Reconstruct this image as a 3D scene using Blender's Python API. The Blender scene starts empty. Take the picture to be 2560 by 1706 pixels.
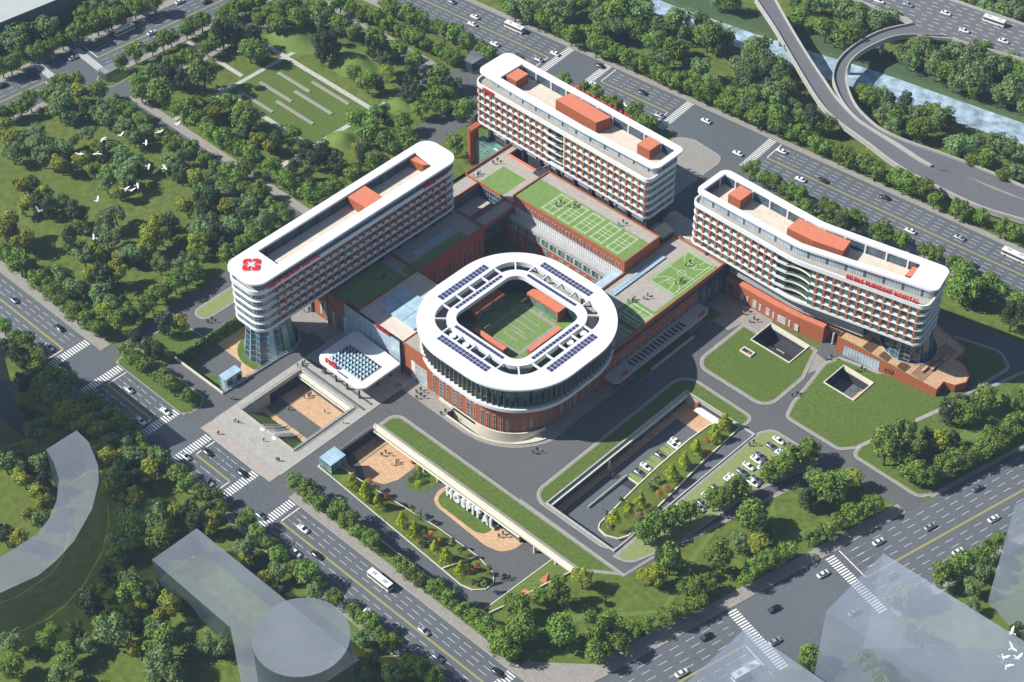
import bpy, bmesh, math, random
from mathutils import Vector, Matrix
from mathutils.geometry import delaunay_2d_cdt
random.seed(7)
rad = math.radians
S = bpy.context.scene
C = S.collection
# ---------------------------------------------------------------- camera
CX, CY, F = 1280.0, 853.0, 4674.0
PITCH = math.atan(4493/4674.0)
AZ = math.atan(6813/6483.0)
FH = Vector((-math.cos(AZ), math.sin(AZ), 0)); R_ = Vector((math.sin(AZ), math.cos(AZ), 0))
FW = FH*math.cos(PITCH) - Vector((0, 0, math.sin(PITCH)))
UP = FH*math.sin(PITCH) + Vector((0, 0, math.cos(PITCH)))
CAMP = Vector((322.7, -339.1, 450.0))
cam = bpy.data.cameras.new('camera'); camo = bpy.data.objects.new('camera', cam); C.objects.link(camo)
M4 = Matrix((R_, UP, -FW)).transposed().to_4x4(); M4.translation = CAMP
camo.matrix_world = M4
cam.sensor_width = 36; cam.lens = 36*F/2560; cam.clip_start = 1; cam.clip_end = 5000
S.camera = camo
# ---------------------------------------------------------------- sky and sun
SUN_EL = rad(41)
sdir = (R_*1.0 + FH*0.0).normalized()            # direction in which shadows fall on the ground
to_sun = (-sdir*math.cos(SUN_EL) + Vector((0, 0, math.sin(SUN_EL)))).normalized()
w = bpy.data.worlds.new('World'); S.world = w; w.use_nodes = True
nt = w.node_tree; bg = nt.nodes['Background']; sky = nt.nodes.new('ShaderNodeTexSky')
sky.sky_type = 'NISHITA'; sky.sun_disc = False; sky.sun_elevation = SUN_EL
sky.sun_rotation = math.atan2(to_sun.x, to_sun.y)
sky.air_density = 1.0; sky.dust_density = 0.6; sky.ozone_density = 1.5
nt.links.new(sky.outputs[0], bg.inputs[0]); bg.inputs[1].default_value = 0.058
sl = bpy.data.lights.new('sun', 'SUN'); sl.energy = 4.9; sl.angle = rad(0.5); sl.color = (1, 0.965, 0.90)
so = bpy.data.objects.new('sun', sl); C.objects.link(so)
so.rotation_euler = to_sun.to_track_quat('Z', 'Y').to_euler(); so.location = (0, 0, 300)
S.view_settings.view_transform = 'Standard'; S.view_settings.look = 'None'
S.view_settings.exposure = 0.55; S.view_settings.gamma = 1
S.render.engine = 'CYCLES'
S.cycles.max_bounces = 6; S.cycles.transparent_max_bounces = 12; S.cycles.volume_bounces = 0
S.cycles.diffuse_bounces = 3; S.cycles.glossy_bounces = 3

# ---------------------------------------------------------------- survey helper: a point of the plan under a sight line, at a height
CR = {1:(0,0),2:(600,0),3:(1200,0),4:(1860,0),5:(0,550),6:(550,300),7:(1150,350),8:(1700,400),9:(500,750),10:(950,600),
      11:(1300,900),12:(1860,550),13:(0,1106),14:(600,1106),15:(1200,1106),16:(1860,1106)}
def g(c, x, y, z=0.0):
    ox, oy = CR[c]; X = ox + x/2.613; Y = oy + y/2.613
    d = FW*F + R_*(X-CX) - UP*(Y-CY)
    p = CAMP + d*((z-CAMP.z)/d.z)
    return (p.x, p.y)
def gl(c, pts, z=0.0): return [g(c, x, y, z) for x, y in pts]
def screen(p):
    v = Vector(p)-CAMP
    return (CX + F*v.dot(R_)/v.dot(FW), CY - F*v.dot(UP)/v.dot(FW))
# ---------------------------------------------------------------- materials
def mat(name, col, rough=0.8, metal=0.0, var=0.0, scale=1.0, col2=None, spec=0.3, bump=0.0, detail=4, randobj=0.0):
    m = bpy.data.materials.new(name); m.use_nodes = True
    n = m.node_tree; b = n.nodes['Principled BSDF']
    b.inputs['Roughness'].default_value = rough; b.inputs['Metallic'].default_value = metal
    b.inputs['Specular IOR Level'].default_value = spec
    c = (*col, 1)
    geo = n.nodes.new('ShaderNodeNewGeometry')
    if var or col2:
        no = n.nodes.new('ShaderNodeTexNoise'); no.inputs['Scale'].default_value = scale
        no.inputs['Detail'].default_value = detail; no.inputs['Roughness'].default_value = 0.65
        n.links.new(geo.outputs['Position'], no.inputs['Vector'])
        r = n.nodes.new('ShaderNodeValToRGB')
        r.color_ramp.elements[0].position = 0.34; r.color_ramp.elements[1].position = 0.66
        if col2: a, d = col, col2
        else: a = [x*(1-var) for x in col]; d = [min(1, x*(1+var)) for x in col]
        r.color_ramp.elements[0].color = (*a, 1); r.color_ramp.elements[1].color = (*d, 1)
        n.links.new(no.outputs['Fac'], r.inputs['Fac']); out = r.outputs['Color']
        if randobj:
            oi = n.nodes.new('ShaderNodeObjectInfo'); hs = n.nodes.new('ShaderNodeHueSaturation')
            mr = n.nodes.new('ShaderNodeMapRange'); mr.inputs[3].default_value = 1-randobj; mr.inputs[4].default_value = 1+randobj
            n.links.new(oi.outputs['Random'], mr.inputs[0]); n.links.new(mr.outputs[0], hs.inputs['Value'])
            m2 = n.nodes.new('ShaderNodeMapRange'); m2.inputs[3].default_value = 0.5-randobj*0.06; m2.inputs[4].default_value = 0.5+randobj*0.06
            n.links.new(oi.outputs['Random'], m2.inputs[0]); n.links.new(m2.outputs[0], hs.inputs['Hue'])
            n.links.new(out, hs.inputs['Color']); out = hs.outputs['Color']
        n.links.new(out, b.inputs['Base Color'])
        if bump:
            bp = n.nodes.new('ShaderNodeBump'); bp.inputs['Strength'].default_value = bump; bp.inputs['Distance'].default_value = 0.3
            n.links.new(no.outputs['Fac'], bp.inputs['Height']); n.links.new(bp.outputs[0], b.inputs['Normal'])
    else: b.inputs['Base Color'].default_value = c
    return m
def ground_mat(name, a, b_, c_, s1=0.6, s2=0.03, rough=0.95, tile=None, tcol=None, mixbig=0.5, bump=0.15):
    """two scales of noise plus optional tile joints, all laid out in world metres"""
    m = bpy.data.materials.new(name); m.use_nodes = True
    n = m.node_tree; B = n.nodes['Principled BSDF']; B.inputs['Roughness'].default_value = rough
    B.inputs['Specular IOR Level'].default_value = 0.2
    geo = n.nodes.new('ShaderNodeNewGeometry')
    n1 = n.nodes.new('ShaderNodeTexNoise'); n1.inputs['Scale'].default_value = s1; n1.inputs['Detail'].default_value = 6; n1.inputs['Roughness'].default_value = 0.7
    n2 = n.nodes.new('ShaderNodeTexNoise'); n2.inputs['Scale'].default_value = s2; n2.inputs['Detail'].default_value = 5
    for q in (n1, n2): n.links.new(geo.outputs['Position'], q.inputs['Vector'])
    r1 = n.nodes.new('ShaderNodeValToRGB'); r1.color_ramp.elements[0].position = .33; r1.color_ramp.elements[1].position = .67
    r1.color_ramp.elements[0].color = (*a, 1); r1.color_ramp.elements[1].color = (*b_, 1)
    n.links.new(n1.outputs['Fac'], r1.inputs['Fac'])
    r2 = n.nodes.new('ShaderNodeValToRGB'); r2.color_ramp.elements[0].position = .42; r2.color_ramp.elements[1].position = .62
    r2.color_ramp.elements[0].color = (0, 0, 0, 1); r2.color_ramp.elements[1].color = (1, 1, 1, 1)
    n.links.new(n2.outputs['Fac'], r2.inputs['Fac'])
    mm = n.nodes.new('ShaderNodeMath'); mm.operation = 'MULTIPLY'; mm.inputs[1].default_value = mixbig
    n.links.new(r2.outputs['Color'], mm.inputs[0])
    mx = n.nodes.new('ShaderNodeMix'); mx.data_type = 'RGBA'
    n.links.new(mm.outputs[0], mx.inputs[0]); n.links.new(r1.outputs['Color'], mx.inputs[6]); mx.inputs[7].default_value = (*c_, 1)
    out = mx.outputs[2]
    if tile:
        br = n.nodes.new('ShaderNodeTexBrick'); br.inputs['Scale'].default_value = 1
        br.inputs['Brick Width'].default_value = tile[0]; br.inputs['Row Height'].default_value = tile[1]
        br.inputs['Mortar Size'].default_value = tile[2]; br.inputs['Mortar Smooth'].default_value = 0.3
        br.inputs['Color1'].default_value = (1, 1, 1, 1); v = tile[3]; br.inputs['Color2'].default_value = (v, v, v, 1)
        br.inputs['Mortar'].default_value = (*tcol, 1)
        n.links.new(geo.outputs['Position'], br.inputs['Vector'])
        m2 = n.nodes.new('ShaderNodeMix'); m2.data_type = 'RGBA'; m2.blend_type = 'MULTIPLY'; m2.inputs[0].default_value = 1
        n.links.new(out, m2.inputs[6]); n.links.new(br.outputs['Color'], m2.inputs[7]); out = m2.outputs[2]
    n.links.new(out, B.inputs['Base Color'])
    if bump:
        bp = n.nodes.new('ShaderNodeBump'); bp.inputs['Strength'].default_value = bump; bp.inputs['Distance'].default_value = 0.25
        n.links.new(n1.outputs['Fac'], bp.inputs['Height']); n.links.new(bp.outputs[0], B.inputs['Normal'])
    return m
def glass_mat(name, col, rough=0.08, spec=0.8, var=0.5, sc=0.25):
    m = mat(name, col, rough, 0.0, var, sc, spec=spec, detail=1); return m
def leaf_mat(name, a, b_):
    m = mat(name, a, 0.75, 0, col2=b_, scale=0.9, spec=0.15, detail=2, randobj=0.22)
    n = m.node_tree; B = n.nodes['Principled BSDF']; o = n.nodes['Material Output']
    tr = n.nodes.new('ShaderNodeBsdfTranslucent'); ms = n.nodes.new('ShaderNodeMixShader'); ms.inputs[0].default_value = 0.28
    src = B.inputs['Base Color'].links[0].from_socket
    n.links.new(src, tr.inputs[0]); n.links.new(B.outputs[0], ms.inputs[1]); n.links.new(tr.outputs[0], ms.inputs[2]); n.links.new(ms.outputs[0], o.inputs[0])
    return m
def ghost_mat(name, col, tr=0.5):
    m = mat(name, col, 0.35, 0, 0.12, 0.05, spec=0.5)
    n = m.node_tree; B = n.nodes['Principled BSDF']; o = n.nodes['Material Output']
    t = n.nodes.new('ShaderNodeBsdfTransparent'); ms = n.nodes.new('ShaderNodeMixShader'); ms.inputs[0].default_value = tr
    n.links.new(B.outputs[0], ms.inputs[1]); n.links.new(t.outputs[0], ms.inputs[2]); n.links.new(ms.outputs[0], o.inputs[0])
    return m
T = {}
T['lawn'] = ground_mat('lawn grass', (.062,.105,.016), (.130,.190,.040), (.085,.132,.024), 0.9, .03)
T['park'] = ground_mat('park grass', (.062,.098,.013), (.155,.200,.040), (.092,.132,.020), 0.35, .018)
T['lime'] = ground_mat('bright mown grass', (.100,.165,.030), (.16,.225,.05), (.12,.185,.036), 0.8, .05)
T['roofgreen'] = ground_mat('rooftop turf', (.12,.22,.055), (.20,.31,.09), (.16,.27,.075), 0.8, .06)
T['asphalt'] = ground_mat('asphalt', (.082,.094,.108), (.126,.140,.156), (.130,.145,.161), 1.0, .022, 0.85, bump=.05)
T['asphalt2'] = ground_mat('campus asphalt', (.090,.097,.100), (.128,.134,.135), (.130,.137,.139), 1.0, .03, 0.9, bump=.05)
T['walk'] = ground_mat('footpath paving', (.29,.28,.255), (.38,.36,.33), (.33,.315,.285), .8, .08, .9, (0.8,0.8,.05,.86), (.62,.6,.58), bump=.05)
T['kerb'] = mat('kerb stone', (.43,.43,.42), .85, var=.12, scale=.8)
T['plaza'] = ground_mat('plaza slabs', (.37,.36,.335), (.46,.45,.42), (.41,.40,.37), .5, .06, .9, (1.6,0.8,.045,.9), (.66,.64,.6), bump=.03)
T['plaza2'] = ground_mat('roof paving', (.36,.335,.30), (.46,.43,.385), (.40,.375,.335), .5, .1, .9, (1.2,1.2,.05,.92), (.7,.68,.65), bump=.03)
T['pinkpave'] = ground_mat('pale red paving', (.39,.35,.32), (.47,.42,.38), (.43,.385,.35), .5, .1, .9, (1.2,.6,.05,.88), (.75,.7,.66), bump=.03)
T['beige'] = ground_mat('roof terrace stone', (.60,.53,.44), (.72,.65,.55), (.66,.58,.49), .4, .1, .9, (1.5,1.5,.04,.95), (.8,.78,.75), bump=.02)
T['wood'] = ground_mat('timber decking', (.50,.31,.17), (.74,.51,.32), (.63,.41,.24), .9, .15, .7, (3.0,.3,.02,.86), (.6,.5,.42), bump=.05)
T['gravelgreen'] = ground_mat('grass block paving', (.25,.27,.12), (.38,.39,.19), (.31,.33,.15), 1.2, .06, .95, (.8,.8,.16,.9), (.55,.72,.45), bump=.05)
T['soil'] = ground_mat('bank grass', (.05,.09,.035), (.08,.125,.05), (.06,.10,.045), .5, .03)
T['white'] = mat('white panel', (.70,.72,.74), .55, var=.03, scale=.2, spec=.4)
T['whitewarm'] = mat('cream panel', (.74,.72,.66), .6, var=.05, scale=.4)
T['grey'] = mat('grey panel', (.40,.41,.41), .7, var=.08, scale=.4)
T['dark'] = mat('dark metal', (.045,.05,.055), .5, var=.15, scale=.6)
T['concrete'] = mat('concrete', (.45,.44,.40), .85, var=.10, scale=.5)
T['cream'] = mat('cream coping', (.66,.63,.52), .8, var=.07, scale=.6)
T['brick'] = mat('terracotta brick', (.36,.105,.045), .85, var=.16, scale=1.6)
T['brickpier'] = mat('terracotta pier', (.33,.115,.06), .8, var=.12, scale=1.2)
T['orange'] = mat('salmon metal sheet', (.62,.20,.115), .6, var=.06, scale=.5)
T['red'] = mat('red enamel', (.68,.012,.018), .35, spec=.5)
T['glass'] = glass_mat('blue facade glass', (.035,.085,.13))
T['glassgreen'] = glass_mat('green window glass', (.05,.13,.10))
T['glassdark'] = glass_mat('dark window glass', (.02,.032,.045))
T['glasslight'] = glass_mat('curtained and sunlit glass', (.40,.47,.53), .25, .6, .2)  # also used for panes and faces coloured as sunlit
T['glassroof'] = glass_mat('pale roof glass', (.38,.54,.66), .12, .8, .12, .3)
T['teal'] = glass_mat('teal glass', (.09,.22,.19), .1, .8, .4, .3)
T['mullion'] = mat('window frame', (.16,.18,.19), .5)
T['mullight'] = mat('pale glazing bar', (.45,.55,.60), .4)
T['stepdark'] = mat('dark step gap brown', (.13,.065,.035), .8); T['finmetal'] = mat('grey green fin', (.17,.19,.18), .5); T['tealpale'] = glass_mat('pale green glass', (.25,.40,.34), .12, .8, .2, .3)
T['solar'] = mat('solar cell', (.045,.05,.15), .25, var=.15, scale=1.5, spec=.8)
T['line'] = mat('white road paint', (.78,.78,.76), .7, var=.08, scale=2)
T['yellow'] = mat('yellow road paint', (.62,.55,.05), .7, var=.1, scale=2)
T['court'] = mat('court line paint', (.75,.80,.62), .7)
T['water'] = mat('river water', (.34,.45,.55), .12, 0, .45, .22, spec=1.0, bump=1.0, detail=6)
T['trunk'] = mat('bark', (.07,.05,.035), .9, var=.2, scale=3)
T['skin'] = mat('skin', (.45,.27,.19), .6)
T['flyover'] = ground_mat('flyover asphalt', (.12,.125,.135), (.155,.16,.17), (.135,.14,.15), 1.0, .05, .9, bump=.04)
T['parapet'] = mat('flyover concrete', (.42,.41,.38), .85, var=.08, scale=.4)
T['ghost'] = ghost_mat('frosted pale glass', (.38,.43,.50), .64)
T['ghostside'] = ghost_mat('darker side glass', (.045,.07,.10), .40)  # side copy of the frosted glass, coloured darker than the tops
T['ghostblue'] = ghost_mat('frosted blue glass', (.36,.42,.52), .62)
T['ghostdark'] = ghost_mat('smoked blue glass', (.045,.07,.11), .28)
T['pinkpath'] = mat('pink path paving', (.55,.32,.32), .9, var=.15, scale=1.2)
T['officeroof'] = mat('pale gravel roof', (.42,.46,.45), .9, var=.06, scale=.3); T['officewall'] = mat('slate wall', (.10,.13,.15), .8, var=.1, scale=.3)
L = {}
L['mid'] = leaf_mat('mid green leaves', (.080,.155,.018), (.27,.39,.075))
L['blue'] = leaf_mat('grey green leaves', (.105,.180,.058), (.27,.38,.14))
L['olive'] = leaf_mat('yellow green leaves', (.17,.21,.018), (.40,.43,.06))
L['dark'] = leaf_mat('dark leaves', (.045,.080,.030), (.115,.16,.065))
L['lime'] = leaf_mat('lime leaves', (.26,.36,.012), (.52,.58,.03))
L['rust'] = leaf_mat('rust leaves', (.50,.20,.035), (.70,.36,.09))
L['pale'] = leaf_mat('pale fresh leaves', (.14,.22,.06), (.28,.36,.13))

# ---------------------------------------------------------------- mesh builder
class MB:
    def __init__(s): s.v = []; s.f = []; s.m = []; s.mats = []
    def mi(s, m):
        if m not in s.mats: s.mats.append(m)
        return s.mats.index(m)
    def face(s, pts, m):
        k = len(s.v); s.v += [tuple(p) for p in pts]; s.f.append(tuple(range(k, k+len(pts)))); s.m.append(s.mi(m)); return s
    def box(s, x0, y0, z0, x1, y1, z1, m, top=None):
        k = len(s.v)
        s.v += [(x0,y0,z0),(x1,y0,z0),(x1,y1,z0),(x0,y1,z0),(x0,y0,z1),(x1,y0,z1),(x1,y1,z1),(x0,y1,z1)]
        for q, mm in (((0,3,2,1),m),((4,5,6,7),top or m),((0,1,5,4),m),((1,2,6,5),m),((2,3,7,6),m),((3,0,4,7),m)):
            s.f.append(tuple(k+i for i in q)); s.m.append(s.mi(mm))
        return s
    def prism(s, poly, z0, z1, m, top=None, bottom=True):
        """poly: list of (x,y); z0/z1 numbers or functions of (x,y)"""
        if area(poly) < 0: poly = poly[::-1]
        fz0 = z0 if callable(z0) else (lambda x, y: z0); fz1 = z1 if callable(z1) else (lambda x, y: z1)
        k = len(s.v); n = len(poly)
        s.v += [(x, y, fz0(x, y)) for x, y in poly] + [(x, y, fz1(x, y)) for x, y in poly]
        for i in range(n):
            j = (i+1) % n; s.f.append((k+i, k+j, k+n+j, k+n+i)); s.m.append(s.mi(m))
        s.f.append(tuple(k+n+i for i in range(n))); s.m.append(s.mi(top or m))
        if bottom: s.f.append(tuple(k+n-1-i for i in range(n))); s.m.append(s.mi(m))
        return s
    def ring(s, outer, inner, z0, z1, m, top=None, closed=True):
        """solid band between two matching polylines"""
        k = len(s.v); n = len(outer)
        for z in (z0, z1):
            s.v += [(x, y, z) for x, y in outer]
            s.v += [(x, y, z) for x, y in inner]
        r = n if closed else n-1
        for i in range(r):
            j = (i+1) % n
            o0, o1, i0, i1 = k+i, k+j, k+n+i, k+n+j; O0, O1, I0, I1 = o0+2*n, o1+2*n, i0+2*n, i1+2*n
            for q, mm in (((o0,o1,O1,O0),m),((i1,i0,I0,I1),m),((O0,O1,I1,I0),top or m),((o1,o0,i0,i1),m)):
                s.f.append(q); s.m.append(s.mi(mm))
        if not closed:
            s.f.append((k, k+2*n, k+3*n, k+n)); s.m.append(s.mi(m)); e = n-1
            s.f.append((k+e, k+n+e, k+3*n+e, k+2*n+e)); s.m.append(s.mi(m))
        return s
    def bar(s, a, b, w, m, h=None):
        """square bar between two points"""
        a = Vector(a); b = Vector(b); d = (b-a)
        if d.length < 1e-6: return s
        d.normalize(); u = d.cross(Vector((0, 0, 1)))
        if u.length < 1e-4: u = Vector((1, 0, 0))
        u.normalize(); v = u.cross(d); u = u*w/2; v = v*(h or w)/2
        k = len(s.v)
        for p in (a, b):
            for q in (-u-v, u-v, u+v, -u+v): s.v.append(tuple(p+q))
        for q in ((0,1,2,3),(7,6,5,4),(0,4,5,1),(1,5,6,2),(2,6,7,3),(3,7,4,0)):
            s.f.append(tuple(k+i for i in q)); s.m.append(s.mi(m))
        return s
    def cyl(s, x, y, z0, z1, r0, r1, m, n=12, top=None):
        k = len(s.v)
        for z, r in ((z0, r0), (z1, r1)):
            s.v += [(x+r*math.cos(2*math.pi*i/n), y+r*math.sin(2*math.pi*i/n), z) for i in range(n)]
        for i in range(n):
            j = (i+1) % n; s.f.append((k+i, k+j, k+n+j, k+n+i)); s.m.append(s.mi(m))
        s.f.append(tuple(k+n+i for i in range(n))); s.m.append(s.mi(top or m))
        s.f.append(tuple(k+n-1-i for i in range(n))); s.m.append(s.mi(m))
        return s
    def xform(s, M, start=0):
        s.v = s.v[:start] + [tuple(M @ Vector(p)) for p in s.v[start:]]; return s
    def add(s, o, M):
        k = len(s.v); s.v += [tuple(M @ Vector(p)) for p in o.v]
        for f, mm in zip(o.f, o.m): s.f.append(tuple(k+i for i in f)); s.m.append(s.mi(o.mats[mm]))
        return s
    def mesh(s, name, smooth=False):
        me = bpy.data.meshes.new(name); me.from_pydata(s.v, [], s.f)
        for q in s.mats: me.materials.append(T[q] if isinstance(q, str) else q)
        me.polygons.foreach_set('material_index', s.m)
        if smooth: me.polygons.foreach_set('use_smooth', [True]*len(s.f))
        me.update(); return me
    def build(s, name, parent=None, smooth=False, **kw):
        return link(name, s.mesh(name, smooth), parent, **kw)
def link(name, me, parent=None, loc=None, rot=None, label=None, cat=None, group=None, kind=None, scale=None):
    o = bpy.data.objects.new(name, me); C.objects.link(o)
    if parent: o.parent = parent
    if loc is not None: o.location = loc
    if rot is not None: o.rotation_euler = (0, 0, rot)
    if scale is not None: o.scale = scale
    if label: o['label'] = label
    if cat: o['category'] = cat
    if group: o['group'] = group
    if kind: o['kind'] = kind
    return o
def thing(name, label, cat, loc=(0,0,0), rot=0, group=None):
    return link(name, None, None, loc, rot, label, cat, group)
def area(p): return 0.5*sum(p[i][0]*p[(i+1)%len(p)][1]-p[(i+1)%len(p)][0]*p[i][1] for i in range(len(p)))
def ccw(p): return p if area(p) > 0 else p[::-1]
def rpoly(pts, r, seg=6):
    """round the corners of a polygon (r number or list)"""
    n = len(pts); out = []
    if not isinstance(r, (list, tuple)): r = [r]*n
    for i in range(n):
        p = Vector(pts[i]).to_2d(); a = Vector(pts[i-1]).to_2d()-p; b = Vector(pts[(i+1) % n]).to_2d()-p
        if r[i] <= 0: out.append(tuple(p)); continue
        la, lb = a.length, b.length; a.normalize(); b.normalize()
        ang = math.acos(max(-1, min(1, a.dot(b))))
        if ang > 3.10: out.append(tuple(p)); continue
        t = min(r[i]/math.tan(ang/2), la*0.49, lb*0.49); rr = t*math.tan(ang/2)
        c = p + (a+b).normalized()*(rr/math.sin(ang/2)); s0 = p+a*t-c; s1 = p+b*t-c
        a0 = math.atan2(s0.y, s0.x); a1 = math.atan2(s1.y, s1.x); d = (a1-a0+math.pi) % (2*math.pi)-math.pi
        for k in range(seg+1):
            th = a0+d*k/seg; out.append((c.x+rr*math.cos(th), c.y+rr*math.sin(th)))
    return out
def rrect(x0, y0, x1, y1, r, seg=8): return rpoly([(x0,y0),(x1,y0),(x1,y1),(x0,y1)], r, seg)
def offset(p, d, closed=True):
    """offset outward (positive) of a ccw polygon, or to the right of an open path"""
    n = len(p); out = []
    for i in range(n):
        a = Vector(p[i-1] if (closed or i) else p[0]); b = Vector(p[i]); c = Vector(p[(i+1) % n] if (closed or i < n-1) else p[-1])
        d1 = (b-a); d2 = (c-b)
        if d1.length < 1e-6: d1 = d2
        if d2.length < 1e-6: d2 = d1
        d1.normalize(); d2.normalize(); n1 = Vector((d1.y, -d1.x)); n2 = Vector((d2.y, -d2.x)); q = n1+n2
        if q.length < 1e-6: q = n1
        q.normalize(); k = max(0.4, q.dot(n1)); out.append(tuple(b+q*(d/k)))
    return out
def inside(x, y, poly):
    c = False; n = len(poly); j = n-1
    for i in range(n):
        xi, yi = poly[i]; xj, yj = poly[j]
        if (yi > y) != (yj > y) and x < (xj-xi)*(y-yi)/(yj-yi)+xi: c = not c
        j = i
    return c
HOLES = []
def sheet(name, polys, z, m, holes=None, parent=None, **kw):
    """flat sheet over the union of polygons minus holes; z number or function"""
    hs = HOLES if holes is None else holes
    V = []; E = []
    for p in list(polys)+list(hs):
        k = len(V); V += [Vector(q) for q in p]; E += [(k+i, k+(i+1) % len(p)) for i in range(len(p))]
    r = delaunay_2d_cdt(V, E, [], 0, 1e-4)
    vs, fs = r[0], r[2]; fz = z if callable(z) else (lambda x, y: z)
    b = MB(); b.v = [(v.x, v.y, fz(v.x, v.y)) for v in vs]
    for f in fs:
        cx = sum(vs[i].x for i in f)/len(f); cy = sum(vs[i].y for i in f)/len(f)
        if any(inside(cx, cy, p) for p in polys) and not any(inside(cx, cy, h) for h in hs):
            f = tuple(f)
            if area([(vs[i].x, vs[i].y) for i in f]) < 0: f = f[::-1]
            b.f.append(f); b.m.append(b.mi(m))
    return b.build(name, parent, **kw)
def struct(name, polys, z, m, label, cat, **kw):
    return sheet(name, polys, z, m, kind='structure', label=label, cat=cat, **kw)
def rect(x0, y0, x1, y1): return [(x0,y0),(x1,y0),(x1,y1),(x0,y1)]
def text_mesh(ch, size, depth, m, bold=0.03):
    cu = bpy.data.curves.new('t', 'FONT'); cu.body = ch; cu.size = size; cu.extrude = depth/2; cu.offset = bold*size; cu.resolution_u = 2
    o = bpy.data.objects.new('t', cu); C.objects.link(o); dg = bpy.context.evaluated_depsgraph_get(); dg.update()
    me = bpy.data.meshes.new_from_object(o.evaluated_get(dg)); bpy.data.objects.remove(o)
    me.materials.clear(); me.materials.append(T[m]); return me
def letters(root, word, size, depth, m, gap=0.14, bold=0.03, name='letter', width=None):
    """one child per character, along local +x, standing up in +z"""
    x = 0; out = []
    for ch in word:
        if ch == ' ': x += size*0.42; continue
        me = text_mesh(ch, size, depth, m, bold)
        xs = [v.co.x for v in me.vertices]
        me.transform(Matrix.Rotation(rad(90), 4, 'X')); me.transform(Matrix.Translation((-min(xs), 0, 0)))
        o = link(name, me, root, (x, 0, 0)); out.append(o); x += max(xs)-min(xs)+size*gap
    if width:
        k = width/(x-size*gap)
        for o in out: o.location.x *= k; o.scale = (k, 1, 1)
    return x
# ---------------------------------------------------------------- excavations (the ground and everything laid on it is cut open here)
TC = (-61.0, -56.8)                                # west tower core
arcT = [(TC[0]+9.6*math.cos(rad(a)), TC[1]+9.6*math.sin(rad(a))) for a in range(5, 181, 12)]
H_PLAZA = rect(-42.2, -86.6, -16.2, -60.4)
H_TOWER = [(-78,-86),(-53,-85.7),(-52.2,-60)]+arcT+[(-71,-55.5),(-78,-55.5)]
WL = gl(15, [(60,1120),(160,1075),(300,1000),(430,930),(620,840)])
H_HOSP = [(-5.2,-60.2),(-5.2,-86.2),(0,-86.2),(0,-93.3),(62,-93.3)]+WL+[(84.6,-60.2)]
H_EAST = [(59.7,-46.3),(87.8,-46.3),(88.6,22.5),(59.8,22.5)]
H_PIT1 = rect(60,57.7,76.4,68.6); H_PIT2 = rect(91,58.2,103,69.2)
RC = (18.9,-18.3)
def arc(r, a0, a1, n=14, c=RC): return [(c[0]+r*math.cos(rad(a0+(a1-a0)*i/n)), c[1]+r*math.sin(rad(a0+(a1-a0)*i/n))) for i in range(n+1)]
H_RING = [(8.5,-40.9),(8.5,-37.5)]+arc(19.2,-90,-22)+arc(22.6,-22,-90)
NB = [(-260,165),(-180,176),(-95.7,187.5),(-42.7,193.3),(-0.4,202.8),(68.7,217.3),(160,238),(300,262)]
FB = [(-260,178),(-180,188),(-93.6,200.5),(-54.3,208.1),(-3.1,221),(56.8,232),(160,250),(300,275)]
H_RIVER = NB+FB[::-1]
HOLES += [H_PLAZA, H_TOWER, H_HOSP, H_EAST, H_PIT1, H_PIT2, H_RING, H_RIVER]

struct('ground', [rect(-890,-790,890,990)], 0, 'park', 'wide grassy ground of parks and verges', 'ground')
struct('water', [[(x,y) for x,y in NB]+[(x,y) for x,y in FB[::-1]]], -1.0, 'water', 'rippled grey blue river crossing the upper right', 'water', holes=[])
def bank(name, line, inward, lab):
    b = MB(); n = len(line)
    for i in range(n-1):
        a, c = line[i], line[i+1]; a2, c2 = inward[i], inward[i+1]
        b.face([(a[0],a[1],0),(c[0],c[1],0),(c2[0],c2[1],-1.4),(a2[0],a2[1],-1.4)], 'soil')
    b.build(name, kind='structure', label=lab, cat='bank')
bank('river_bank', NB, [(x-.2, y+1.0) for x, y in NB], 'grassy river bank on the side of the avenue')
bank('river_bank', FB, [(x+.2, y-2.8) for x, y in FB], 'grassy river bank on the far side under the ramps')
sheet('mown_verge', [[(x, y) for x, y in FB]+[(x-2, y+12) for x, y in FB[::-1]]], .02, 'soil', kind='structure', label='even mown verge along the far river bank', cat='verge')

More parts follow.
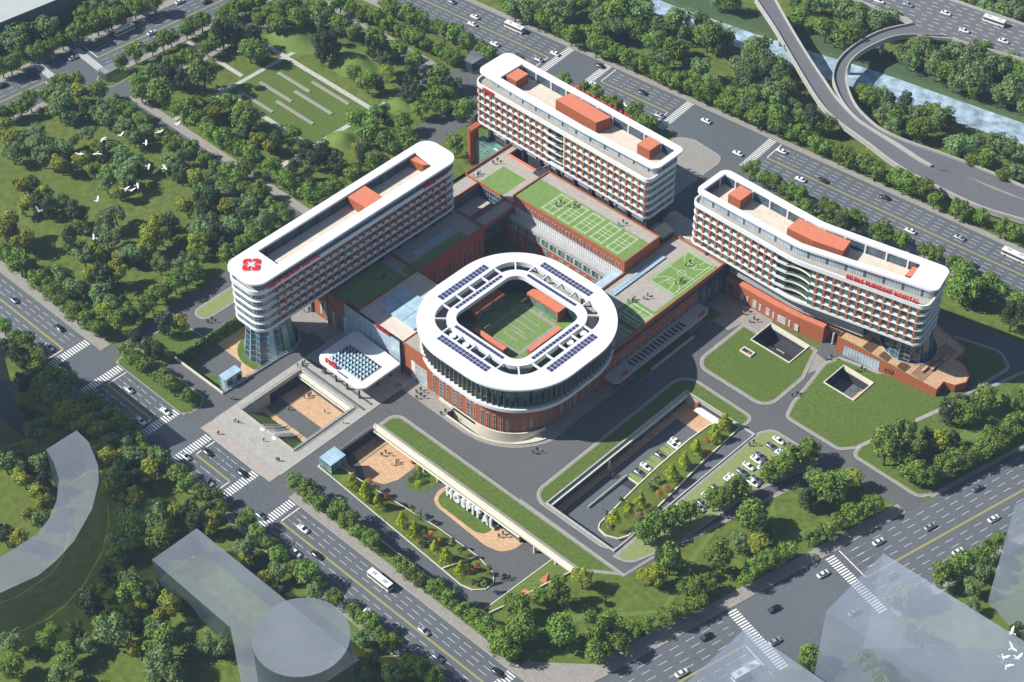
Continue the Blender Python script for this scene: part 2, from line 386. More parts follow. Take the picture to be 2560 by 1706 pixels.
# ---------------------------------------------------------------- main roads
class Road:
    def __init__(s, p0, d, half):
        s.p = Vector(p0); s.d = Vector(d).normalized(); s.n = Vector((-s.d.y, s.d.x)); s.h = half
    def at(s, t, o): q = s.p+s.d*t+s.n*o; return (q.x, q.y)
    def strip(s, t0, t1, o0, o1): return [s.at(t0,o0), s.at(t1,o0), s.at(t1,o1), s.at(t0,o1)]
def road(name, R, t0, t1, lab): struct(name, [R.strip(t0, t1, -R.h, R.h)], .02, 'asphalt', lab, 'road')
def marks(R, segs, lanes, lw, zebras, lab, stops=True, period=5.0, dl=3.2, zx=3.4):
    b = MB(); z = .045
    def q(t0, t1, o0, o1, m): b.face([(*p, z) for p in R.strip(t0, t1, o0, o1)], m)
    for (a, c) in segs:
        q(a, c, .13, .27, 'yellow'); q(a, c, -.27, -.13, 'yellow')
        for sgn in (1, -1):
            for k in range(1, lanes):
                o = sgn*(lw*k+.25); t = a
                solid_a = 10 if (sgn*1 > 0) == (True) else 0
                while t < c:
                    e = min(t+dl, c); q(t, e, o-.055, o+.055, 'line'); t += period
                # solid approach lines
                tt = (c-9, c) if sgn < 0 else (a, a+9)
                if abs(tt[0]) < 350: q(tt[0], tt[1], o-.085, o+.085, 'line')
        if stops:
            for t, sg in ((a, 1), (c, -1)):
                if abs(t) < 330: q(t-.18, t+.18, .3 if sg > 0 else -R.h+.4, R.h-.4 if sg > 0 else -.3, 'line')
    for t in zebras:
        o = -R.h+.5
        while o < R.h-.6: q(t-zx/2, t+zx/2, o, o+.5, 'line'); o += 1.02
    b.build('road_marking', kind='structure', label=lab, cat='road marking')
RW = Road((0,-109.9),(1,0),8.4); RN = Road((0,141.95),(221.3,19.5),10.8)
RT = Road((-240.4,0),(8.4,108.4),11.4); RB = Road((151.2,0),(32,133.9),13.2)
road('road', RW, -700, 700, 'grey avenue running past the hospital entrance plaza')
road('road', RN, -800, 800, 'wide avenue passing behind the two white ward blocks')
struct('road', [RT.strip(-700,700,-11.4,11.4)], .024, 'asphalt', 'avenue crossing the upper left corner', 'road')
struct('road', [RB.strip(-700,700,-13.2,13.2), [(155,-40),(152,-4),(240,-30),(300,-40),(300,-62)]], .026, 'asphalt', 'wide avenue crossing the lower right corner', 'road')
marks(RW, [(-400,-109.5),(-84.8,-61),(-38,-20.8),(3.8,93)], 4, 2.05, [-106.4,-88,-57.7,-41,-17.6,.4,96.9], 'white and yellow lane paint on the entrance avenue')
marks(RN, [(-500,-106),(-79,-45.8),(.9,400)], 5, 2.1, [-102.3,-83,-42.3,-3.3], 'white and yellow lane paint on the avenue behind the wards')
marks(RT, [(-500,-20.5),(4.5,500)], 4, 2.6, [-16.8,.9], 'white and yellow lane paint on the upper left avenue')
marks(RB, [(-500,-48),(-1,500)], 5, 2.6, [-5.2,-43.5], 'white and yellow lane paint on the lower right avenue', period=6)

# ---------------------------------------------------------------- campus roads
camp = [rect(-99.5,-101.6,-93,-4), rect(-93,-72.6,-78,-4), rect(-80,-57,-66,-4), rect(-80,-92,-44,-85.5), [(-54,-101.6),(-44,-101.6),(-44,-30),(-54,-30)],
        rect(-12,-101.6,-.2,-42), rect(-10.5,-54,54,-40), rect(37,-53,55,70), rect(14,-46,42,-20),
        [(37,-53),(97.5,-52),(101.5,-30),(113,20),(117,30.5),(146,29),(151,38),(120,38),(118.5,46),(138.5,111),(131,121),(84,114),(84,70),(37,70)],
        rect(-217,-11.2,-93,-4.3), rect(-217,-12,-209,92), rect(-217,88.5,-110,94.5), [(-231,-17),(-217,-11.2),(-210,-11.2),(-210,3),(-229,3)],
        [(-127,92),(-127,113),(-128,121),(-85,124),(-85,84),(-97,84),(-98,71),(-96,57),(-111,57),(-111,91)],
        [(-85,84),(-85,90),(-33,96),(-33,126),(-8,138),(24,140),(21,70),(4,70),(4,84)]]
struct('road', camp, .016, 'asphalt2', 'grey internal roads and forecourts of the hospital grounds', 'road')
TT = [0]
def island(outline, border, lawn='lawn', lab='', walk='walk', z=.12, holes=None):
    """raised footpath with a lawn inside; kerb step all round"""
    outline = ccw(outline); TT[0] += .0007; z += TT[0]
    o = sheet('footpath', [outline], z, walk, kind='structure', label='pale kerbed path edging '+lab, cat='footpath', holes=holes)
    b = MB(); n = len(outline)
    for i in range(n):
        a, c = outline[i], outline[(i+1) % n]; b.face([(a[0],a[1],0),(c[0],c[1],0),(c[0],c[1],z),(a[0],a[1],z)], 'kerb')
    b.ring(outline, offset(outline, -.22), z-.05, z+.006, 'kerb')
    b.build('kerb', kind='structure', label='stone kerb around '+lab, cat='kerb')
    if lawn:
        sheet('lawn', [offset(outline, -border)], z+.03, lawn, kind='structure', label=lab, cat='lawn', holes=holes)
def path(poly, lab, m='walk', z=.05, name='path'):
    TT[0] += .0007; return struct(name, [poly], z+TT[0], m, lab, name.replace('_', ' '))
# lawns of the hospital grounds
island(rpoly([(53.2,-48),(53,29.6),(84.2,28.9),(84,22.6),(88.7,22.6),(88.7,-48)], [6,7,5,0,0,6]), 1.25, 'lawn', 'lawn around the sunken car court')
island(rpoly([(89.1,-48.4),(89,24.5),(91.5,29.2),(110.5,29.4),(112,26),(103.6,.5),(100.8,-30),(95,-47)], [0,3,4,3,3,0,9,5]), 1.0, 'gravelgreen', 'grass block parking lot of the surface car park')
island(rpoly([(-4.6,-60.2),(-4.6,-51.3),(96.8,-51.4),(85,-60.2)], [0,7,0,0]), 1.3, 'lawn', 'long lawn strip on the roof above the white letters')
island(rpoly([(52.6,34.6),(84.7,34.6),(84.7,55),(79.6,69.5),(59.8,69.5),(59.8,62.3),(52.6,62.3)], [6,6,0,0,0,0,0]), 1.3, 'lawn', 'lawn around the larger sunken court')
island(rpoly([(88.6,43),(91,36),(113,36.2),(117,41),(128,78),(133,108),(126,113),(112,109),(104,104),(104,78),(101,75.3),(87,72),(84.9,66)], [3,3,3,3,0,4,4,0,0,0,0,0,3]), 1.2, 'lawn', 'lawn around the smaller sunken court')
island(rpoly([(116.5,43),(117.3,37.3),(144,37),(147.5,43),(168,128),(150,130),(136.5,109)], [3,3,4,3,0,0,0]), 1.2, 'lawn', 'wooded lawn between the campus road and lower right avenue')
island(rpoly([(-92.8,-91.9),(-92.8,-73.4),(-78.4,-72.4),(-78.4,-91.9)], 1), .3, 'lawn', 'small lawn beside the hedge wall', walk='kerb')
island(rpoly([(-91.8,-101.6),(-91.8,-91.5),(-56.5,-91.3),(-53.6,-94.5),(-53.6,-99),(-56,-101.6)], [3,2,2,2,2,2]), .3, 'lawn', 'narrow tree lawn between avenue and garden', walk='kerb')
island(rpoly([(-92.2,-67.5),(-85,-67.5),(-85,-45),(-92.2,-45)], 3.4), .8, 'gravelgreen', 'rounded grass block lay-by near the west tower')
island(rpoly([(-2.3,-101.6),(97.4,-101.6),(97.4,-93.6),(-2.3,-93.6)], [4,0,0,2]), .25, None, 'tree verge beside the entrance avenue')
path(rect(1.5,-98.2,97,-93.8), 'grass under the street trees by the entrance ramp', 'park', .16, 'verge')
island(rpoly([(-33,90),(-33,128),(-27,131.5),(-12,130.5),(-10.2,126),(-10.2,90)], [0,5,4,4,0,0]), .3, None, 'paved lobe at the back of the north ward')
island(rpoly([(-229.5,-4),(-224,-8),(-219,-4),(-219.5,9),(-229,9)], 3), .4, 'lawn', 'little green at the upper left junction')
island(gl(7, [(1560,1170),(1640,1090),(1710,1140),(1625,1210)]), .1, 'lawn', 'small square lawn by the east podium corner')
island(gl(7, [(1110,1540),(1190,1568),(1540,1275),(1440,1235)]), .1, 'lawn', 'narrow lawn in front of the long side canopy')
# pavements and plazas
island(rpoly([(-46,-101.6),(-46,-37),(-11,-37),(-11,-101.6)], [7,0,0,6]), .3, None, 'entrance plaza', walk='plaza')
path(rect(-46,-101.3,-11.3,-97), 'pinkish slab band along the plaza edge', 'pinkpave', .14)
for y in (-55.2,-58.6):
    path(rect(-44,y,-12.5,y+.9), 'dark stone band across the entrance plaza', 'asphalt2', .15)
path([(-17,-36),(-17,-42.6),(12,-42.8),(20,-42.9)]+arc(24.4,-90,-15)+[(42,-10),(42,2),(38,2)], 'paved apron wrapping the round corner of the ring building', 'walk', .1)
path(rect(37,2,42.6,70), 'paved apron along the east podium', 'walk', .08)
path([(42.5,56),(42.5,71),(59,71),(59.8,69.5),(59.8,62.3),(52.6,62.3),(51,56)], 'paved court at the foot of the brick podium', 'walk', .07)
path([(76.4,68.7),(80,68.7),(84,58),(88,66),(87,72),(101,75.2),(103,69.3),(91,69.3),(91,66)], 'paved court at the drive under the ward', 'walk', .05)
path(rect(78.7,66.2,85.6,76.5), 'dark drive passing under the ward beside the brick podium', 'asphalt2', .035)
path(rect(-54.3,-45,-44,-30), 'paved strip below the west wing', 'walk', .06)
path(rect(-66,-47,-54,-30), 'paved forecourt under the west ward', 'walk', .06)
for pts, lab in ((RN.strip(-600,600,10.8,13.6),'footpath on the far side of the avenue behind the wards'), (RN.strip(-600,-106,-16.4,-10.8),'footpath with street trees along the upper avenue'),
                 (RN.strip(22,600,-16,-10.8),'footpath with street trees behind the east ward'), (RN.strip(-78,-46,-13.2,-10.8),'footpath behind the north ward'),
                 (RT.strip(-600,-19,-14.6,-11.4),'footpath inside the upper left avenue, below the crossing'), (RT.strip(10,600,-14.6,-11.4),'footpath inside the upper left avenue, above the crossing'),
                 (RT.strip(-600,600,11.4,15.5),'footpath on the outer side of the upper left avenue'),
                 (rect(-600,-101.5,-99.5,-97.2),'footpath of the entrance avenue beside the park'), (rect(-91.5,-101.5,-54.5,-97.6),'footpath between the avenue and the narrow tree lawn'),
                 (rect(-2,-101.5,97.2,-98.2),'footpath between avenue and entrance ramp'), (rect(-600,-121.5,97,-118.3),'footpath on the near side of the entrance avenue'),
                 (RB.strip(38,600,13.2,18),'footpath of the lower right avenue beyond the campus exit'), (RB.strip(-8,27,13.2,17.5),'footpath of the lower right avenue at the crossing'),
                 (RB.strip(-3,600,-17,-13.2),'footpath on the far side of the lower right avenue')):
    path(pts, lab, 'walk', .12, 'pavement')
path(gl(15,[(225,1425),(420,1440),(750,1453),(1160,1215),(1480,1075),(1600,1005)])+[RB.at(-8,17.4),RB.at(-8,13.3),RB.at(-90,13.3),(112,-101.6),(97,-101.6)], 'broad paved corner where the two avenues meet', 'walk', .125, 'pavement')
path(gl(11,[(0,905),(0,935),(675,1420),(870,1300),(1040,1220),(1829,820),(1829,790),(1030,1200),(860,1285),(680,1398)]), 'pale path edging the lawn above the park slope', 'walk', .09)
path(rect(-209,-4.3,-103,-.6), 'straight paved walk through the park', 'walk', .1)
path(rect(-209,-4.3,-206.2,92), 'paved walk beside the park road', 'walk', .1); path(rect(-209,94.5,-127,98), 'paved walk at the top of the park', 'walk', .1)
for r, lab in ((rect(-198,57,-130,59.2),'upper long walk of the park lawn'), (rect(-187,24.2,-130,26.2),'lower long walk of the park lawn'),
               (rect(-185.2,-.6,-183.2,95),'left cross walk of the park lawn'), (rect(-132.4,-.6,-130.2,88),'right cross walk of the park lawn'), (rect(-222,36,-187,38),'short walk leading to the park road')):
    path(r, lab, 'concrete', .06)
for x0, x1, y in ((-178.9,-159.5,29.5),(-178.4,-159.3,39.3),(-178,-158.9,48.7),(-163.3,-141.3,54),(-163.6,-141.5,44.9),(-163.9,-142,35.4)):
    b = MB(); b.box(x0,y-.65,0,x1,y+.65,.35,'concrete','walk')
    b.build('stone_bench', label='long low stone slab on the park lawn, %s row, %s' % ({29.5:'lowest',35.4:'lowest',39.3:'middle',44.9:'middle',48.7:'highest',54:'highest'}[y], 'left set' if x1 < -150 else 'right set'), cat='bench', group='low stone slabs on the park lawn')
struct('lawn', [rect(-183.2,26.2,-132.4,57)], .03, 'lawn', 'square lawn holding the low stone slabs', 'lawn')
for k, pts in enumerate(([(1500,590),(1545,585),(1430,740),(1250,1060),(1150,1195),(1130,1190),(1215,1045),(1385,735)], [(390,1145),(1180,1095),(1180,1118),(385,1200)])):
    path(gl(15, pts), ('bright green diagonal mown strip across the lower park','bright green level mown strip across the lower park')[k], 'lime', .03+.01*k, 'lawn')
path(gl(16,[(0,640),(140,645),(560,520),(960,398),(985,408),(600,540),(230,660),(60,700),(0,690)]), 'bright green mown strip along the street trees', 'lime', .045, 'lawn')
path(gl(16,[(170,390),(200,400),(240,640),(200,660),(170,500)]), 'bright green cross strip beside the street trees', 'lime', .055, 'lawn')
path(gl(12,[(1829,1040),(1760,1140),(1640,1150),(1390,1430),(1480,1440),(1829,1330)]), 'bright green mown patch in the lower right wood', 'lime', .17, 'lawn')
# gentle green mounds
def mound(x, y, rx, ry, h, lab, m='lime'):
    b = MB(); n = 28; rr = 8; rows = []
    for i in range(rr+1):
        f = i/rr; rows.append([(x+rx*f*math.cos(2*math.pi*k/n), y+ry*f*math.sin(2*math.pi*k/n), h*(math.cos(f*math.pi)+1)/2+.01) for k in range(n)])
    k0 = len(b.v); b.v = [p for r in rows for p in r]
    for i in range(rr):
        for k in range(n):
            k2 = (k+1) % n; b.f.append((i*n+k, (i+1)*n+k, (i+1)*n+k2, i*n+k2)); b.m.append(b.mi(m))
    b.build('grass_mound', smooth=True, kind='structure', label=lab, cat='mound')
for c, x, y, rx, ry, h, lab in ((2,340,250,15,9,3.2,'sunlit grass mound near the top of the park'), (2,740,420,16,9,3.6,'rounded grass mound under the dark park trees'),
                                (2,670,930,8,8,3.4,'bright grass mound behind the west ward'), (2,1050,690,9,6,1.6,'low grass mound beside the wood')):
    x, y = g(c, x, y); mound(x, y, rx, ry, h, lab, 'lime')

# ---------------------------------------------------------------- flyover ramps, upper right
def smooth_path(pts, n=8):
    out = []; P = [Vector(p) for p in pts]; P = [P[0]*2-P[1]]+P+[P[-1]*2-P[-2]]
    for i in range(1, len(P)-2):
        for k in range(n):
            t = k/n; a, b_, c, d = P[i-1], P[i], P[i+1], P[i+2]
            out.append(0.5*((2*b_)+(c-a)*t+(2*a-5*b_+4*c-d)*t*t+(3*b_-a-3*c+d)*t**3))
    out.append(P[-2]); return out
def deck(left, right, name, lab, th=1.4, par=1.0, piers=(), w=.55, parl=999, parr=999):
    """left/right: matching lists of (x,y,z) edge points"""
    root = thing(name, lab, 'ramp', (0,0,0)); b = MB(); n = len(left)
    for i in range(n-1):
        a, c, d, e = left[i], left[i+1], right[i+1], right[i]
        b.face([e, d, c, a], 'flyover')
        b.face([(a[0],a[1],a[2]-th),(c[0],c[1],c[2]-th),(d[0],d[1],d[2]-th),(e[0],e[1],e[2]-th)], 'parapet')
        for p, q in ((a, c), (d, e)): b.face([(p[0],p[1],p[2]-th),(q[0],q[1],q[2]-th),tuple(q),tuple(p)][::-1], 'parapet')
    b.build('road_deck', root)
    for on, line, sg in ((parl, left, 1), (parr, right, -1)):
        q = MB(); inn = []; nn_ = min(n, on)
        for i in range(n):
            p = Vector(line[i]); o = Vector((right if line is left else left)[i]); dd = (o-p); dd.z = 0; dd.normalize(); inn.append(p+dd*w)
        for i in range(nn_-1):
            A, B_, a, b2 = Vector(line[i]), Vector(line[i+1]), inn[i], inn[i+1]; up = Vector((0,0,par)); dn = Vector((0,0,-.25))
            q.face([A+up, B_+up, b2+up, a+up], 'parapet'); q.face([A+dn, B_+dn, B_+up, A+up], 'parapet'); q.face([a, b2, b2+up, a+up], 'parapet')
        q.build('parapet', root)
    for i in piers:
        p = (Vector(left[i])+Vector(right[i]))/2
        if p.z > 2.5:
            q = MB(); q.cyl(p.x, p.y, -2.5, p.z-th, .9, .9, 'parapet', 12); q.build('pier', root)
    return root
def edge(c_pts, z): return [(*g(c, x, y, zz), zz) for (c, x, y), zz in zip(c_pts, z)]
zl = [8.5,8.3,8,7.4,6.8,6,5,4,3,2.5,2.0]
Lf = smooth_path(edge([(4,70,0),(4,190,180),(4,280,330),(4,390,520),(4,500,690),(4,610,800),(4,800,940),(4,1010,1095),(4,1250,1225),(4,1540,1360),(4,1829,1450)], zl))
Rt = smooth_path(edge([(4,205,0),(4,300,170),(4,420,370),(4,520,520),(4,620,660),(4,760,800),(4,960,930),(4,1225,1095),(4,1420,1140),(4,1640,1240),(4,1900,1330)], zl))
deck(Lf, Rt, 'flyover_ramp', 'straighter grey concrete ramp curving down beside the river', piers=(8,18,28,38,46), parr=57)
zk = [8.6,8.6,8.4,8.1,7.8,7.4,7.0,6.4,5.6,4.8,4.0,3.0,2.0]
Lk = smooth_path(edge([(4,1100,158),(4,900,205),(4,740,285),(4,620,390),(4,578,500),(4,600,600),(4,650,690),(4,740,790),(4,860,870),(4,1020,965),(4,1222,1092),(4,1420,1140),(4,1900,1330)], zk))
Rk = smooth_path(edge([(4,1300,240),(4,1020,243),(4,850,300),(4,720,385),(4,670,480),(4,685,590),(4,730,690),(4,800,770),(4,900,850),(4,1060,925),(4,1300,1010),(4,1540,1100),(4,1900,1255)], zk))
deck(Lk, Rk, 'flyover_ramp', 'hooked grey concrete ramp looping over the river', piers=(10,22,30,40,50), parl=81)
def hwy():
    root = thing('elevated_highway', 'wide elevated highway with parapets in the upper right corner', 'highway'); z = 8.6
    Ln = [g(4,690,-10,z), g(4,1000,105,z), g(4,1100,150,z)]; far = [g(4,1260,-30,z), g(4,1829,165,z), g(4,2400,360,z)]
    near = [g(4,1130,242,z), g(4,1360,262,z), g(4,1829,395,z), g(4,2400,575,z)]
    poly = [g(4,690,-10,z), g(4,1000,105,z), g(4,1100,158,z)]+near+[far[2],far[1],far[0],g(4,900,-140,z),g(4,300,-140,z)]
    b = MB(); b.prism(poly, z-1.5, z-.03, 'parapet', 'flyover'); b.build('road_deck', root)
    for line in ([g(4,300,-140,z)]+Ln, near, [g(4,900,-140,z)]+far):
        q = MB(); q.ring(line, offset(line, .5, False), z-.3, z+1, 'parapet', closed=False); q.build('parapet', root)
    q = MB(); a = Vector(g(4,1000,40,z)); d = (Vector(g(4,1829,320,z))-a).normalized(); nn = Vector((-d.y, d.x))
    for k in range(-3, 6):
        for t in range(-30, 60):
            p = a+d*(t*5.5+(k % 2)*1.2)+nn*(k*2.75); e = p+d*2.6; u = nn*.09
            c = (p+e)/2
            if inside(c.x, c.y, offset(ccw(poly), -1.6)): q.face([(*(p-u), z), (*(e-u), z), (*(e+u), z), (*(p+u), z)], 'line')
    q.build('lane_marking', root)['kind'] = 'stuff'
    for t in range(0, 5):
        p = Vector(near[0])*(1-t/4)+Vector(near[-1])*t/4; p2 = p+Vector((-3,6)); q = MB(); q.cyl(p2.x, p2.y, -.5, z-1.5, 1.1, 1.1, 'parapet', 12); q.build('pier', root)
hwy()
# ---------------------------------------------------------------- shared facade pieces
WC = {}
def window_mesh(w, h, gm, fm='mullion', nx=2, nz=1, reveal=True):
    k = (round(w, 2), round(h, 2), gm, fm, nx, nz)
    if k in WC: return WC[k]
    b = MB(); t = .09
    b.box(t, -.05, t, w-t, .02, h-t, gm)
    for x0, x1, z0, z1 in ((0, w, 0, t), (0, w, h-t, h), (0, t, t, h-t), (w-t, w, t, h-t)): b.box(x0, -.12, z0, x1, .02, z1, fm)
    for i in range(1, nx): x = w*(i/nx if nx != 2 else .62); b.box(x-.04, -.10, t, x+.04, .0, h-t, fm)
    for i in range(1, nz): z = h*i/nz; b.box(t, -.09, z-.04, w-t, .0, z+.04, fm)
    WC[k] = b.mesh('window'); return WC[k]
class Pool:
    """windows of one building: the first hundred are parts of their own, the rest one stuff part"""
    def __init__(s, root, name='window'): s.root = root; s.name = name; s.items = []
    def add(s, me, x, y, z, rot): s.items.append((me, x, y, z, rot))
    def flush(s, cap=100):
        its = s.items; over = len(its) > cap
        if over: its.sort(key=lambda i: (Vector((i[1], i[2], i[3]))-CAMP).length)
        for me, x, y, z, r in its[:cap]: link(s.name, me, s.root, (x, y, z), r)
        if over:
            b = MB()
            for me, x, y, z, r in its[cap:]:
                M = Matrix.Translation((x, y, z)) @ Matrix.Rotation(r, 4, 'Z'); k = len(b.v)
                b.v += [tuple(M @ v.co) for v in me.vertices]
                for p in me.polygons: b.f.append(tuple(k+i for i in p.vertices)); b.m.append(b.mi(me.materials[p.material_index]))
            o = b.build(s.name+'s_of_the_far_side' if False else s.name, s.root); o['kind'] = 'stuff'
        s.items = []
def project_on(outline, p):
    best = None; n = len(outline)
    for i in range(n):
        a = Vector(outline[i]); c = Vector(outline[(i+1) % n]); d = c-a
        if d.length < 1e-6: continue
        t = max(0, min(1, (Vector(p)-a).dot(d)/d.length_squared)); q = a+d*t; e = (q-Vector(p)).length
        if best is None or e < best[0]-1e-9: best = (e, i, t, tuple(q))
    return best
def between(outline, p0, p1):
    """points of the ccw outline walking from p0 forward to p1"""
    _, i, t, q0 = project_on(outline, p0); _, j, u, q1 = project_on(outline, p1); n = len(outline); out = [q0]; k = i
    if not (i == j and u > t):
        while True:
            k = (k+1) % n; out.append(tuple(outline[k]))
            if k == j: break
    out.append(q1); r = [out[0]]
    for p in out[1:]:
        if (Vector(p)-Vector(r[-1])).length > .02: r.append(p)
    return r
def walk(path, step, start=0.0, closed=False):
    """(point, heading, s) every step along a path"""
    P = list(path)+([path[0]] if closed else []); out = []; s = 0; nx = start
    for a, c in zip(P, P[1:]):
        a = Vector(a); c = Vector(c); L_ = (c-a).length
        while nx <= s+L_ and L_ > 0:
            d = (c-a)/L_; out.append(((a+d*(nx-s)), math.atan2(d.y, d.x), nx)); nx += step
        s += L_
    return out
def plen(path): return sum((Vector(b)-Vector(a)).length for a, b in zip(path, path[1:]))
def glass_wall(path, z0, z1, step, gm, mm, closed=False, th=.12, rails=1, alt=None, mw=.09, every=7):
    """curtain wall along a path: glass panes, upright bars and rails in one mesh"""
    b = MB(); st = walk(path, step, 0, closed); pts = [p for p, _, _ in st]
    if closed: pts.append(pts[0])
    else: pts.append(Vector(path[-1]))
    for i, (a, c) in enumerate(zip(pts, pts[1:])):
        if (c-a).length < .05: continue
        m = gm if not (alt and i % every == 0) else alt
        b.face([(a.x,a.y,z0),(c.x,c.y,z0),(c.x,c.y,z1),(a.x,a.y,z1)], m)
        b.bar((a.x,a.y,z0),(a.x,a.y,z1), mw, mm)
        for r in range(rails+1):
            z = z0+(z1-z0)*(r/max(1, rails)) if rails else z1
            b.bar((a.x,a.y,z),(c.x,c.y,z), mw, mm)
    return b

# ---------------------------------------------------------------- the three ward blocks
Z0, FH_, NF = 17.5, 3.4, 5
def ward(name, label, outline, bay0, bay1, pitch, canopy, opening, setback, base, gap=None, wins=('glassgreen','glass','glassdark','glasslight'), sunny=True, rotslab='white'):
    root = thing(name, label, 'hospital building'); outline = ccw(outline)
    core = offset(outline, -.42)
    if gap:
        _, i0, t0, q0 = project_on(core, gap[0]); _, i1, t1, q1 = project_on(core, gap[1])
        fr = between(core, gap[1], gap[0]); a = Vector(fr[-1]); c = Vector(fr[0]); d = (c-a).normalized(); nn = Vector((-d.y, d.x))
        cpoly = fr+[tuple(a+nn*5), tuple(c+nn*5)]
    else: cpoly = core
    b = MB(); b.prism(cpoly, Z0+.3, 34.9, 'whitewarm'); b.build('wall', root)
    # floor bands
    for i in range(NF):
        zc = Z0+FH_*i; z0 = zc-(.0 if i == 0 else .14); z1 = zc+(1.0 if i == 0 else .26)
        b = MB()
        if gap and i > 0: p = between(outline, gap[1], gap[0]); b.ring(p, offset(p, -.8, False), z0, z1, 'white', closed=False)
        else:
            b.ring(outline, offset(outline, -1.0), z0, z1, 'white')
            if i == 0: b.ring(offset(outline, -.35), offset(outline, -2.4), z0-.35, z0-.02, 'white')
        b.build('floor_band', root)
    b = MB(); b.ring(offset(outline, .12), offset(outline, -.45), 34.2, 35.95, 'white'); b.build('parapet', root)
    b = MB(); b.face([(x, y, Z0-.36) for x, y in offset(outline, -.5)][::-1], 'white'); b.build('soffit', root)
    # bays
    front = between(outline, bay0, bay1); L0 = plen(front); n = int(L0/pitch); pitch = L0/n
    gs = None
    if gap:
        g0 = plen(between(outline, bay0, gap[0])); g1 = plen(between(outline, bay0, gap[1])); gs = (g0, g1)
    pool = Pool(root); hw = .47; rnd = random.Random(len(name)+n)
    for p, h, s in walk(front, pitch, 0):
        if gs and gs[0]+.6 < s < gs[1]-.6: continue
        q = MB(); M = Matrix.Translation((p.x, p.y, 0)) @ Matrix.Rotation(h, 4, 'Z')
        q.box(-hw, .07, Z0+1.0, hw, .7, 34.3, 'brickpier'); q.xform(M); q.build('pier', root)
    ww = pitch-2*hw-.12; st = walk(front, pitch, hw+.06)
    for fl in range(NF):
        zb = Z0+FH_*fl+1.16
        for i, (p, h, s) in enumerate(st):
            if s+ww > L0: continue
            if gs and s+ww/2 > gs[0] and s+ww/2 < gs[1]: continue
            k = int(4*abs(math.sin(i*.37+fl*1.3)+.35*rnd.random()))
            gm = wins[(min(3, k)+(i//4)) % len(wins)] if rnd.random() < .8 else rnd.choice(wins)
            nn = Vector((math.sin(h), -math.cos(h))); q = p-nn*.38
            pool.add(window_mesh(ww, 1.98, gm, 'mullion', 2), q.x, q.y, zb, h)
    pool.flush()
    # ribbon windows round the ends and back
    rib = between(outline, bay1, bay0)
    for fl in range(NF):
        zb = Z0+FH_*fl+1.1; p = offset(rib, -.34, False)
        glass_wall(p, zb, zb+1.95, 1.05, 'glass' if fl % 2 else 'glassdark', 'mullight', rails=2, alt='teal', every=5, mw=.11).build('ribbon_window', root)
    # set-back top storey, terrace, canopy
    sheet('terrace_floor', [offset(outline, -.4)], 35.0, 'plaza2', holes=[], parent=root)
    glass_wall(ccw(setback), 35.03, 38.65, .95, 'glasslight' if sunny else 'glass', 'mullion' if sunny else 'mullight', closed=True, rails=2, alt='glass').build('clerestory', root)  # sunny wards get paler panes, sunlight put into the glass colour
    op = ccw(opening); cn = ccw(canopy)
    sheet('roof_terrace', [op], 35.06, 'beige', holes=[], parent=root)
    bw = glass_wall(offset(op, .35), 35.08, 38.6, 1.25, 'glass', 'mullion', closed=True, rails=3)
    bw.build('terrace_glazing', root)
    for k, (p, h, s) in enumerate(walk(offset(op, .2), 7.6, 3.0, True)):
        q = MB(); q.cyl(p.x, p.y, 35.08, 38.7, .38, .38, 'white' if sunny else 'dark', 8); q.build('column', root)
    b = MB(); m = sheet('canopy', [cn], 39.5, rotslab, holes=[op], parent=root)
    b = MB()
    for poly, sg in ((cn, 1), (op, -1)):
        for i in range(len(poly)):
            a, c = poly[i], poly[(i+1) % len(poly)]; f = [(a[0],a[1],38.7),(c[0],c[1],38.7),(c[0],c[1],39.5),(a[0],a[1],39.5)]; b.face(f if sg > 0 else f[::-1], 'white')
    b.build('canopy_fascia', root); sheet('canopy_soffit', [cn], 38.7, 'white', holes=[op], parent=root)
    # floor under the slab
    if base:
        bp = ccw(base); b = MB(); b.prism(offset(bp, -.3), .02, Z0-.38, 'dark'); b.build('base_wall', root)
        glass_wall(bp, 14.1, Z0-.4, 1.1, 'glasslight' if sunny else 'glass', 'dark', closed=True, rails=2, alt='glassdark', every=6).build('base_glazing', root)  # paler panes on sunny wards, the light is in the colour
        for p, h, s in walk(offset(bp, .5), 8.6, 4, True):
            q = MB(); q.box(p.x-.4, p.y-.4, .02, p.x+.4, p.y+.4, Z0-.37, 'dark'); q.build('column', root)
    return root
def roofbox(root, poly, z0, z1): b = MB(); b.prism(ccw(poly), z0, z1, 'brick', 'orange'); return b.build('plant_room', root)
def core_tower(root, cx, cy, z0, r0, r1, mats, ph=0.0, ex=1.0, ey=1.0, n=14):
    """faceted glass core, folded like paper and flaring to its foot"""
    b = MB(); nz = 9; rows = []; q = MB()
    for k in range(nz+1):
        f = k/nz; z = z0+(Z0-.3-z0)*f; r = r1+(r0-r1)*(1-f)**1.8; row = []
        for i in range(2*n):
            a = math.pi*i/n+ph; rr = r*(1.0 if i % 2 else .90); row.append(Vector((cx+rr*math.cos(a)*ex, cy+rr*math.sin(a)*ey, z)))
        rows.append(row)
    for k in range(nz):
        for i in range(2*n):
            j = (i+1) % (2*n); b.face([rows[k][i], rows[k][j], rows[k+1][j], rows[k+1][i]], mats[(i//2+(k > 5)+(i % 3 == 0)) % len(mats)])
            q.bar(rows[k][i], rows[k][j], .09, 'mullight')
            q.bar(rows[k][i], rows[k+1][i], .10 if i % 2 else .06, 'mullight')
    b.build('glass_skin', root); q.build('glazing_frame', root)
def sign(label, word, pos, rot, size, depth, m, width, group=None, tilt=0, bold=.035):
    r = thing('roof_sign', label, 'sign', pos, rot, group); letters(r, word, size, depth, m, width=width, bold=bold); return r

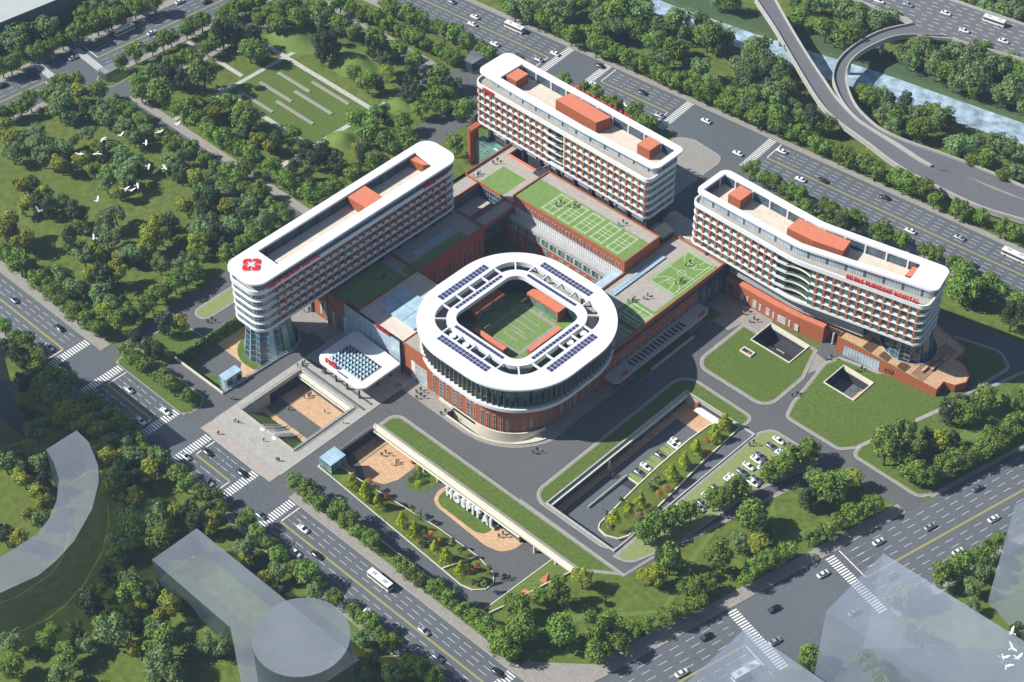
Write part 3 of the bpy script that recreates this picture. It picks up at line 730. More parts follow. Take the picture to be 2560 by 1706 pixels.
# west ward
oW = rrect(-65.7,-69.4,-49.8,24.8,4.6)
wW = ward('ward_building', 'long white ward block raised on a glass core, red emblem on its roof', oW, (-49.8,-60.4), (-49.8,18.4), 3.0,
          rrect(-66.3,-70,-49.3,25.4,5.2), [(-63,-56.7),(-53.3,-56.7),(-53.3,15.5),(-63,16.5)], rrect(-64.6,-60,-50.6,23.5,3.4), rrect(-64,-37,-52,22,1), wins=('glass','glassgreen','glassdark','glass','glassgreen'), sunny=False)
roofbox(wW, [(-62.3,-16.6),(-53.6,-16.6),(-53.6,-8.4),(-62.3,-8.4)], 35.1, 39.3); roofbox(wW, [(-62.8,13.2),(-56.8,14.2),(-55.3,16),(-62.8,16)], 35.1, 38.4)
core_tower(wW, TC[0]-1.3, TC[1]+.2, -4.9, 9.7, 7.4, ('teal','tealpale','glass','teal','glass','glassroof','glass'), ey=1.0)
def roof_emblem():
    cx, cy = -59.1, -62.9; r = thing('roof_emblem', 'red and white four petal emblem lying on the west ward roof', 'emblem', (cx, cy, 39.52), rad(45))
    def petal(sx, sy, inset, z0, z1, m):
        a = 3.0-inset; c = .2+inset; k = .75; p = [(c, c),(a-.3, c),(a, c+.3),(a, a-.75),(a-.75, a),(c+.3, a),(c, a-.3)]
        p = [(x*sx, y*sy) for x, y in p]; b = MB(); b.prism(ccw(p), z0, z1, m); b.build('petal' if m == 'red' else 'petal_border', r)
    for sx in (1, -1):
        for sy in (1, -1): petal(sx, sy, -.12, .0, .12, 'white'); petal(sx, sy, -.02, .12, .2, 'red'); petal(sx, sy, .14, .2, .24, 'white'); petal(sx, sy, .2, .24, .3, 'red')
    b = MB(); st = []
    for i in range(16):
        a = math.pi*2*i/16; rr = (2.0, 1.05, .5, 1.05)[i % 4]; a2 = a+math.pi/4; st.append((rr*math.cos(a2), rr*math.sin(a2)))
    b.prism(st, .3, .36, 'white'); b.build('star', r)
roof_emblem()
sign('red letters BEIJING FRIENDSHIP HOSPITAL running along the west ward parapet', 'BEIJING FRIENDSHIP HOSPITAL', (-49.5,-64.2,35.7), rad(90), 2.2, .35, 'red', 22.5)
sign('short row of small red characters at the far end of the west ward parapet', '友谊医院', (-49.5,7.6,35.7), rad(90), 1.7, .3, 'red', 5.6)
b = MB(); b.box(-49.62, 13.6, 35.8, -49.4, 19.4, 36.3, 'red'); b.build('sign_strip', label='thin red sign strip at the far end of the west ward parapet', cat='sign')
# north ward
oN = rpoly([(-81.6,64.8),(4.7,64.8),(4.7,82.4),(-81.6,82.4)], [3.6,2.4,3.6,3.6])
gN = ((-44.3,64.8),(-36.2,64.8))
wN = ward('ward_building', 'long white ward block at the back, farthest from the viewer, with three salmon roof boxes', oN, (-78.9,64.8), (2.9,64.8), 2.87,
          rpoly([(-82,66.9),(-60,66.2),(-30,66.4),(5.3,67.6),(5.3,83.8),(-82,83.8)], [3.4,0,0,2.6,2.6,3.4]), [(-72.2,69.6),(-30,69.0),(2.9,70.2),(2.9,81.3),(-72.2,81.3)],
          rpoly([(-79,69.2),(-58,67.9),(-30,68),(3.8,69.6),(3.8,82.6),(-73,82.6),(-79,80)], [1,0,0,2,2,1,1]), rpoly([(-77,66.8),(2.5,66.8),(2.5,81),(-77,81)], 1), gap=gN, wins=('glassgreen','glassdark','glassgreen','glass'))
roofbox(wN, rect(-71.6,72,-66.4,78.6), 35.1, 39.3); roofbox(wN, [(-47.6,73.2),(-27.6,73),(-25.8,79.2),(-46.2,79.8)], 35.1, 40); roofbox(wN, rect(-9.3,74.6,-3.6,80.6), 35.1, 39.3)
# east ward, bent in the middle
bend = (67.6,66.8)
oE = rpoly([(22.4,66.8),bend,(113,77.4),(110.2,94.0),(65.3,84.2),(22.4,84.2)], [2.8,30,2.8,3.2,20,3.2], 7)
gE = ((60,66.8),(73.6,68.2))
wE = ward('ward_building', 'bent white ward block on the right with raised red letters on its terrace', oE, (25.2,66.8), (110.3,76.8), 2.93,
          rpoly([(22,68.4),(66.8,69.3),(112.9,82.2),(109.6,95.4),(65,85.4),(22,85.4)], [3,24,2.8,3,20,3.2], 7), [(24.2,70.8),(66.2,71.6),(102.6,81.9),(101,90.6),(65.3,82.7),(24.2,82.7)],
          rpoly([(23.4,69.6),(66.6,70.5),(111.6,82.6),(108.8,93.6),(65.2,83.8),(23.4,83.8)], [1.5,24,1.5,2,20,2], 7), [(26,69.2),(37.3,69.2),(37.3,74.6),(67,75.2),(90,80),(88.4,87),(65.4,82.2),(26,82.2)], gap=gE, wins=('glassgreen','glassdark','glassgreen','glass'))
roofbox(wE, rect(31.8,75,37.1,81.6), 35.5, 39.3); roofbox(wE, [(57.8,74.3),(68,75),(78.6,77.7),(77.4,83.6),(67.5,81.9),(57.6,81.3)], 35.4, 39.6); roofbox(wE, [(99.6,83.6),(101.4,84.2),(100.7,89.4),(99,89)], 35.1, 38)
core_tower(wE, 103.2, 88.0, .2, 9.2, 7.6, ('glassdark','glass','glass','glassdark'), ph=.2)
sign('raised red letters BEIJING FRIENDSHIP HOSPITAL standing on the east ward terrace edge', 'BEIJING FRIENDSHIP HOSPITAL', (85.2,71.1,35.9), math.atan2(5.9,24.9), 2.3, .6, 'red', 25.2)
sign('small red characters on the left end of the north ward parapet', '1友谊医院', (-76.4,64.45,34.5), 0, 1.5, .2, 'red', 5.8)
b = thing('roof_sign', 'row of tiny red characters along the back canopy edge of the north ward', 'sign', (-50,84.3,39.3), 0)
letters(b, '北京友谊医院北京友谊医院', 1.3, .25, 'red', gap=.9, width=30)
# stacked balconies in the gaps of the north and east wards
def balconies(root, a, c, split, deep, zig=0):
    a = Vector(a); c = Vector(c); d = (c-a); Ln = d.length; d.normalize(); h = math.atan2(d.y, d.x); M = Matrix.Translation((a.x, a.y, 0)) @ Matrix.Rotation(h, 4, 'Z')
    for i in range(NF):
        z = Z0+FH_*i+(.75 if i == 0 else 0)
        if i > 0:
            b = MB(); b.box(0.1, -.35, z-.15, split, .0, z+.85, 'white'); b.box(0.1, 0, z-.12, split, deep, z+.05, 'grey'); b.xform(M); b.build('balcony', root)
        b = MB(); pts = []; nseg = 6
        for k in range(nseg+1):
            f = k/nseg; pts.append((split+.1+(Ln-split-.2)*f, -.1+zig*math.sin(f*math.pi)*1.0))
        y1 = deep if i == 0 else 2.4
        b.prism(pts+[(Ln-.1, y1),(split+.1, y1)], z-.1, z+.12, 'white', 'soil')
        if i > 0:
            out = [(p[0], p[1]-.25) for p in pts]; b.ring(out, pts, z-.15, z+.4, 'white', closed=False)
        b.xform(M); b.build('planted_terrace', root)
        if i > 0:
            b = MB(); b.box(.3, 3.2, z+.1, Ln-.3, 3.4, z+2.9, 'glassdark'); b.xform(M); b.build('balcony_glazing', root)
        b = MB(); b.box(.06, .9, z+.1, split-.05, deep-.1, Z0+FH_*(i+1)-.3, 'dark'); b.xform(M); b.build('recess_shade_block', root)  # solid dark block stands in for the shade inside the recess
balconies(wN, (-44.3,64.8), (-36.2,64.8), 4.6, 4.4)
balconies(wE, (60,66.8), (73.6,68.35), 4.2, 4.6, zig=1)

# ---------------------------------------------------------------- podium
pod = thing('podium_building', 'low terracotta brick podium joining the ward blocks around open courts', 'hospital building')
def wing(poly, z0, z1, wall='brick', roof='plaza2', par=.9, parm='brick', name='wing', root=None, pt=.35):
    p = ccw(poly); b = MB(); b.prism(p, z0, z1, wall, roof, bottom=z0 > 1)
    if par: b.ring(offset(p, .06), offset(p, -pt), z1-.25, z1+par, parm)
    return b.build(name, root or pod)
wing([(-60,-37.5),(-43.6,-37.5),(-43.6,-36),(-38,-36),(-38,-8),(-60,-8)], .02, 14)
wing(rect(-60,-8,-37.5,25), .02, 14); wing(rect(-64,25,-56.5,42), .02, 14); wing(rect(-43.5,25,-37.5,42), 9, 14, par=.7)
wing([(-64,42),(-38.5,42),(-38.5,61.3),(-64,61.3)], .02, 14, par=0); wing(rect(-64,61.3,-60.4,66.5), .02, 14, par=0); wing(rect(-44.9,61.3,-38.5,64.4), .02, 14, par=0)
def parapet(path, z, h=.9, t=.4, m='brick', root=None):
    b = MB(); b.ring(path, offset(path, -t, False), z-.2, z+h, m, closed=False); return b.build('parapet', root or pod)
parapet([(-64.05,66.5),(-64.05,25),(-64.05,24)], 14); parapet([(-56.5,42.0),(-43.5,42.0)], 14, t=-.4); parapet([(-60.4,66.2),(-60.4,61.3),(-44.9,61.3),(-44.9,66)], 14, t=.4, m='orange')
wing([(-37.9,-36.3),(-16.4,-36.3),(-16.4,-8.2),(-37.9,-8.2)], .02, 13.95, 'grey', 'beige', par=.25, parm='cream', name='entrance_hall')
b = MB(); b.prism(rect(-35.4,-29.8,-17.5,-17), 14.0, 14.7, 'mullight', 'glassroof')
for x in (-29.4,-23.4): b.box(x-.08,-29.8,14.7,x+.08,-17,14.76,'mullion')
b.box(-35.4,-23.5,14.7,-17.5,-23.34,14.76,'mullion'); b.build('roof_light', pod)
q = glass_wall([(-43.6,-37.6),(-16.4,-37.6)], .05, 14.9, 1.35, 'glasslight', 'mullight', rails=9, alt='glassroof', every=2); q.box(-43.6,-37.45,.05,-16.5,-36.4,14.7,'glassdark'); q.build('glass_hall_front', pod)
base = [(-16.3,-36.4),(18.9,-36.4)]+arc(18.05,-88,-2,16)+[(36.95,-18),(37.4,22),(-16.3,22)]
wing(base, .02, 14, roof='plaza2', par=.3)
wing([(15,22),(37.45,22),(37.45,69),(15,69)], .02, 14, par=.7)
wing([(-38.4,41),(15,41),(15,60),(-38.4,60)], .02, 19, 'brick', 'plaza2', par=.5)
wing([(-38.4,38),(15,38),(15,41),(-38.4,41)], .02, 12, 'brick', 'grey', par=0)
wing(rect(-38.4,60,15,62.6), .02, 13.8, 'brick', 'dark', par=.5, parm='orange'); wing(rect(-38.4,62.7,20,64.3), .02, 12.2, 'dark', 'dark', par=0)
parapet([(-26,64.35),(14,64.35)], 12.6, 1.6, .4, 'orange')
# rooftop lawns and courts
def roofpatch(poly, m, z, lab, nm='roof_lawn'): return sheet(nm, [poly], z, m, holes=[], parent=pod)
for p, m, z in (([(-52.5,-37),(-38.7,-37),(-38.7,-13),(-45,-13),(-52.5,-13)],'roofgreen',14.03),(rect(-42.6,-11.4,-38.4,17.6),'roofgreen',14.03),(rect(-57,42.6,-45.6,55.4),'roofgreen',14.03),
             (rect(-38,41.5,14.6,54.8),'roofgreen',19.03),([(23,44.2),(23.2,66),(37,66.4),(37,18.8),(32.6,18.6),(30,25),(26,31.6),(35.5,33.4),(35.5,44.2)],'roofgreen',14.03)): roofpatch(p, m, z, '')
roofpatch(rect(25.5,20,36.9,33.4), 'roofgreen', 14.036, '')
def lines(name, segs, z, w=.13, root=None):
    b = MB()
    for i, (x0, y0, x1, y1) in enumerate(segs):
        d = Vector((x1-x0, y1-y0)); 
        if d.length < .01: continue
        d.normalize(); u = Vector((-d.y, d.x))*w/2; a = Vector((x0, y0))-d*w/2; c = Vector((x1, y1))+d*w/2; zz = z+(i % 5)*.004
        b.face([(*(a-u), zz), (*(c-u), zz), (*(c+u), zz), (*(a+u), zz)], 'court')
    return b.build(name, root or pod)
def R4(x0, y0, x1, y1): return [(x0,y0,x1,y0),(x1,y0,x1,y1),(x1,y1,x0,y1),(x0,y1,x0,y0)]
def circ(x, y, r, a0=0, a1=360, n=20): 
    p = [(x+r*math.cos(rad(a0+(a1-a0)*i/n)), y+r*math.sin(rad(a0+(a1-a0)*i/n))) for i in range(n+1)]
    return [(*a, *c) for a, c in zip(p, p[1:])]
def badminton(x0, y0, x1, y1):
    s = R4(x0, y0, x1, y1); w = x1-x0; h = y1-y0; my = (y0+y1)/2
    s += [(x0, y0+h*.06, x1, y0+h*.06), (x0, y1-h*.06, x1, y1-h*.06), (x0+w*.08, y0, x0+w*.08, y1), (x1-w*.08, y0, x1-w*.08, y1),
          (x0, my-h*.15, x1, my-h*.15), (x0, my+h*.15, x1, my+h*.15), (x0, my, x1, my), ((x0+x1)/2, y0, (x0+x1)/2, y1)]
    return s
for k in range(5): x = -26.4+k*7.75; lines('badminton_court', badminton(x, 42.9, x+5.6, 53.9), 19.06)
lines('badminton_court', badminton(26.2, 27.6, 32.6, 36.9) if False else badminton(30.4,27.0,36.0,37.2) if False else badminton(27.4,31.9-5.6,36.4,31.9), 14.07)
lines('badminton_court', badminton(27.4,19.9,36.4,24.9), 14.07)
bx0, by0, bx1, by1 = 23.4, 44.5, 35.5, 65.9; cx = (bx0+bx1)/2
lines('basketball_court', R4(bx0,by0,bx1,by1)+R4(bx0+.5,by0+.5,bx1-1.2,by1-.5)+[(bx0,(by0+by1)/2,bx1,(by0+by1)/2)]+circ(cx,(by0+by1)/2,1.5)+circ(cx,by0+1.2,5.2,5,175)+circ(cx,by1-1.2,5.2,185,355)+
      circ(cx,by0+5,1.5)+circ(cx,by1-5,1.5)+[(cx-2.4,by0+.5,cx-1.5,by0+5),(cx+2.4,by0+.5,cx+1.5,by0+5),(cx-1.5,by0+5,cx+1.5,by0+5),(cx-2.4,by1-.5,cx-1.5,by1-5),(cx+2.4,by1-.5,cx+1.5,by1-5),(cx-1.5,by1-5,cx+1.5,by1-5)], 14.07)
def skylight(x0, y0, x1, y1, z, n, along='y'):
    b = MB(); b.box(x0, y0, z, x1, y1, z+.5, 'mullight', 'glassroof')
    for i in range(n+1):
        if along == 'y': y = y0+(y1-y0)*i/n; b.bar((x0, y, z+.54), (x1, y, z+.54), .1, 'mullion')
        else: x = x0+(x1-x0)*i/n; b.bar((x, y0, z+.54), (x, y1, z+.54), .1, 'mullion')
    m = (x0+x1)/2; b.bar((m, y0, z+.55), (m, y1, z+.55), .12, 'mullight'); b.build('skylight', pod)
skylight(17.9,30,20.3,57.3,14.02,20); skylight(-46.4,-3,-44,16,14.02,14); 
b = MB(); b.box(10.3,22,10.5,13.6,41,12.9,'glass','glassroof')
for i in range(13): b.bar((10.3,22+1.5*i,12.95),(13.6,22+1.5*i,12.95),.1,'mullight')
b.build('glass_link', pod)
for pts, z, nm in ((gl(3,[(1130,1500),(1210,1450),(1270,1510),(1190,1560)],16.6), 16.6, 'stair_head'), ([(-46,59.8),(-36.5,59.8),(-36.5,64.3),(-46,64.3)], 14.9, 'link_roof')):
    b = MB(); b.prism(ccw(pts), 14.02 if z < 15 else 12, z, 'glassdark', 'dark'); b.build(nm, pod)
# ring-side brick block: thin window band and windows
P = Pool(pod)
def winrow(x0, y0, x1, y1, specs, out=.02):
    """specs: (distance, z, width, height, glass, nx, nz) along a wall from p0 to p1, outward on the right"""
    d = Vector((x1-x0, y1-y0)); Ln = d.length; d.normalize(); h = math.atan2(d.y, d.x); nn = Vector((d.y, -d.x))
    for s, z, w_, hh, gm, nx, nz in specs:
        p = Vector((x0, y0))+d*s+nn*out; P.add(window_mesh(w_, hh, gm, 'cream' if hh > 3.5 else 'mullight', nx, nz), p.x, p.y, z, h)
sp = []
for k in range(9): sp.append((3+k*7.2, 3.2, 1.7, 5.2, 'glass', 2, 3)); sp.append((6.4+k*7.2, 3.6, 1.0, 4.4, 'glassdark', 1, 3))
winrow(37.45, 4, 37.45, 69, sp, .0)
winrow(37.2, -17, 37.4, 3, [(1+k*3.4, 1.6, 1.5 if k % 2 else 1.0, 7.2, 'glass', 2, 4) for k in range(6)], .02)
winrow(-16.3, -36.4, 18.9, -36.4, [(4.0, .3, 2.0, 8.2, 'whitewarm', 1, 1), (6.1, .3, 5.6, 7.6, 'glasslight', 5, 4)]+[(14.4+k*3.2, .5, (.9, 1.9)[k % 2], 8.2, ('glassdark','glass')[k % 2], 1+k % 2, 5) for k in range(7)], .02)
for i in range(11):
    a = -84+i*7.8; p = (RC[0]+18.08*math.cos(rad(a)), RC[1]+18.08*math.sin(rad(a))); h = rad(a+90)
    P.add(window_mesh(.75, 7.0, 'glassdark', 'mullight', 1, 3), p[0]-.37*math.cos(h), p[1]-.37*math.sin(h), .9, h)
winrow(-58, -37.5, -43.6, -37.5, [(1.0,2.4,1.0,6,'glasslight',1,3),(3.6,.3,2.2,9,'glass',2,5),(7.4,.3,1.2,7,'glasslight',1,4),(9.6,.3,3.6,8,'glass',3,5),(13.4,.3,.9,8,'whitewarm',1,1)], .03)
for k in range(8): winrow(-37.5, -7, -37.5, 24, [(2+k*3.8, 2.5, 1.5 if k % 2 else .9, 8.0, 'glassdark', 2, 4)], .03)
for k in range(16): winrow(-38.4, 41, 15, 41, [(2.6+k*3.35, 15.2, .55, 2.4, 'dark', 1, 1), (3.9+k*3.35, 15.2, .55, 2.4, 'dark', 1, 1)] if k < 15 else [], .03)
P.flush(66)
P = Pool(pod)
for k in range(26): P.add(window_mesh((1.5, .7)[k % 2], 3.0, ('glassgreen','dark')[k % 2], 'mullight', 1, 1), -37.2+k*2.02, 37.66, 7.9, 0)
for k in range(13): P.add(window_mesh((1.8, 1.1)[k % 2], 4.6, 'teal', 'mullight', 2, 3), -36+k*3.9, 37.98, 1.2, 0)
P.flush(33)
b = MB(); b.box(-38.4,37.7,7.2,15,37.98,12.02,'grey'); b.build('grey_wall_band', pod)
glass_wall([(-38.3,40.85),(14.6,40.85)], 12.03, 14.9, 1.05, 'white', 'mullion', rails=3, mw=.1).build('clerestory', pod)  # glass panes painted white to show the light on them
glass_wall([(37.52,-8),(37.55,69)], 11.2, 12.5, 1.05, 'glass', 'glassdark', rails=1, mw=.16).build('ribbon_window', pod)
rb = [(3,-36.45),(18.9,-36.45)]+arc(18.12,-90,0,16)+[(37.05,-17),(37.4,-8)]
glass_wall(rb, 10.3, 11.5, .95, 'glassroof', 'dark', rails=1, mw=.1).build('ribbon_window', pod)
b = MB()
for p, h, s in walk([(-43.2,-37.6),(-16.5,-37.6)], 1.35): pass
glass_wall([(37.5,55),(37.5,68.6)], 1.0, 12.6, 1.3, 'glass', 'dark', rails=4).build('glazed_bay', pod)
glass_wall([(-37.44,25),(-37.44,42)], 8.9, 13.0, 1.2, 'glass', 'dark', rails=2).build('bridge_glazing', pod)
# court pit glazing
b = glass_wall([(-56.4,25.1),(-43.6,25.1),(-43.6,41.9),(-56.4,41.9)][::-1], 1, 13.2, 1.3, 'glassdark', 'mullight', closed=True, rails=6); b.build('court_glazing', pod)
b = MB(); b.box(-56.3,25.2,.05,-43.7,41.8,.3,'dark','concrete'); b.box(-56.2,30,.3,-50,41,9,'concrete'); b.box(-47,26,.3,-43.8,33,10,'grey'); b.build('court_stair', pod)
# brick frame and glass hall under the north ward end
b = MB(); b.box(-80.6,60.2,.02,-79.4,65.0,17.2,'brick'); b.box(-79.4,60.2,16.2,-78,65,17.2,'brick'); b.build('brick_frame', pod)
b = glass_wall([(-78.5,62.6),(-64.3,62.6)], .05, 11, 1.4, 'teal', 'mullight', rails=7); b.box(-78.4,62.7,.05,-64.4,66.5,11,'glassdark','teal'); b.build('glass_hall', pod)
# raised ramp wall between north and east wards
b = MB(); b.prism(ccw([(9.5,67.6),(22,72.5),(22,73.3),(9.5,68.4)]), .02, 13.5, 'cream'); b.prism(ccw([(2,70),(9.5,68.4),(22,73.3),(22,84),(2,84)]), .02, 9.5, 'grey', 'plaza2'); b.build('ramp_wall', pod)
# sign on the glass hall front
sg = thing('roof_sign', 'red characters standing above the glass hall front beside the ring building', 'sign', (-27.5,-37.9,14.9), 0); letters(sg, '门急诊楼入口', 1.7, .35, 'red', width=6.6)

# ---------------------------------------------------------------- ring building
ring = thing('ring_building', 'white ring shaped roof building with solar panels around an inner court', 'hospital building')
r_out = rrect(-19.6,-40.3,42.4,21.2,24.5,16); so_ = rrect(-11.6,-31.1,33,13.7,10,12); si_ = rrect(-8.4,-28,29.6,10.5,8.5,12); co_ = rrect(-5,-24.6,26.1,7.2,4.8,10)
def ring_slab(a, c, z0, z1, m, nm, root=ring, na=160):
    """band between two rounded rectangles given as matching samplings"""
    def samp(p, n):
        cx_, cy_ = 11.4, -8.7; out = []
        for i in range(n):
            t = 2*math.pi*i/n; d = Vector((math.cos(t), math.sin(t))); best = 0
            for k in range(len(p)):
                A = Vector(p[k])-Vector((cx_, cy_)); B_ = Vector(p[(k+1) % len(p)])-Vector((cx_, cy_)); e = B_-A; den = d.x*e.y-d.y*e.x
                if abs(den) < 1e-9: continue
                s = (A.x*e.y-A.y*e.x)/den; u = (A.x*d.y-A.y*d.x)/den
                if s > 0 and -1e-6 <= u <= 1+1e-6: best = max(best, s)
            out.append((cx_+d.x*best, cy_+d.y*best))
        return out
    b = MB(); b.ring(samp(a, na), samp(c, na), z0, z1, m); return b.build(nm, root)
ring_slab(r_out, so_, 23.7, 24.5, 'white', 'roof_ring'); ring_slab(offset(r_out, -.5), offset(so_, .4), 23.2, 23.7, 'white', 'roof_edge')
ring_slab(si_, co_, 22.9, 24.45, 'white', 'inner_roof_ring')
b = MB(); b.ring(so_, offset(so_, .02), 22.6, 23.75, 'white'); b.build('slot_upstand', ring)
CC = Vector((11.4,-8.7))
spk = []
for side in range(4):
    for k in range(-2, 3):
        t = k*6.2
        if side == 0: spk.append(((10.2+t, -31.3), (10.2+t, -27.8)))
        if side == 1: spk.append(((33.2, -8.9+t), (29.4, -8.9+t)))
        if side == 2: spk.append(((10.2+t, 13.9), (10.2+t, 10.3)))
        if side == 3: spk.append(((-11.8, -8.9+t), (-8.2, -8.9+t)))
for (sx, sy), a in (((1,1),45),((-1,1),135),((-1,-1),225),((1,-1),315)):
    dd = Vector((sx, sy)).normalized(); ci = Vector((10.7+sx*12.3, -8.7+sy*12.4)); ci2 = Vector((10.6+sx*10.5, -8.75+sy*10.75))
    spk.append((tuple(ci+dd*10.1), tuple(ci2+dd*8.4)))
for a, c in spk: b = MB(); b.bar((*a, 24.1), (*c, 24.1), .5, 'white', .7); b.build('roof_spoke', ring)
# terrace in the slot
ring_slab(offset(so_, 3.0), offset(si_, -.1), 19.9, 20.3, 'plaza2', 'slot_terrace')
# outer glass, fins, ledge
ledge = rrect(-18.9,-39.2,41.5,20.4,23.6,14); ring_slab(ledge, offset(ledge, -5), 12.9, 14.2, 'white', 'white_ledge')
gw = rrect(-15.4,-35.7,38.1,17,20,12)
glass_wall(gw, 14.3, 23.3, 1.5, 'teal', 'mullion', closed=True, rails=3, alt='glassdark', every=3).build('outer_glazing', ring)
sheet('planted_strip', [offset(ledge, -1.6)], 14.26, 'roofgreen', holes=[gw], parent=ring)
fp = offset(ledge, -.7); step = plen(fp+[fp[0]])/98
fm = MB(); fm.box(-.09,-.1,0,.09,1.15,9.1,'finmetal'); fmesh = fm.mesh('fin')
pm = MB(); pm.box(-.75,.9,0,.1,3.2,.04,'plaza2'); pmm = pm.mesh('paving_slab')
for i, (p, h, s) in enumerate(walk(fp, step, 0, True)[:98]):
    link('fin', fmesh, ring, (p.x, p.y, 14.2), h)
paving = MB()
for p, h, s in walk(fp, step, 0, True)[:98]: paving.add(pm, Matrix.Translation((p.x, p.y, 14.27)) @ Matrix.Rotation(h, 4, 'Z'))
paving.build('strip_paving', ring)
# solar arrays
def solar(x0, y0, x1, y1, nx, ny):
    b = MB(); w_ = (x1-x0)/nx; h_ = (y1-y0)/ny
    for i in range(nx):
        for j in range(ny):
            b.box(x0+i*w_+.11*w_, y0+j*h_+.08*h_, 24.52, x0+(i+1)*w_-.11*w_, y0+(j+1)*h_-.08*h_, 24.66, 'solar')
    b.build('solar_array', ring)
for x0,y0,x1,y1,nx,ny in ((-1.3,-34.8,21.4,-32.1,14,2),(-1.3,14.9,21.4,17.6,14,2),(-15.6,-20.3,-12.9,2.4,2,14),(34.2,-20.3,36.9,2.4,2,14)): solar(x0,y0,x1,y1,nx,ny)
for x0,y0,x1,y1,nx,ny in ((-1.1,-26.9,21.2,-25.6,14,1),(-1.1,8.1,21.2,9.4,14,1),(-7.7,-20,-6.4,2.4,1,14),(27.4,-20,28.7,2.4,1,14)): solar(x0,y0,x1,y1,nx,ny)
for x, y in (g(10,475,625,23.4), g(10,560,685,23.4), g(10,1328,608,23.4), g(10,1242,668,23.4)):
    b = MB(); b.cyl(x, y, 20.3, 22.9, .3, .3, 'grey', 8); b.cyl(x, y, 22.9, 23.5, 1.15, 1.2, 'white', 20); b.build('round_vent_hood', ring)
for x, y in (g(10,640,740,19.5), g(10,545,655,19.5), g(10,1150,705,19.5), g(10,700,770,19.5)):
    b = MB(); b.box(x-1.5,y-.7,20.32,x+1.5,y+.7,21.6,'brick','brick'); b.build('brick_planter', ring)
for x, y in ((-4,-30.5),(17.5,-30.8),(26,-29.6),(32.6,-19),(32.5,6),(3,13.2),(20,13.2)):
    b = MB(); b.cyl(x, y, 20.3, 23.7, .4, .4, 'dark', 8); b.build('column', ring)
# inner court
glass_wall(offset(si_, .3), 14.1, 22.9, 1.4, 'glassdark', 'glass', closed=True, rails=3).build('court_glazing', ring)
sheet('court_lawn', [offset(si_, .2)], 14.05, 'roofgreen', holes=[], parent=ring)
for k, r in enumerate((rect(-.6,-14.4,16.6,-13.0), rect(-.6,4.2,16.6,5.6), rect(-.6,-13.0,.8,4.2), rect(15.2,-13.0,16.6,4.2))): sheet('court_path', [r], 14.07+.001*k, 'walk', holes=[], parent=ring)
for k, r in enumerate((rect(2.5,.6,11.5,1.2), rect(3.2,-2.4,13,-1.8), rect(2.6,-5.4,10.5,-4.6), rect(6,-6.8,13.4,-6.2), rect(5,-9.6,12,-9), rect(-4.3,-5,-.6,-4), rect(7,5.6,8.4,7))): sheet('court_path', [r], 14.08+.001*k, 'walk', holes=[], parent=ring)
def pavilion(x0, y0, x1, y1, z1, glassside):
    r = ring; b = MB(); b.box(x0,y0,z1-.9,x1,y1,z1,'brick','orange')
    if glassside == 'E':
        b.box(x0,y0,14.06,x1,y0+.5,z1-.9,'brick'); b.box(x0,y1-.5,14.06,x1,y1,z1-.9,'brick'); b.box(x0,y0+.5,14.06,x0+.4,y1-.5,z1-.9,'brick'); b.build('pavilion', r)
        glass_wall([(x1-.5,y0+.5),(x1-.5,y1-.5)], 14.1, z1-.9, 1.1, 'teal', 'mullion', rails=3).build('pavilion_glazing', r)
    else:
        b.box(x0,y0,14.06,x0+.5,y1,z1-.9,'brick'); b.box(x1-.5,y0,14.06,x1,y1,z1-.9,'brick'); b.box(x0+.5,y1-.4,14.06,x1-.5,y1,z1-.9,'brick'); b.build('pavilion', r)
        glass_wall([(x0+.5,y0+.5),(x1-.5,y0+.5)], 14.1, z1-.9, 1.1, 'teal', 'mullion', rails=3).build('pavilion_glazing', r)
pavilion(-9,-12.9,-4.2,1.2,18.5,'E'); pavilion(.5,6.7,15,11,18.5,'S')
for bx in (rect(-.6,-18.4,13.4,-16.4), rect(18.8,-12.4,20.6,3)): b = MB(); b.prism(bx, 14.06, 17.5, 'brick', 'orange'); b.build('brick_screen', ring)
# hall canopy in front
can = thing('entrance_canopy', 'white rounded entrance canopy with a field of glass pyramids and red characters', 'canopy')
cp = rpoly([(-37.6,-57.6),(-14.4,-57.6),(-14.4,-39.4),(-37.6,-38.2)], [4,3.2,.4,2], 8)
sk = [(-33.6,-54.3),(-17.9,-54.3),(-17.9,-45.0),(-33.6,-45.0)]
sheet('canopy_roof', [cp], 7.4, 'white', holes=[sk], parent=can)
b = MB(); b.ring(ccw(cp), offset(ccw(cp), -.6), 6.5, 7.38, 'white'); b.build('canopy_edge', can); sheet('canopy_soffit', [cp], 6.5, 'white', holes=[sk], parent=can)
b = MB(); nx, ny = 10, 6; wx = 15.7/nx; wy = 9.3/ny
for i in range(nx):
    for j in range(ny):
        x = -33.6+i*wx; y = -54.3+j*wy; c = (x+wx*.5, y+wy*.5, 8.6); q = [(x+.04,y+.04,7.3),(x+wx-.04,y+.04,7.3),(x+wx-.04,y+wy-.04,7.3),(x+.04,y+wy-.04,7.3)]
        for k in range(4): b.face([q[k], q[(k+1) % 4], c], ('glassroof','glassdark','glass','glasslight')[k])  # faces toward the sun paler, others darker: shading put into the glass colours
b.build('glass_pyramid_field', can)
b = MB(); b.ring(offset(sk, .15), offset(sk, -.02), 7.2, 7.6, 'grey'); b.build('skylight_frame', can)
for x in (-35,-29.5,-24,-18):
    for y in (-55.5,-47,-41):
        b = MB(); b.box(x-.25,y-.25,.15,x+.25,y+.25,6.5,'dark'); b.build('column', can)
sg = thing('roof_sign', 'two big red characters standing on the white entrance canopy', 'sign', (-33.3,-56.2,7.45), rad(0)); letters(sg, '门诊', 2.2, .5, 'red', width=5.6, bold=.05)
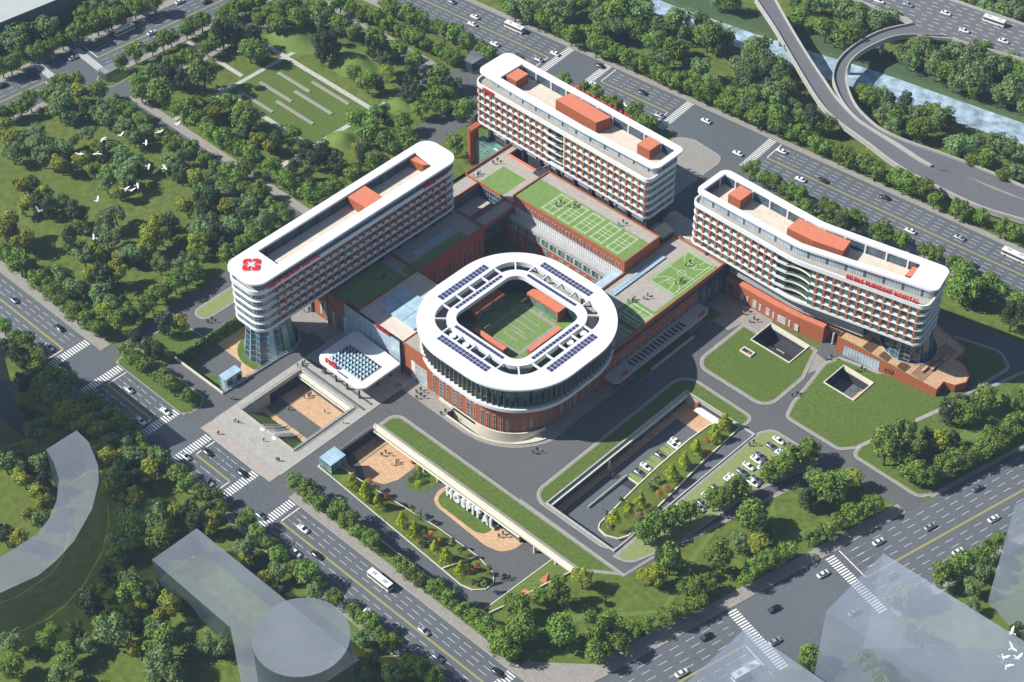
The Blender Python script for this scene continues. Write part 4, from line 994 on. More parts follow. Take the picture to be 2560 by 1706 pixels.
sg = thing('roof_sign', 'tiny dark lettering on the entrance canopy edge beside the red characters', 'sign', (-27,-56.7,7.45), 0); letters(sg, 'OUTPATIENT', .7, .15, 'dark', width=5)
# long side canopy on the east podium
cs = thing('entrance_canopy', 'long narrow grey canopy with a row of slots along the east podium', 'canopy')
cp2 = rpoly([(37.7,5),(43.4,5),(43.4,55.4),(37.7,55.4)], [.2,2.6,2.6,.2], 8); slots = [rect(38.9,15.6+k*1.9,42.0,16.6+k*1.9) for k in range(15)]
sheet('canopy_roof', [cp2], 5.0, 'grey', holes=slots, parent=cs); b = MB(); b.ring(ccw(cp2), offset(ccw(cp2), -.4), 4.3, 4.98, 'concrete'); b.build('canopy_edge', cs)
b = MB()
for s_ in slots: b.ring(offset(s_, .04), s_, 4.3, 5.02, 'dark')
b.build('slot_frame', cs)
b = MB(); b.box(44.6,22,.12,45.0,44.5,1.5,'concrete'); b.build('low_wall', label='low straight concrete wall in front of the long side canopy', cat='wall')
for y, wd, lab in ((9.0,'急诊','red characters at the near end of the long side canopy'), (49.6,'住院','red characters at the far end of the long side canopy')):
    sg = thing('roof_sign', lab, 'sign', (42.3,y,5.02), rad(90)); letters(sg, wd, 1.6, .4, 'red', width=3.4, bold=.05)

# ---------------------------------------------------------------- brick podium and timber terrace under the east ward
ep = thing('brick_podium', 'curved brick podium with small windows below the east ward', 'hospital building')
fr = [(37.7,70.2),(44,70.5),(52,70.6),(60,70.8),(68,71.4),(78.6,73.3)]
b = MB(); b.prism(fr+[(78.6,86),(37.7,82)], .02, 7, 'brick', 'brick'); b.build('wall', ep)
b = MB(); b.ring(offset(fr, .0, False), offset(fr, -2.2, False), 7.0, 7.5, 'orange', closed=False); b.build('coping', ep)
P = Pool(ep)
for s, z, w_, h_ in ((7,1.4,1.4,3),(9.6,1.4,.8,2.8),(12.4,1.2,1.6,3.2),(15.2,1.3,.8,2.8),(18.2,1.2,1.6,3),(21,1.2,.8,2.6),(23.2,1.0,3.4,3),(27.6,1.2,.9,2.8),(30.2,1.0,1.6,2.8)):
    st = walk(fr, 400, s); p, h, _ = st[0]; nn = Vector((math.sin(h), -math.cos(h))); q = p+nn*.06; P.add(window_mesh(w_, h_, 'glasslight', 'cream', 3 if w_ > 3 else 2 if w_ > 1 else 1, 2), q.x, q.y, z, h)
P.flush()
b = MB(); b.box(38.5,70.1,3.6,41.5,70.35,5.2,'dark'); b.build('slot_window', ep)
gl_f = [(38,73.6),(67,74.2),(90,79)]
glass_wall(gl_f, 7.5, 16.8, 1.2, 'glassdark', 'glass', rails=4, mw=.08).build('glazing', ep)
b = MB(); q0 = [(38,72.7),(67,73.2),(91,78.2)]; q1 = [(38,71.2),(67.5,71.8),(92,76.6)]
for k in range(7):
    f0 = k/7; f1 = (k+.55)/7
    for i in range(2):
        def pt(i, f): a = Vector(q0[i]); c = Vector(q1[i]); p = a+(c-a)*f; return (p.x, p.y, 13-3.6*f)
        b.face([pt(i,f0), pt(i+1,f0), pt(i+1,f1), pt(i,f1)][::-1], 'mullight' if k % 2 else 'grey')
b.build('louvre', ep)
b = MB(); b.prism([(38,72.75),(67,73.25),(91,78.25),(90.8,79.4),(67,74.2),(38,73.7)], 12.9, 14.3, 'dark'); b.build('fascia', ep)
sg = thing('roof_sign', 'tiny white lettering on the dark fascia above the timber terrace', 'sign', (84.6,77.0,13.1), math.atan2(5,24)); letters(sg, 'BEIJING REHABILITATION CENTRE', .8, .12, 'white', width=8, bold=.02)
b = MB(); b.prism([(78.7,75.5),(84.4,76),(84.4,88),(78.7,88)], 5.2, 7.0, 'dark', 'brick'); b.build('passage_lintel', ep)
b = MB(); b.cyl(81.5,75.4,.1,5.2,.35,.35,'concrete',10); b.build('column', ep)
tr = thing('timber_terrace', 'sloping timber deck with steps around the blue glass core', 'terrace')
zt = lambda x, y: 7.0-max(0, min(1, (x-89)/32))*4.0
outl = [(84.5,73.1),(93,74.3),(101.3,75.4),(112,77.0),(122,78.6),(121.6,83.4),(125.4,84.6),(127.2,88.5),(126,92.4),(122.4,95.4),(118.6,95.6),(118.4,102),(105,104),(96,99),(84.5,97)]
VO = (102.8,89.3); hole = [(VO[0]+10.2*math.cos(rad(a)), VO[1]+9.8*math.sin(rad(a))) for a in range(0, 360, 15)]
sheet('deck', [outl], zt, 'wood', holes=[hole], parent=tr)
b = MB()
for i in range(len(outl)):
    a, c = outl[i], outl[(i+1) % len(outl)]; z0 = zt(*a); z1 = zt(*c)
    b.face([(a[0],a[1],0),(c[0],c[1],0),(c[0],c[1],z1+.5),(a[0],a[1],z0+.5)], 'brick')
    a2 = Vector(a); c2 = Vector(c); cc = Vector((104,88)); ia = a2+(cc-a2).normalized()*.32; ic = c2+(cc-c2).normalized()*.32
    b.face([(a[0],a[1],z0+.5),(c[0],c[1],z1+.5),(ic.x,ic.y,z1+.5),(ia.x,ia.y,z0+.5)], 'roofgreen' if i < 4 or i in (11,12) else 'brick'); b.face([(ia.x,ia.y,z0+.5),(ic.x,ic.y,z1+.5),(ic.x,ic.y,z1-.1),(ia.x,ia.y,z0-.1)], 'brick')
b.build('retaining_wall', tr)
b = MB()
for i in range(24): a, c = hole[i], hole[(i+1) % 24]; b.face([(c[0],c[1],.05),(a[0],a[1],.05),(a[0],a[1],zt(*a)+.02),(c[0],c[1],zt(*c)+.02)], 'concrete'); b.bar((*a, zt(*a)+.1), (*c, zt(*c)+.1), .35, 'kerb')
b.face([(x, y, .06) for x, y in hole], 'glassdark'); b.build('void_wall', tr)
for x0, x1, yA, yB in ((93.2,97,75.3,82.2),(99.4,103.2,76.3,79.6),(106.4,110,77.2,80.8)):
    b = MB(); n = 9
    for k in range(n):
        x = x0+(x1-x0)*k/n; b.box(x, yA, zt(x,0)-.1, x+.24, yB, zt(x,0)+.09, 'stepdark')  # dark brown bars drawn as the gaps between steps
    b.build('steps', tr)
b = MB()
for k in range(7):
    x = 111.8+k*.7; b.box(x, 78.2, zt(x,0)-.1, x+.26, 99, zt(x,0)+.09, 'stepdark')
b.build('steps', tr)
for x, y in ((113.4,81.5),(115.2,84.5),(113.6,88.5),(115.6,91)): b = MB(); b.box(x,y,zt(x,0)-.1,x+.8,y+3.4,zt(x,0)+.75,'brick','wood'); b.build('long_bench', tr)
glass_wall([(87.2,73.4),(101.0,75.32)], .1, 4.8, 1.15, 'glasslight', 'mullion', rails=1).build('shopfront', tr)
def wall_emblem():
    h = math.atan2(1.6,10.7); r = thing('wall_emblem', 'round dark emblem carved on the brick wall of the timber terrace', 'emblem', (104.6,75.78,2.6), h)
    b = MB(); n = 26
    for a0, a1 in ((-200,-100),(-60,60)):
        for k in range(n):
            t0 = rad(a0+(a1-a0)*k/n); t1 = rad(a0+(a1-a0)*(k+1)/n); b.bar((1.5*math.cos(t0),-.05,1.3*math.sin(t0)), (1.5*math.cos(t1),-.05,1.3*math.sin(t1)), .2, 'dark')
    for p, q in (((-.7,.35),(.5,-.1)),((.5,-.1),(.7,-.7)),((-.6,-.3),(.1,-.5)),((-.1,.7),(.2,.5)),((.1,-.7),(.6,-.9))): b.bar((p[0],-.05,p[1]), (q[0],-.05,q[1]), .2, 'dark')
    b.build('relief', r)
wall_emblem()
# ---------------------------------------------------------------- sunken courts
def pit(poly, zf, name, label, cat, wallm='cream', floor='wood', cop=.5, copm='cream', skip=()):
    root = thing(name, label, cat); p = ccw(poly); b = MB(); n = len(p); fz = zf if callable(zf) else (lambda x, y: zf)
    for i in range(n):
        if i in skip: continue
        a, c = p[i], p[(i+1) % n]; b.face([(c[0],c[1],fz(*c)),(a[0],a[1],fz(*a)),(a[0],a[1],.05),(c[0],c[1],.05)], wallm)
    b.build('retaining_wall', root)
    if floor: sheet('floor', [p], fz, floor, holes=[], parent=root)
    if cop:
        b = MB(); b.ring(offset(p, cop), p, -.1, .55, copm); b.build('coping', root)
    return root
def railing(path, z, root=None, label=None, h=1.0, cat='railing', lab=None):
    b = MB(); zz = z if callable(z) else (lambda x, y: z)
    for a, c in zip(path, path[1:]):
        L_ = (Vector(c)-Vector(a)).length; n = max(1, int(L_/2)); 
        b.bar((*a, zz(*a)+h), (*c, zz(*c)+h), .08, 'mullight')
        for k in range(n+1):
            x = a[0]+(c[0]-a[0])*k/n; y = a[1]+(c[1]-a[1])*k/n; b.bar((x,y,zz(x,y)),(x,y,zz(x,y)+h), .07, 'mullight')
        b.face([(*a, zz(*a)+.1),(*c, zz(*c)+.1),(*c, zz(*c)+h-.1),(*a, zz(*a)+h-.1)], 'ghost')
    return b.build('railing', root, label=None if root else lab, cat=None if root else cat)
# entrance plaza court
pc = pit(H_PLAZA, -5.5, 'sunken_court', 'sunken timber court with escalators in the entrance plaza', 'courtyard', floor=None, copm='concrete', wallm='concrete')
zf = -5.5
sheet('timber_floor', [rect(-42.2,-72.9,-16.2,-60.4)], zf, 'wood', holes=[], parent=pc); sheet('paved_floor', [rect(-42.2,-77.0,-16.2,-70.4)], zf+.03, 'asphalt2', holes=[], parent=pc)
sheet('timber_floor', [rect(-42.2,-79.0,-16.2,-77.0)], zf+.04, 'wood', holes=[], parent=pc)
b = MB(); b.box(-42.2,-74.5,zf,-42.0,-60.4,-1.1,'glassdark'); b.build('underpass_shade', pc)  # dark panel stands in for the shade under the overhang
zs = lambda x, y: zf+(5.5)*max(0, min(1, (-79-y)/7.4))
for x0, x1 in ((-40.8,-31.4),(-24.4,-17.0)):
    sheet('grass_slope', [rect(x0,-86.6,x1,-79)], zs, 'lawn', holes=[], parent=pc)
    for y in (-81.5,-84):
        sheet('grass_step', [rect(x0,y-.45,x1,y+.45)], lambda x, y: zs(x, y)+.06, 'lime', holes=[], parent=pc)
b = MB()
for k in range(14):
    y0 = -86.4+k*.53; b.box(-30.2,y0,zf,-25.8,y0+.53,-.1-k*.38,'grey','concrete')
b.build('stair', pc)
for x in (-31.2,-25.4):
    r = thing('escalator', 'white and glass escalator on the %s side of the plaza court stair' % ('left' if x < -28 else 'right'), 'escalator', (x,0,0), 0, 'escalators of the plaza court'); b = MB()
    for s in (0, 1.15): b.face([(s,-87.2,.2),(s,-79.0,zf+.3),(s,-79.0,zf+1.4),(s,-87.2,1.3)], 'ghost'); b.bar((s,-87.8,1.15),(s,-86.2,1.15),.16,'white'); b.bar((s,-86.2,1.15),(s,-79.4,zf+1.3),.16,'white'); b.bar((s,-79.4,zf+1.3),(s,-77.8,zf+1.3),.16,'white')
    b.build('balustrade', r); b = MB()
    for k in range(16): y0 = -86.6+k*.5; b.box(.1,y0,.05-k*.35-.5,1.05,y0+.5,.05-k*.35,'dark','grey')
    b.build('tread', r); b = MB(); b.box(-.2,-88.2,.13,1.4,-86.8,.2,'white'); b.build('landing_plate', r)
sheet('concrete_slope', [rect(-42.2,-86.6,-40.8,-79)], zs, 'concrete', holes=[], parent=pc); sheet('concrete_slope', [rect(-17.0,-86.6,-16.2,-79)], zs, 'concrete', holes=[], parent=pc)
b = glass_wall([(-16.3,-60.7),(-42,-60.7)][::-1], zf, -.9, 1.2, 'glass', 'dark', rails=1); b.build('glazing', pc)
b = MB(); b.box(-42.2,-61.9,-.9,-16.3,-60.4,-.4,'cream'); b.box(-42.2,-62.3,-1.5,-16.3,-61.9,-1.25,'cream'); b.build('eave', pc)
railing([(-42.6,-87),(-42.6,-60),(-15.8,-60)], .5, lab='glass railing around the far sides of the plaza court'); railing([(-15.8,-61),(-15.8,-87)], .5, lab='glass railing along the near side of the plaza court')
# garden round the west tower core
tg = pit(H_TOWER, -5.0, 'sunken_garden', 'sunken garden with timber deck around the west glass core', 'garden', floor=None, copm='kerb', cop=.35, wallm='concrete')
sheet('paved_floor', [H_TOWER], -5.02, 'asphalt2', holes=[], parent=tg)
def clip(poly, z, m, nm, root):
    V = [h for h in [poly]]
    b = sheet(nm, V, z, m, holes=[], parent=root); return b
deckp = [(-77.6,-68.5),(-64,-68.8),(-57.5,-76),(-53.2,-80),(-53.2,-66),(-56,-64),(-70,-57),(-77.6,-56)]
clip(deckp, -4.98, 'wood', 'timber_floor', tg)
ov = [(TC[0]-1.2+11.2*math.cos(rad(a)), TC[1]-1.4+10.4*math.sin(rad(a))) for a in range(0, 360, 15)]
ovi = [p for p in ov]
sheet('oval_lawn', [[(max(-77.9, min(-52.4, x)), max(-85.5, y)) for x, y in ov]], -4.9, 'lawn', holes=[], parent=tg)
clip([(-77.9,-85.6),(-59,-85.6),(-58.5,-80.5),(-63,-79),(-70,-80.6),(-77.9,-79)], -4.95, 'lawn', 'lawn', tg)
clip([(-77.9,-74.5),(-74.6,-74.4),(-73.6,-72),(-75,-70.2),(-77.9,-70)], -4.94, 'lawn', 'lawn', tg)
railing([(-53,-85.7),(-52.2,-60)]+arcT, .4, lab='railing along the curved rim of the sunken garden')
# hedge wall
def hedge():
    b = MB(); rnd = random.Random(3)
    for i in range(2600):
        y = rnd.uniform(-92,-56); z = rnd.uniform(-5,.6); x = -77.7+rnd.uniform(-.15,.25) if rnd.random() < .8 else -78+rnd.uniform(-.4,.4); z = z if x > -77.9 else .6+rnd.uniform(-.1,.25)
        c = Vector((x, y, z)); u = Vector((rnd.uniform(-1,1), rnd.uniform(-1,1), rnd.uniform(-1,1))).normalized(); v = u.orthogonal().normalized(); s = rnd.uniform(.25,.5)
        b.face([c-u*s, c-v*s*.8, c+u*s, c+v*s*.8], L['mid'])
    b.build('hedge', label='long clipped green hedge covering the wall of the sunken garden', cat='hedge')
hedge()
b = MB(); b.prism(ccw([(-78.4,-92.2),(-78.0,-92.2),(-78.0,-56),(-78.4,-56)]), -5, .5, 'concrete'); b.build('retaining_wall', label='pale wall behind the green hedge of the garden', cat='wall')
b = MB(); b.prism(ccw([(-78.3,-86.4),(-52.7,-86.1),(-52.7,-85.7),(-78.3,-86.0)]), -5, .9, 'cream'); b.build('retaining_wall', label='cream wall between the sunken garden and the forecourt', cat='wall')
# glass lift pavilions
def liftbox(x0, y0, x1, y1, z0, z1, lab, door=True):
    r = thing('glass_lift_pavilion', lab, 'lift pavilion'); b = glass_wall(rect(x0,y0,x1,y1), z0, z1, (x1-x0)/4, 'glassroof' if door else 'glass', 'mullight', closed=True, rails=max(3, int((z1-z0)/1.3)), mw=.09, alt='teal', every=3); b.build('glass_wall', r)
    b = MB(); b.box(x0,y0,z1,x1,y1,z1+.12,'glassroof')
    for k in range(4): x = x0+(x1-x0)*(k+.5)/4; b.bar((x,y0,z1+.14),(x,y1,z1+.14),.08,'mullight')
    for k in range(3): y = y0+(y1-y0)*(k+.5)/3; b.bar((x0,y,z1+.16),(x1,y,z1+.16),.08,'mullight')
    b.build('glass_roof', r)
    if door:
        for y in (y0+.7, y1-2.2): b = MB(); b.box(x1-.02,y,.2,x1+.1,y+1.5,2.5,'dark'); b.box(x1-.02,y,2.5,x1+.12,y+1.5,3.0,'orange'); b.build('door', r)
liftbox(-57.6,-83.2,-54.0,-76.2,-4.9,3.6, 'glass lift pavilion with two dark doors at the garden edge')
liftbox(-4.9,-85.2,.6,-78.6,-4.9,3.9, 'blue glass lift pavilion at the corner of the sunken drop-off', door=False)
b = MB(); b.box(-53.9,-84,.12,-52.5,-75.5,.2,'plaza'); b.build('landing_slab', kind='structure', label='paved landing before the garden lift pavilion', cat='pavement')
# sunken drop-off with the white letters
ZF = -5.2
hs = thing('sunken_forecourt', 'sunken drop-off court below the white hospital letters', 'courtyard')
def zr(x, y): return ZF*max(0, min(1, (x-2)/58))
e1 = g(15,0,1115,ZF); e2 = g(15,490,752,ZF)
sheet('drive', [[(-5.2,-56.5),(-5.2,-80.2),(6,-80.2),(40,-74.6),(56,-73),(64,-74.2),(68,-78),(67.5,-84),(64,-87.5),(62,-93.3),e1,e2,(85,-60),(85,-56.5)]], ZF, 'asphalt2', holes=[], parent=hs)
sheet('court_base', [H_HOSP], ZF-.06, 'asphalt2', holes=[], parent=hs)
sheet('ramp', [[(0,-93.3),(62,-93.3),(62,-86.2),(0,-86.2)]], lambda x, y: zr(x, y)+.02, 'asphalt', holes=[], parent=hs)
strip = [(-5.2,-86.1),(60,-86.1),(64,-85),(66.8,-82),(67,-78.5),(64,-75.4),(56,-74.2),(40,-75.4),(6,-80.6),(-5.2,-80.6)]
sheet('planted_strip', [strip], lambda x, y: zr(x, y)+.25, 'park', holes=[], parent=hs)
b = MB()
for i in range(len(strip)):
    a, c = strip[i], strip[(i+1) % len(strip)]
    b.face([(a[0],a[1],min(ZF,-5)),(c[0],c[1],min(ZF,-5)),(c[0],c[1],zr(*c)+.3),(a[0],a[1],zr(*a)+.3)], 'cream')
b.build('garden_wall', hs)
b = MB(); q = strip; qi = offset(q, -.35)
for i in range(len(q)):
    j = (i+1) % len(q); b.face([(*q[i], zr(*q[i])+.32), (*q[j], zr(*q[j])+.32), (*qi[j], zr(*qi[j])+.32), (*qi[i], zr(*qi[i])+.32)], 'cream')
b.build('garden_coping', hs)
def zpath(p, lab): 
    sheet('garden_path', [p], lambda x, y: zr(x, y)+.30, 'pinkpath', holes=[], parent=hs)
zpath([(-4,-83.6),(44,-80.6),(44,-79.4),(-4,-82.4)], '')
b = MB(); b.bar((52,-85.8,zr(52,0)+.6),(56,-75.2,zr(56,0)+.6),.4,'cream',.7); b.build('garden_wall', hs)
# verge walls of the ramp
b = MB(); b.face([(0,-93.35,0.2),(62,-93.35,.2),(62,-93.35,ZF),(2,-93.35,0)], 'concrete'); b.ring([(0,-93.3),(62,-93.3)], [(0,-93.7),(62,-93.7)], .1, .5, 'kerb', closed=False); b.build('ramp_wall', hs)
b = MB(); b.face([(-5.2,-60.2,0.1),(-5.2,-86.2,.1),(-5.2,-86.2,ZF),(-5.2,-60.2,ZF)], 'concrete'); b.face([(-5.2,-56.4,-.9),(-5.2,-60.2,-.9),(-5.2,-60.2,ZF),(-5.2,-56.4,ZF)], 'concrete'); b.build('end_wall', hs); b = MB(); b.box(-5.2,-77.5,ZF,-5.0,-57,-1.0,'glassdark'); b.build('underpass_shade', hs)  # dark panel on the end wall imitates the shade below the road
slope = [e1, e2, (84.6,-60.3)]+WL[::-1]+[(62,-93.3)]
def zsl(x, y):
    a = Vector(e1); c = Vector(e2); d = (c-a).normalized(); n = Vector((d.y, -d.x)); t = (Vector((x, y))-a).dot(n)
    return ZF+max(0, min(1, t/9.0))*(abs(ZF)+.05)
sheet('grass_slope', [slope], zsl, 'lawn', holes=[], parent=hs)
b = MB(); b.bar((*e1, ZF+.1),(*e2, ZF+.1),.3,'cream',.3); b.build('kerb', hs)
b = MB()
for a, c in zip(WL, WL[1:]): b.bar((*a,.3),(*c,.3),.35,'cream',.8)
b.build('park_wall', label='low cream wall along the grass slope above the drop-off', cat='wall')
# roof edge over the court
b = MB(); b.box(-5.2,-61.6,-.75,85.6,-60.2,.05,'cream'); b.box(-5.2,-61.0,.05,85.6,-60.2,.75,'cream'); b.box(-5.2,-62.2,-1.35,62,-61.7,-1.1,'cream'); b.build('roof_edge', hs)
b = MB(); b.box(-5.2,-61.6,-.95,85.6,-50.5,-.76,'concrete'); b.build('roof_slab', hs)
glass_wall([(-5,-57.8),(12,-57.8)], ZF, -.95, 1.3, 'glass', 'dark', rails=1).build('glazing', hs); glass_wall([(30,-60.6),(61,-60.6)], ZF, -.95, 1.3, 'glass', 'dark', rails=1).build('glazing', hs)
b = MB(); b.box(12,-61,ZF,13,-56.6,-.95,'brick'); b.box(29.3,-60.9,ZF,30,-52,-.95,'dark'); b.box(61,-60.9,ZF,61.6,-52,-.95,'dark'); b.build('cross_wall', hs)
b = MB(); b.box(-5,-56.6,ZF,85,-56.3,-.95,'grey'); b.build('back_wall', hs)
for x in (18,24.4,67.5,76.5): b = MB(); b.cyl(x,-60.6,ZF,-.9,.5,.5,'cream',12); b.build('column', hs)
def flat(poly, m, nm, k=0): return sheet(nm, [poly], ZF+.05+.02*k, m, holes=[], parent=hs)
flat(rpoly([(-5,-78),(2,-78.5),(4,-69),(5,-75)][:1]+[(-5,-71),(2,-73.4),(6.5,-76.2),(12.5,-73.5),(14.4,-69),(14.4,-57.6),(-5,-57.6)], [0,0,0,3,3,2,0,0][:7] if False else 0), 'wood', 'timber_floor')
flat([(-5,-79.5),(1.5,-79.5),(1.5,-75.6),(-5,-75.6)], 'wood', 'timber_floor')
gd = gl(14,[(1085,255),(1100,300),(1150,322),(1215,325),(1250,305),(1350,235),(1250,190),(1130,190)], ZF); flat(gd, 'lawn', 'island_lawn', 1)
wd = rpoly(gl(14,[(1365,275),(1290,320),(1262,380),(1290,425),(1600,675),(1700,720),(1790,700),(1850,660),(1829,600),(1700,530)], ZF), [0,4,4,4,6,5,4,0,0,0]); flat(wd, 'wood', 'timber_floor', 1)
lw = rpoly(gl(14,[(1375,300),(1320,330),(1290,370),(1310,415),(1540,590),(1610,600),(1690,540)], ZF), [0,3,3,3,5,4,0]); flat(lw, 'lawn', 'island_lawn', 2)
x, y = g(15,385,690,ZF); flat([(x+1.6*math.cos(rad(a)), y+1.6*math.sin(rad(a))) for a in range(0,360,30)], 'lawn', 'tree_pit_lawn', 1)
railing([(-4.9,-60.2),(-4.9,-77.5)], .1, lab='railing at the left rim of the drop-off court')
# white letters
sg = thing('building_sign', 'big white letters HOSPITAL standing before the drop-off wall', 'sign', (30.6,-62.7,-4.6), 0); letters(sg, 'HOSPITAL', 5.0, .8, 'white', width=21.5, bold=.06, gap=.12)
# ---------------------------------------------------------------- sunken car court
ZE = -5.0
ec = thing('sunken_car_court', 'sunken car court with parking bays and a dividing garden', 'courtyard')
zz = lambda x, y: ZE
gdn_top = g(11,1375,405); 
gL = [g(11,1375,410,-.5), g(11,1235,450,-2.0), g(11,1100,560,-3.5), g(11,900,725,-4.4), g(11,780,825,-4.4), g(11,580,1010,-4.4), g(11,520,1070,-4.4), g(11,512,1105,-4.4), g(11,560,1150,-4.4), g(11,640,1172,-4.4), g(11,710,1150,-4.4), g(11,800,1060,-4.2), g(11,1000,865,-3.0), g(11,1200,665,-1.6), g(11,1440,440,-.2)]
def zramp(x, y): return ZE*max(0, min(1, (20-y)/50))
sheet('car_court_floor', [[(59.7,-46.3),(87.8,-46.3),(88.6,22.5),(59.8,22.5)]], ZE, 'asphalt', holes=[], parent=ec)
gpoly = ccw(gL)
gz = lambda x, y: max(-4.3, min(-.2, zramp(x, y)+.6))
sheet('dividing_garden', [gpoly], gz, 'park', holes=[], parent=ec)
b = MB()
for i in range(len(gpoly)):
    a, c = gpoly[i], gpoly[(i+1) % len(gpoly)]; b.face([(*a,ZE),(*c,ZE),(*c,gz(*c)+.25),(*a,gz(*a)+.25)], 'cream'); b.bar((*a,gz(*a)+.15),(*c,gz(*c)+.15),.4,'cream',.3)
b.build('garden_wall', ec)
rampP = [g(11,1440,440,-.2), (88.6,22.5),(88.2,-38), g(11,800,1062,-4.2)]
sheet('exit_ramp', [ccw([(84.2,22.5),(88.5,22.5),(88.1,-36),g(11,715,1150,-4.6),g(11,800,1060,-4.2),g(11,1000,865,-3.0),g(11,1200,665,-1.6)])], lambda x, y: zramp(x, y)+.06, 'asphalt', holes=[], parent=ec)
sheet('garden_path', [[g(11,1390,420,-1), g(11,1310,450,-1), g(11,900,780,-3.8), g(11,960,740,-3.8)]], lambda x, y: gz(x, y)+.08, 'pinkpath', holes=[], parent=ec)
b = MB(); p = H_EAST
b.face([(59.7,-46.3,ZE),(59.7,22.5,ZE),(59.7,22.5,-1.0),(59.7,-46.3,-1.0)][::-1], 'dark')
b.face([(59.7,-46.3,ZE),(87.8,-46.3,ZE),(87.8,-46.3,.1),(59.7,-46.3,.1)], 'concrete'); b.face([(87.8,-46.3,ZE),(88.6,22.5,ZE),(88.6,22.5,.1),(87.8,-46.3,.1)][::-1], 'concrete')
b.face([(59.8,22.5,ZE),(84.2,22.5,ZE),(84.2,22.5,.1),(59.8,22.5,.1)][::-1], 'concrete'); b.build('retaining_wall', ec)
b = MB(); pc_ = ccw(p); b.ring(offset(pc_[:], .45), pc_, -.1, .5, 'kerb'); b.build('coping', ec)
glass_wall([(60.0,-45.5),(60.0,-20)], ZE, -1.3, 1.3, 'glass', 'dark', rails=1).build('glazing', ec); glass_wall([(60.0,-16),(60.0,18)], ZE, -1.3, 1.3, 'glass', 'dark', rails=1).build('glazing', ec)
b = MB(); b.box(59.7,-46.3,-.95,61.0,22.4,-.45,'cream'); b.build('eave', ec); b = MB(); b.cyl(61,-18,ZE,-.95,.45,.45,'cream',12); b.build('column', ec)
sheet('timber_walk', [rect(59.75,-46.2,62.6,22.4)], ZE+.04, 'wood', holes=[], parent=ec); sheet('timber_floor', [rect(62.6,14.6,79.5,22.4)], ZE+.05, 'wood', holes=[], parent=ec)
b = MB(); b.box(66,21.9,ZE,77.5,22.4,-.9,'dark'); b.box(65.2,20.9,ZE,66,22.4,-.4,'brick'); b.box(77.6,20.4,ZE,79.4,22.4,.9,'brick'); b.box(66,19.2,-2.2,77.5,21.9,-1.9,'white'); b.build('entrance_front', ec)
bays = [g(11,1005,503,ZE), g(11,1098,548,ZE), g(11,780,825,ZE), g(11,697,765,ZE)]
sheet('bay_lawn', [ccw(bays)], ZE+.1, 'lawn', holes=[], parent=ec)
A_ = Vector(bays[0]); D_ = Vector(bays[3]); B2 = Vector(bays[1]); C2 = Vector(bays[2])
for k in range(9):
    f0 = (k+.12)/9; f1 = (k+.86)/9
    sheet('parking_bay', [[tuple(A_.lerp(D_, f0)), tuple(A_.lerp(D_, f0)+(B2-A_)*.82), tuple(A_.lerp(D_, f1)+(C2-D_)*.82), tuple(A_.lerp(D_, f1))]], ZE+.14, 'gravelgreen', holes=[], parent=ec)
# tunnel mouth
m0 = Vector(bays[3]); m1 = Vector(bays[2]); tip = Vector(g(11,445,968,ZE))
b = MB(); b.bar((m0.x,m0.y,ZE+.25),(m1.x,m1.y,ZE+.25),.4,'cream',.5); b.bar((tip.x,tip.y,ZE+.2),(m0.x,m0.y,ZE+.6),.35,'concrete',1.2); b.build('tunnel_edge', ec)
b = MB(); b.face([(m0.x+.2,m0.y,ZE+.05),(m1.x,m1.y,ZE+.05),(m1.x-.2,m1.y-3.0,ZE+.05),(m0.x+.2,m0.y-3.6,ZE+.05)], 'dark'); b.build('tunnel_shade_sheet', ec)  # flat dark sheet stands in for the shade of the tunnel opening
# small pits
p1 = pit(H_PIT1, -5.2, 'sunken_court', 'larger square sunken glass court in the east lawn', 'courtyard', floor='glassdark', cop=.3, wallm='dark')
q = glass_wall([(60.2,68.3),(60.2,58),(76.2,58)], -5, -.6, 1.3, 'glassdark', 'glass', rails=2); q.build('glazing', p1); q = MB(); q.box(60.1,68.25,-1.2,76.3,68.55,.0,'cream'); q.box(76.05,57.8,-1.2,76.35,68.2,0,'cream'); q.build('band', p1); b = MB(); b.box(66,63,-5.1,76.2,68.4,-2.2,'dark'); b.build('kiosk', p1)
sheet('timber_floor', [rect(62,57.8,76.2,59.6)], -5.1, 'wood', holes=[], parent=p1)
sg = thing('wall_sign', 'small white lettering COFFEE on the kiosk in the larger sunken court', 'sign', (67.2,62.95,-3.3), 0); letters(sg, 'COFFEE', .8, .1, 'white', width=3.4)
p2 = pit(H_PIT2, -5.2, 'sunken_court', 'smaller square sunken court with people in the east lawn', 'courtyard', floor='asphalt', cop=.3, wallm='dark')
sheet('timber_floor', [rect(91,58.2,94.5,60.6)], -5.1, 'wood', holes=[], parent=p2); sheet('timber_floor', [rect(99.5,58.2,103,69.2)], -5.1, 'wood', holes=[], parent=p2)
q = glass_wall([(91.2,69),(91.2,58.4)], -5, -.6, 1.3, 'glassdark', 'glass', rails=2); q.build('glazing', p2); q = MB(); q.box(91.1,68.85,-1.2,102.9,69.15,.0,'cream'); q.box(102.65,58.3,-1.2,102.95,68.8,0,'cream'); q.build('band', p2)
sk = thing('roof_light', 'small framed skylight lying in the lawn beside the larger sunken court', 'skylight', (0,0,0)); b = MB(); b.ring(rect(60.5,50.4,65.2,53), rect(60.9,50.8,64.8,52.6), .15, .8, 'cream'); b.box(60.9,50.8,.15,64.8,52.6,.45,'concrete'); b.build('frame', sk)
b = MB()
for k in range(6): b.box(61.1+k*.6,51,.45,61.4+k*.6,52.4,.75,'glassdark')
b.box(63.2,51.2,.75,64.6,51.5,.9,'orange'); b.build('glazing', sk)
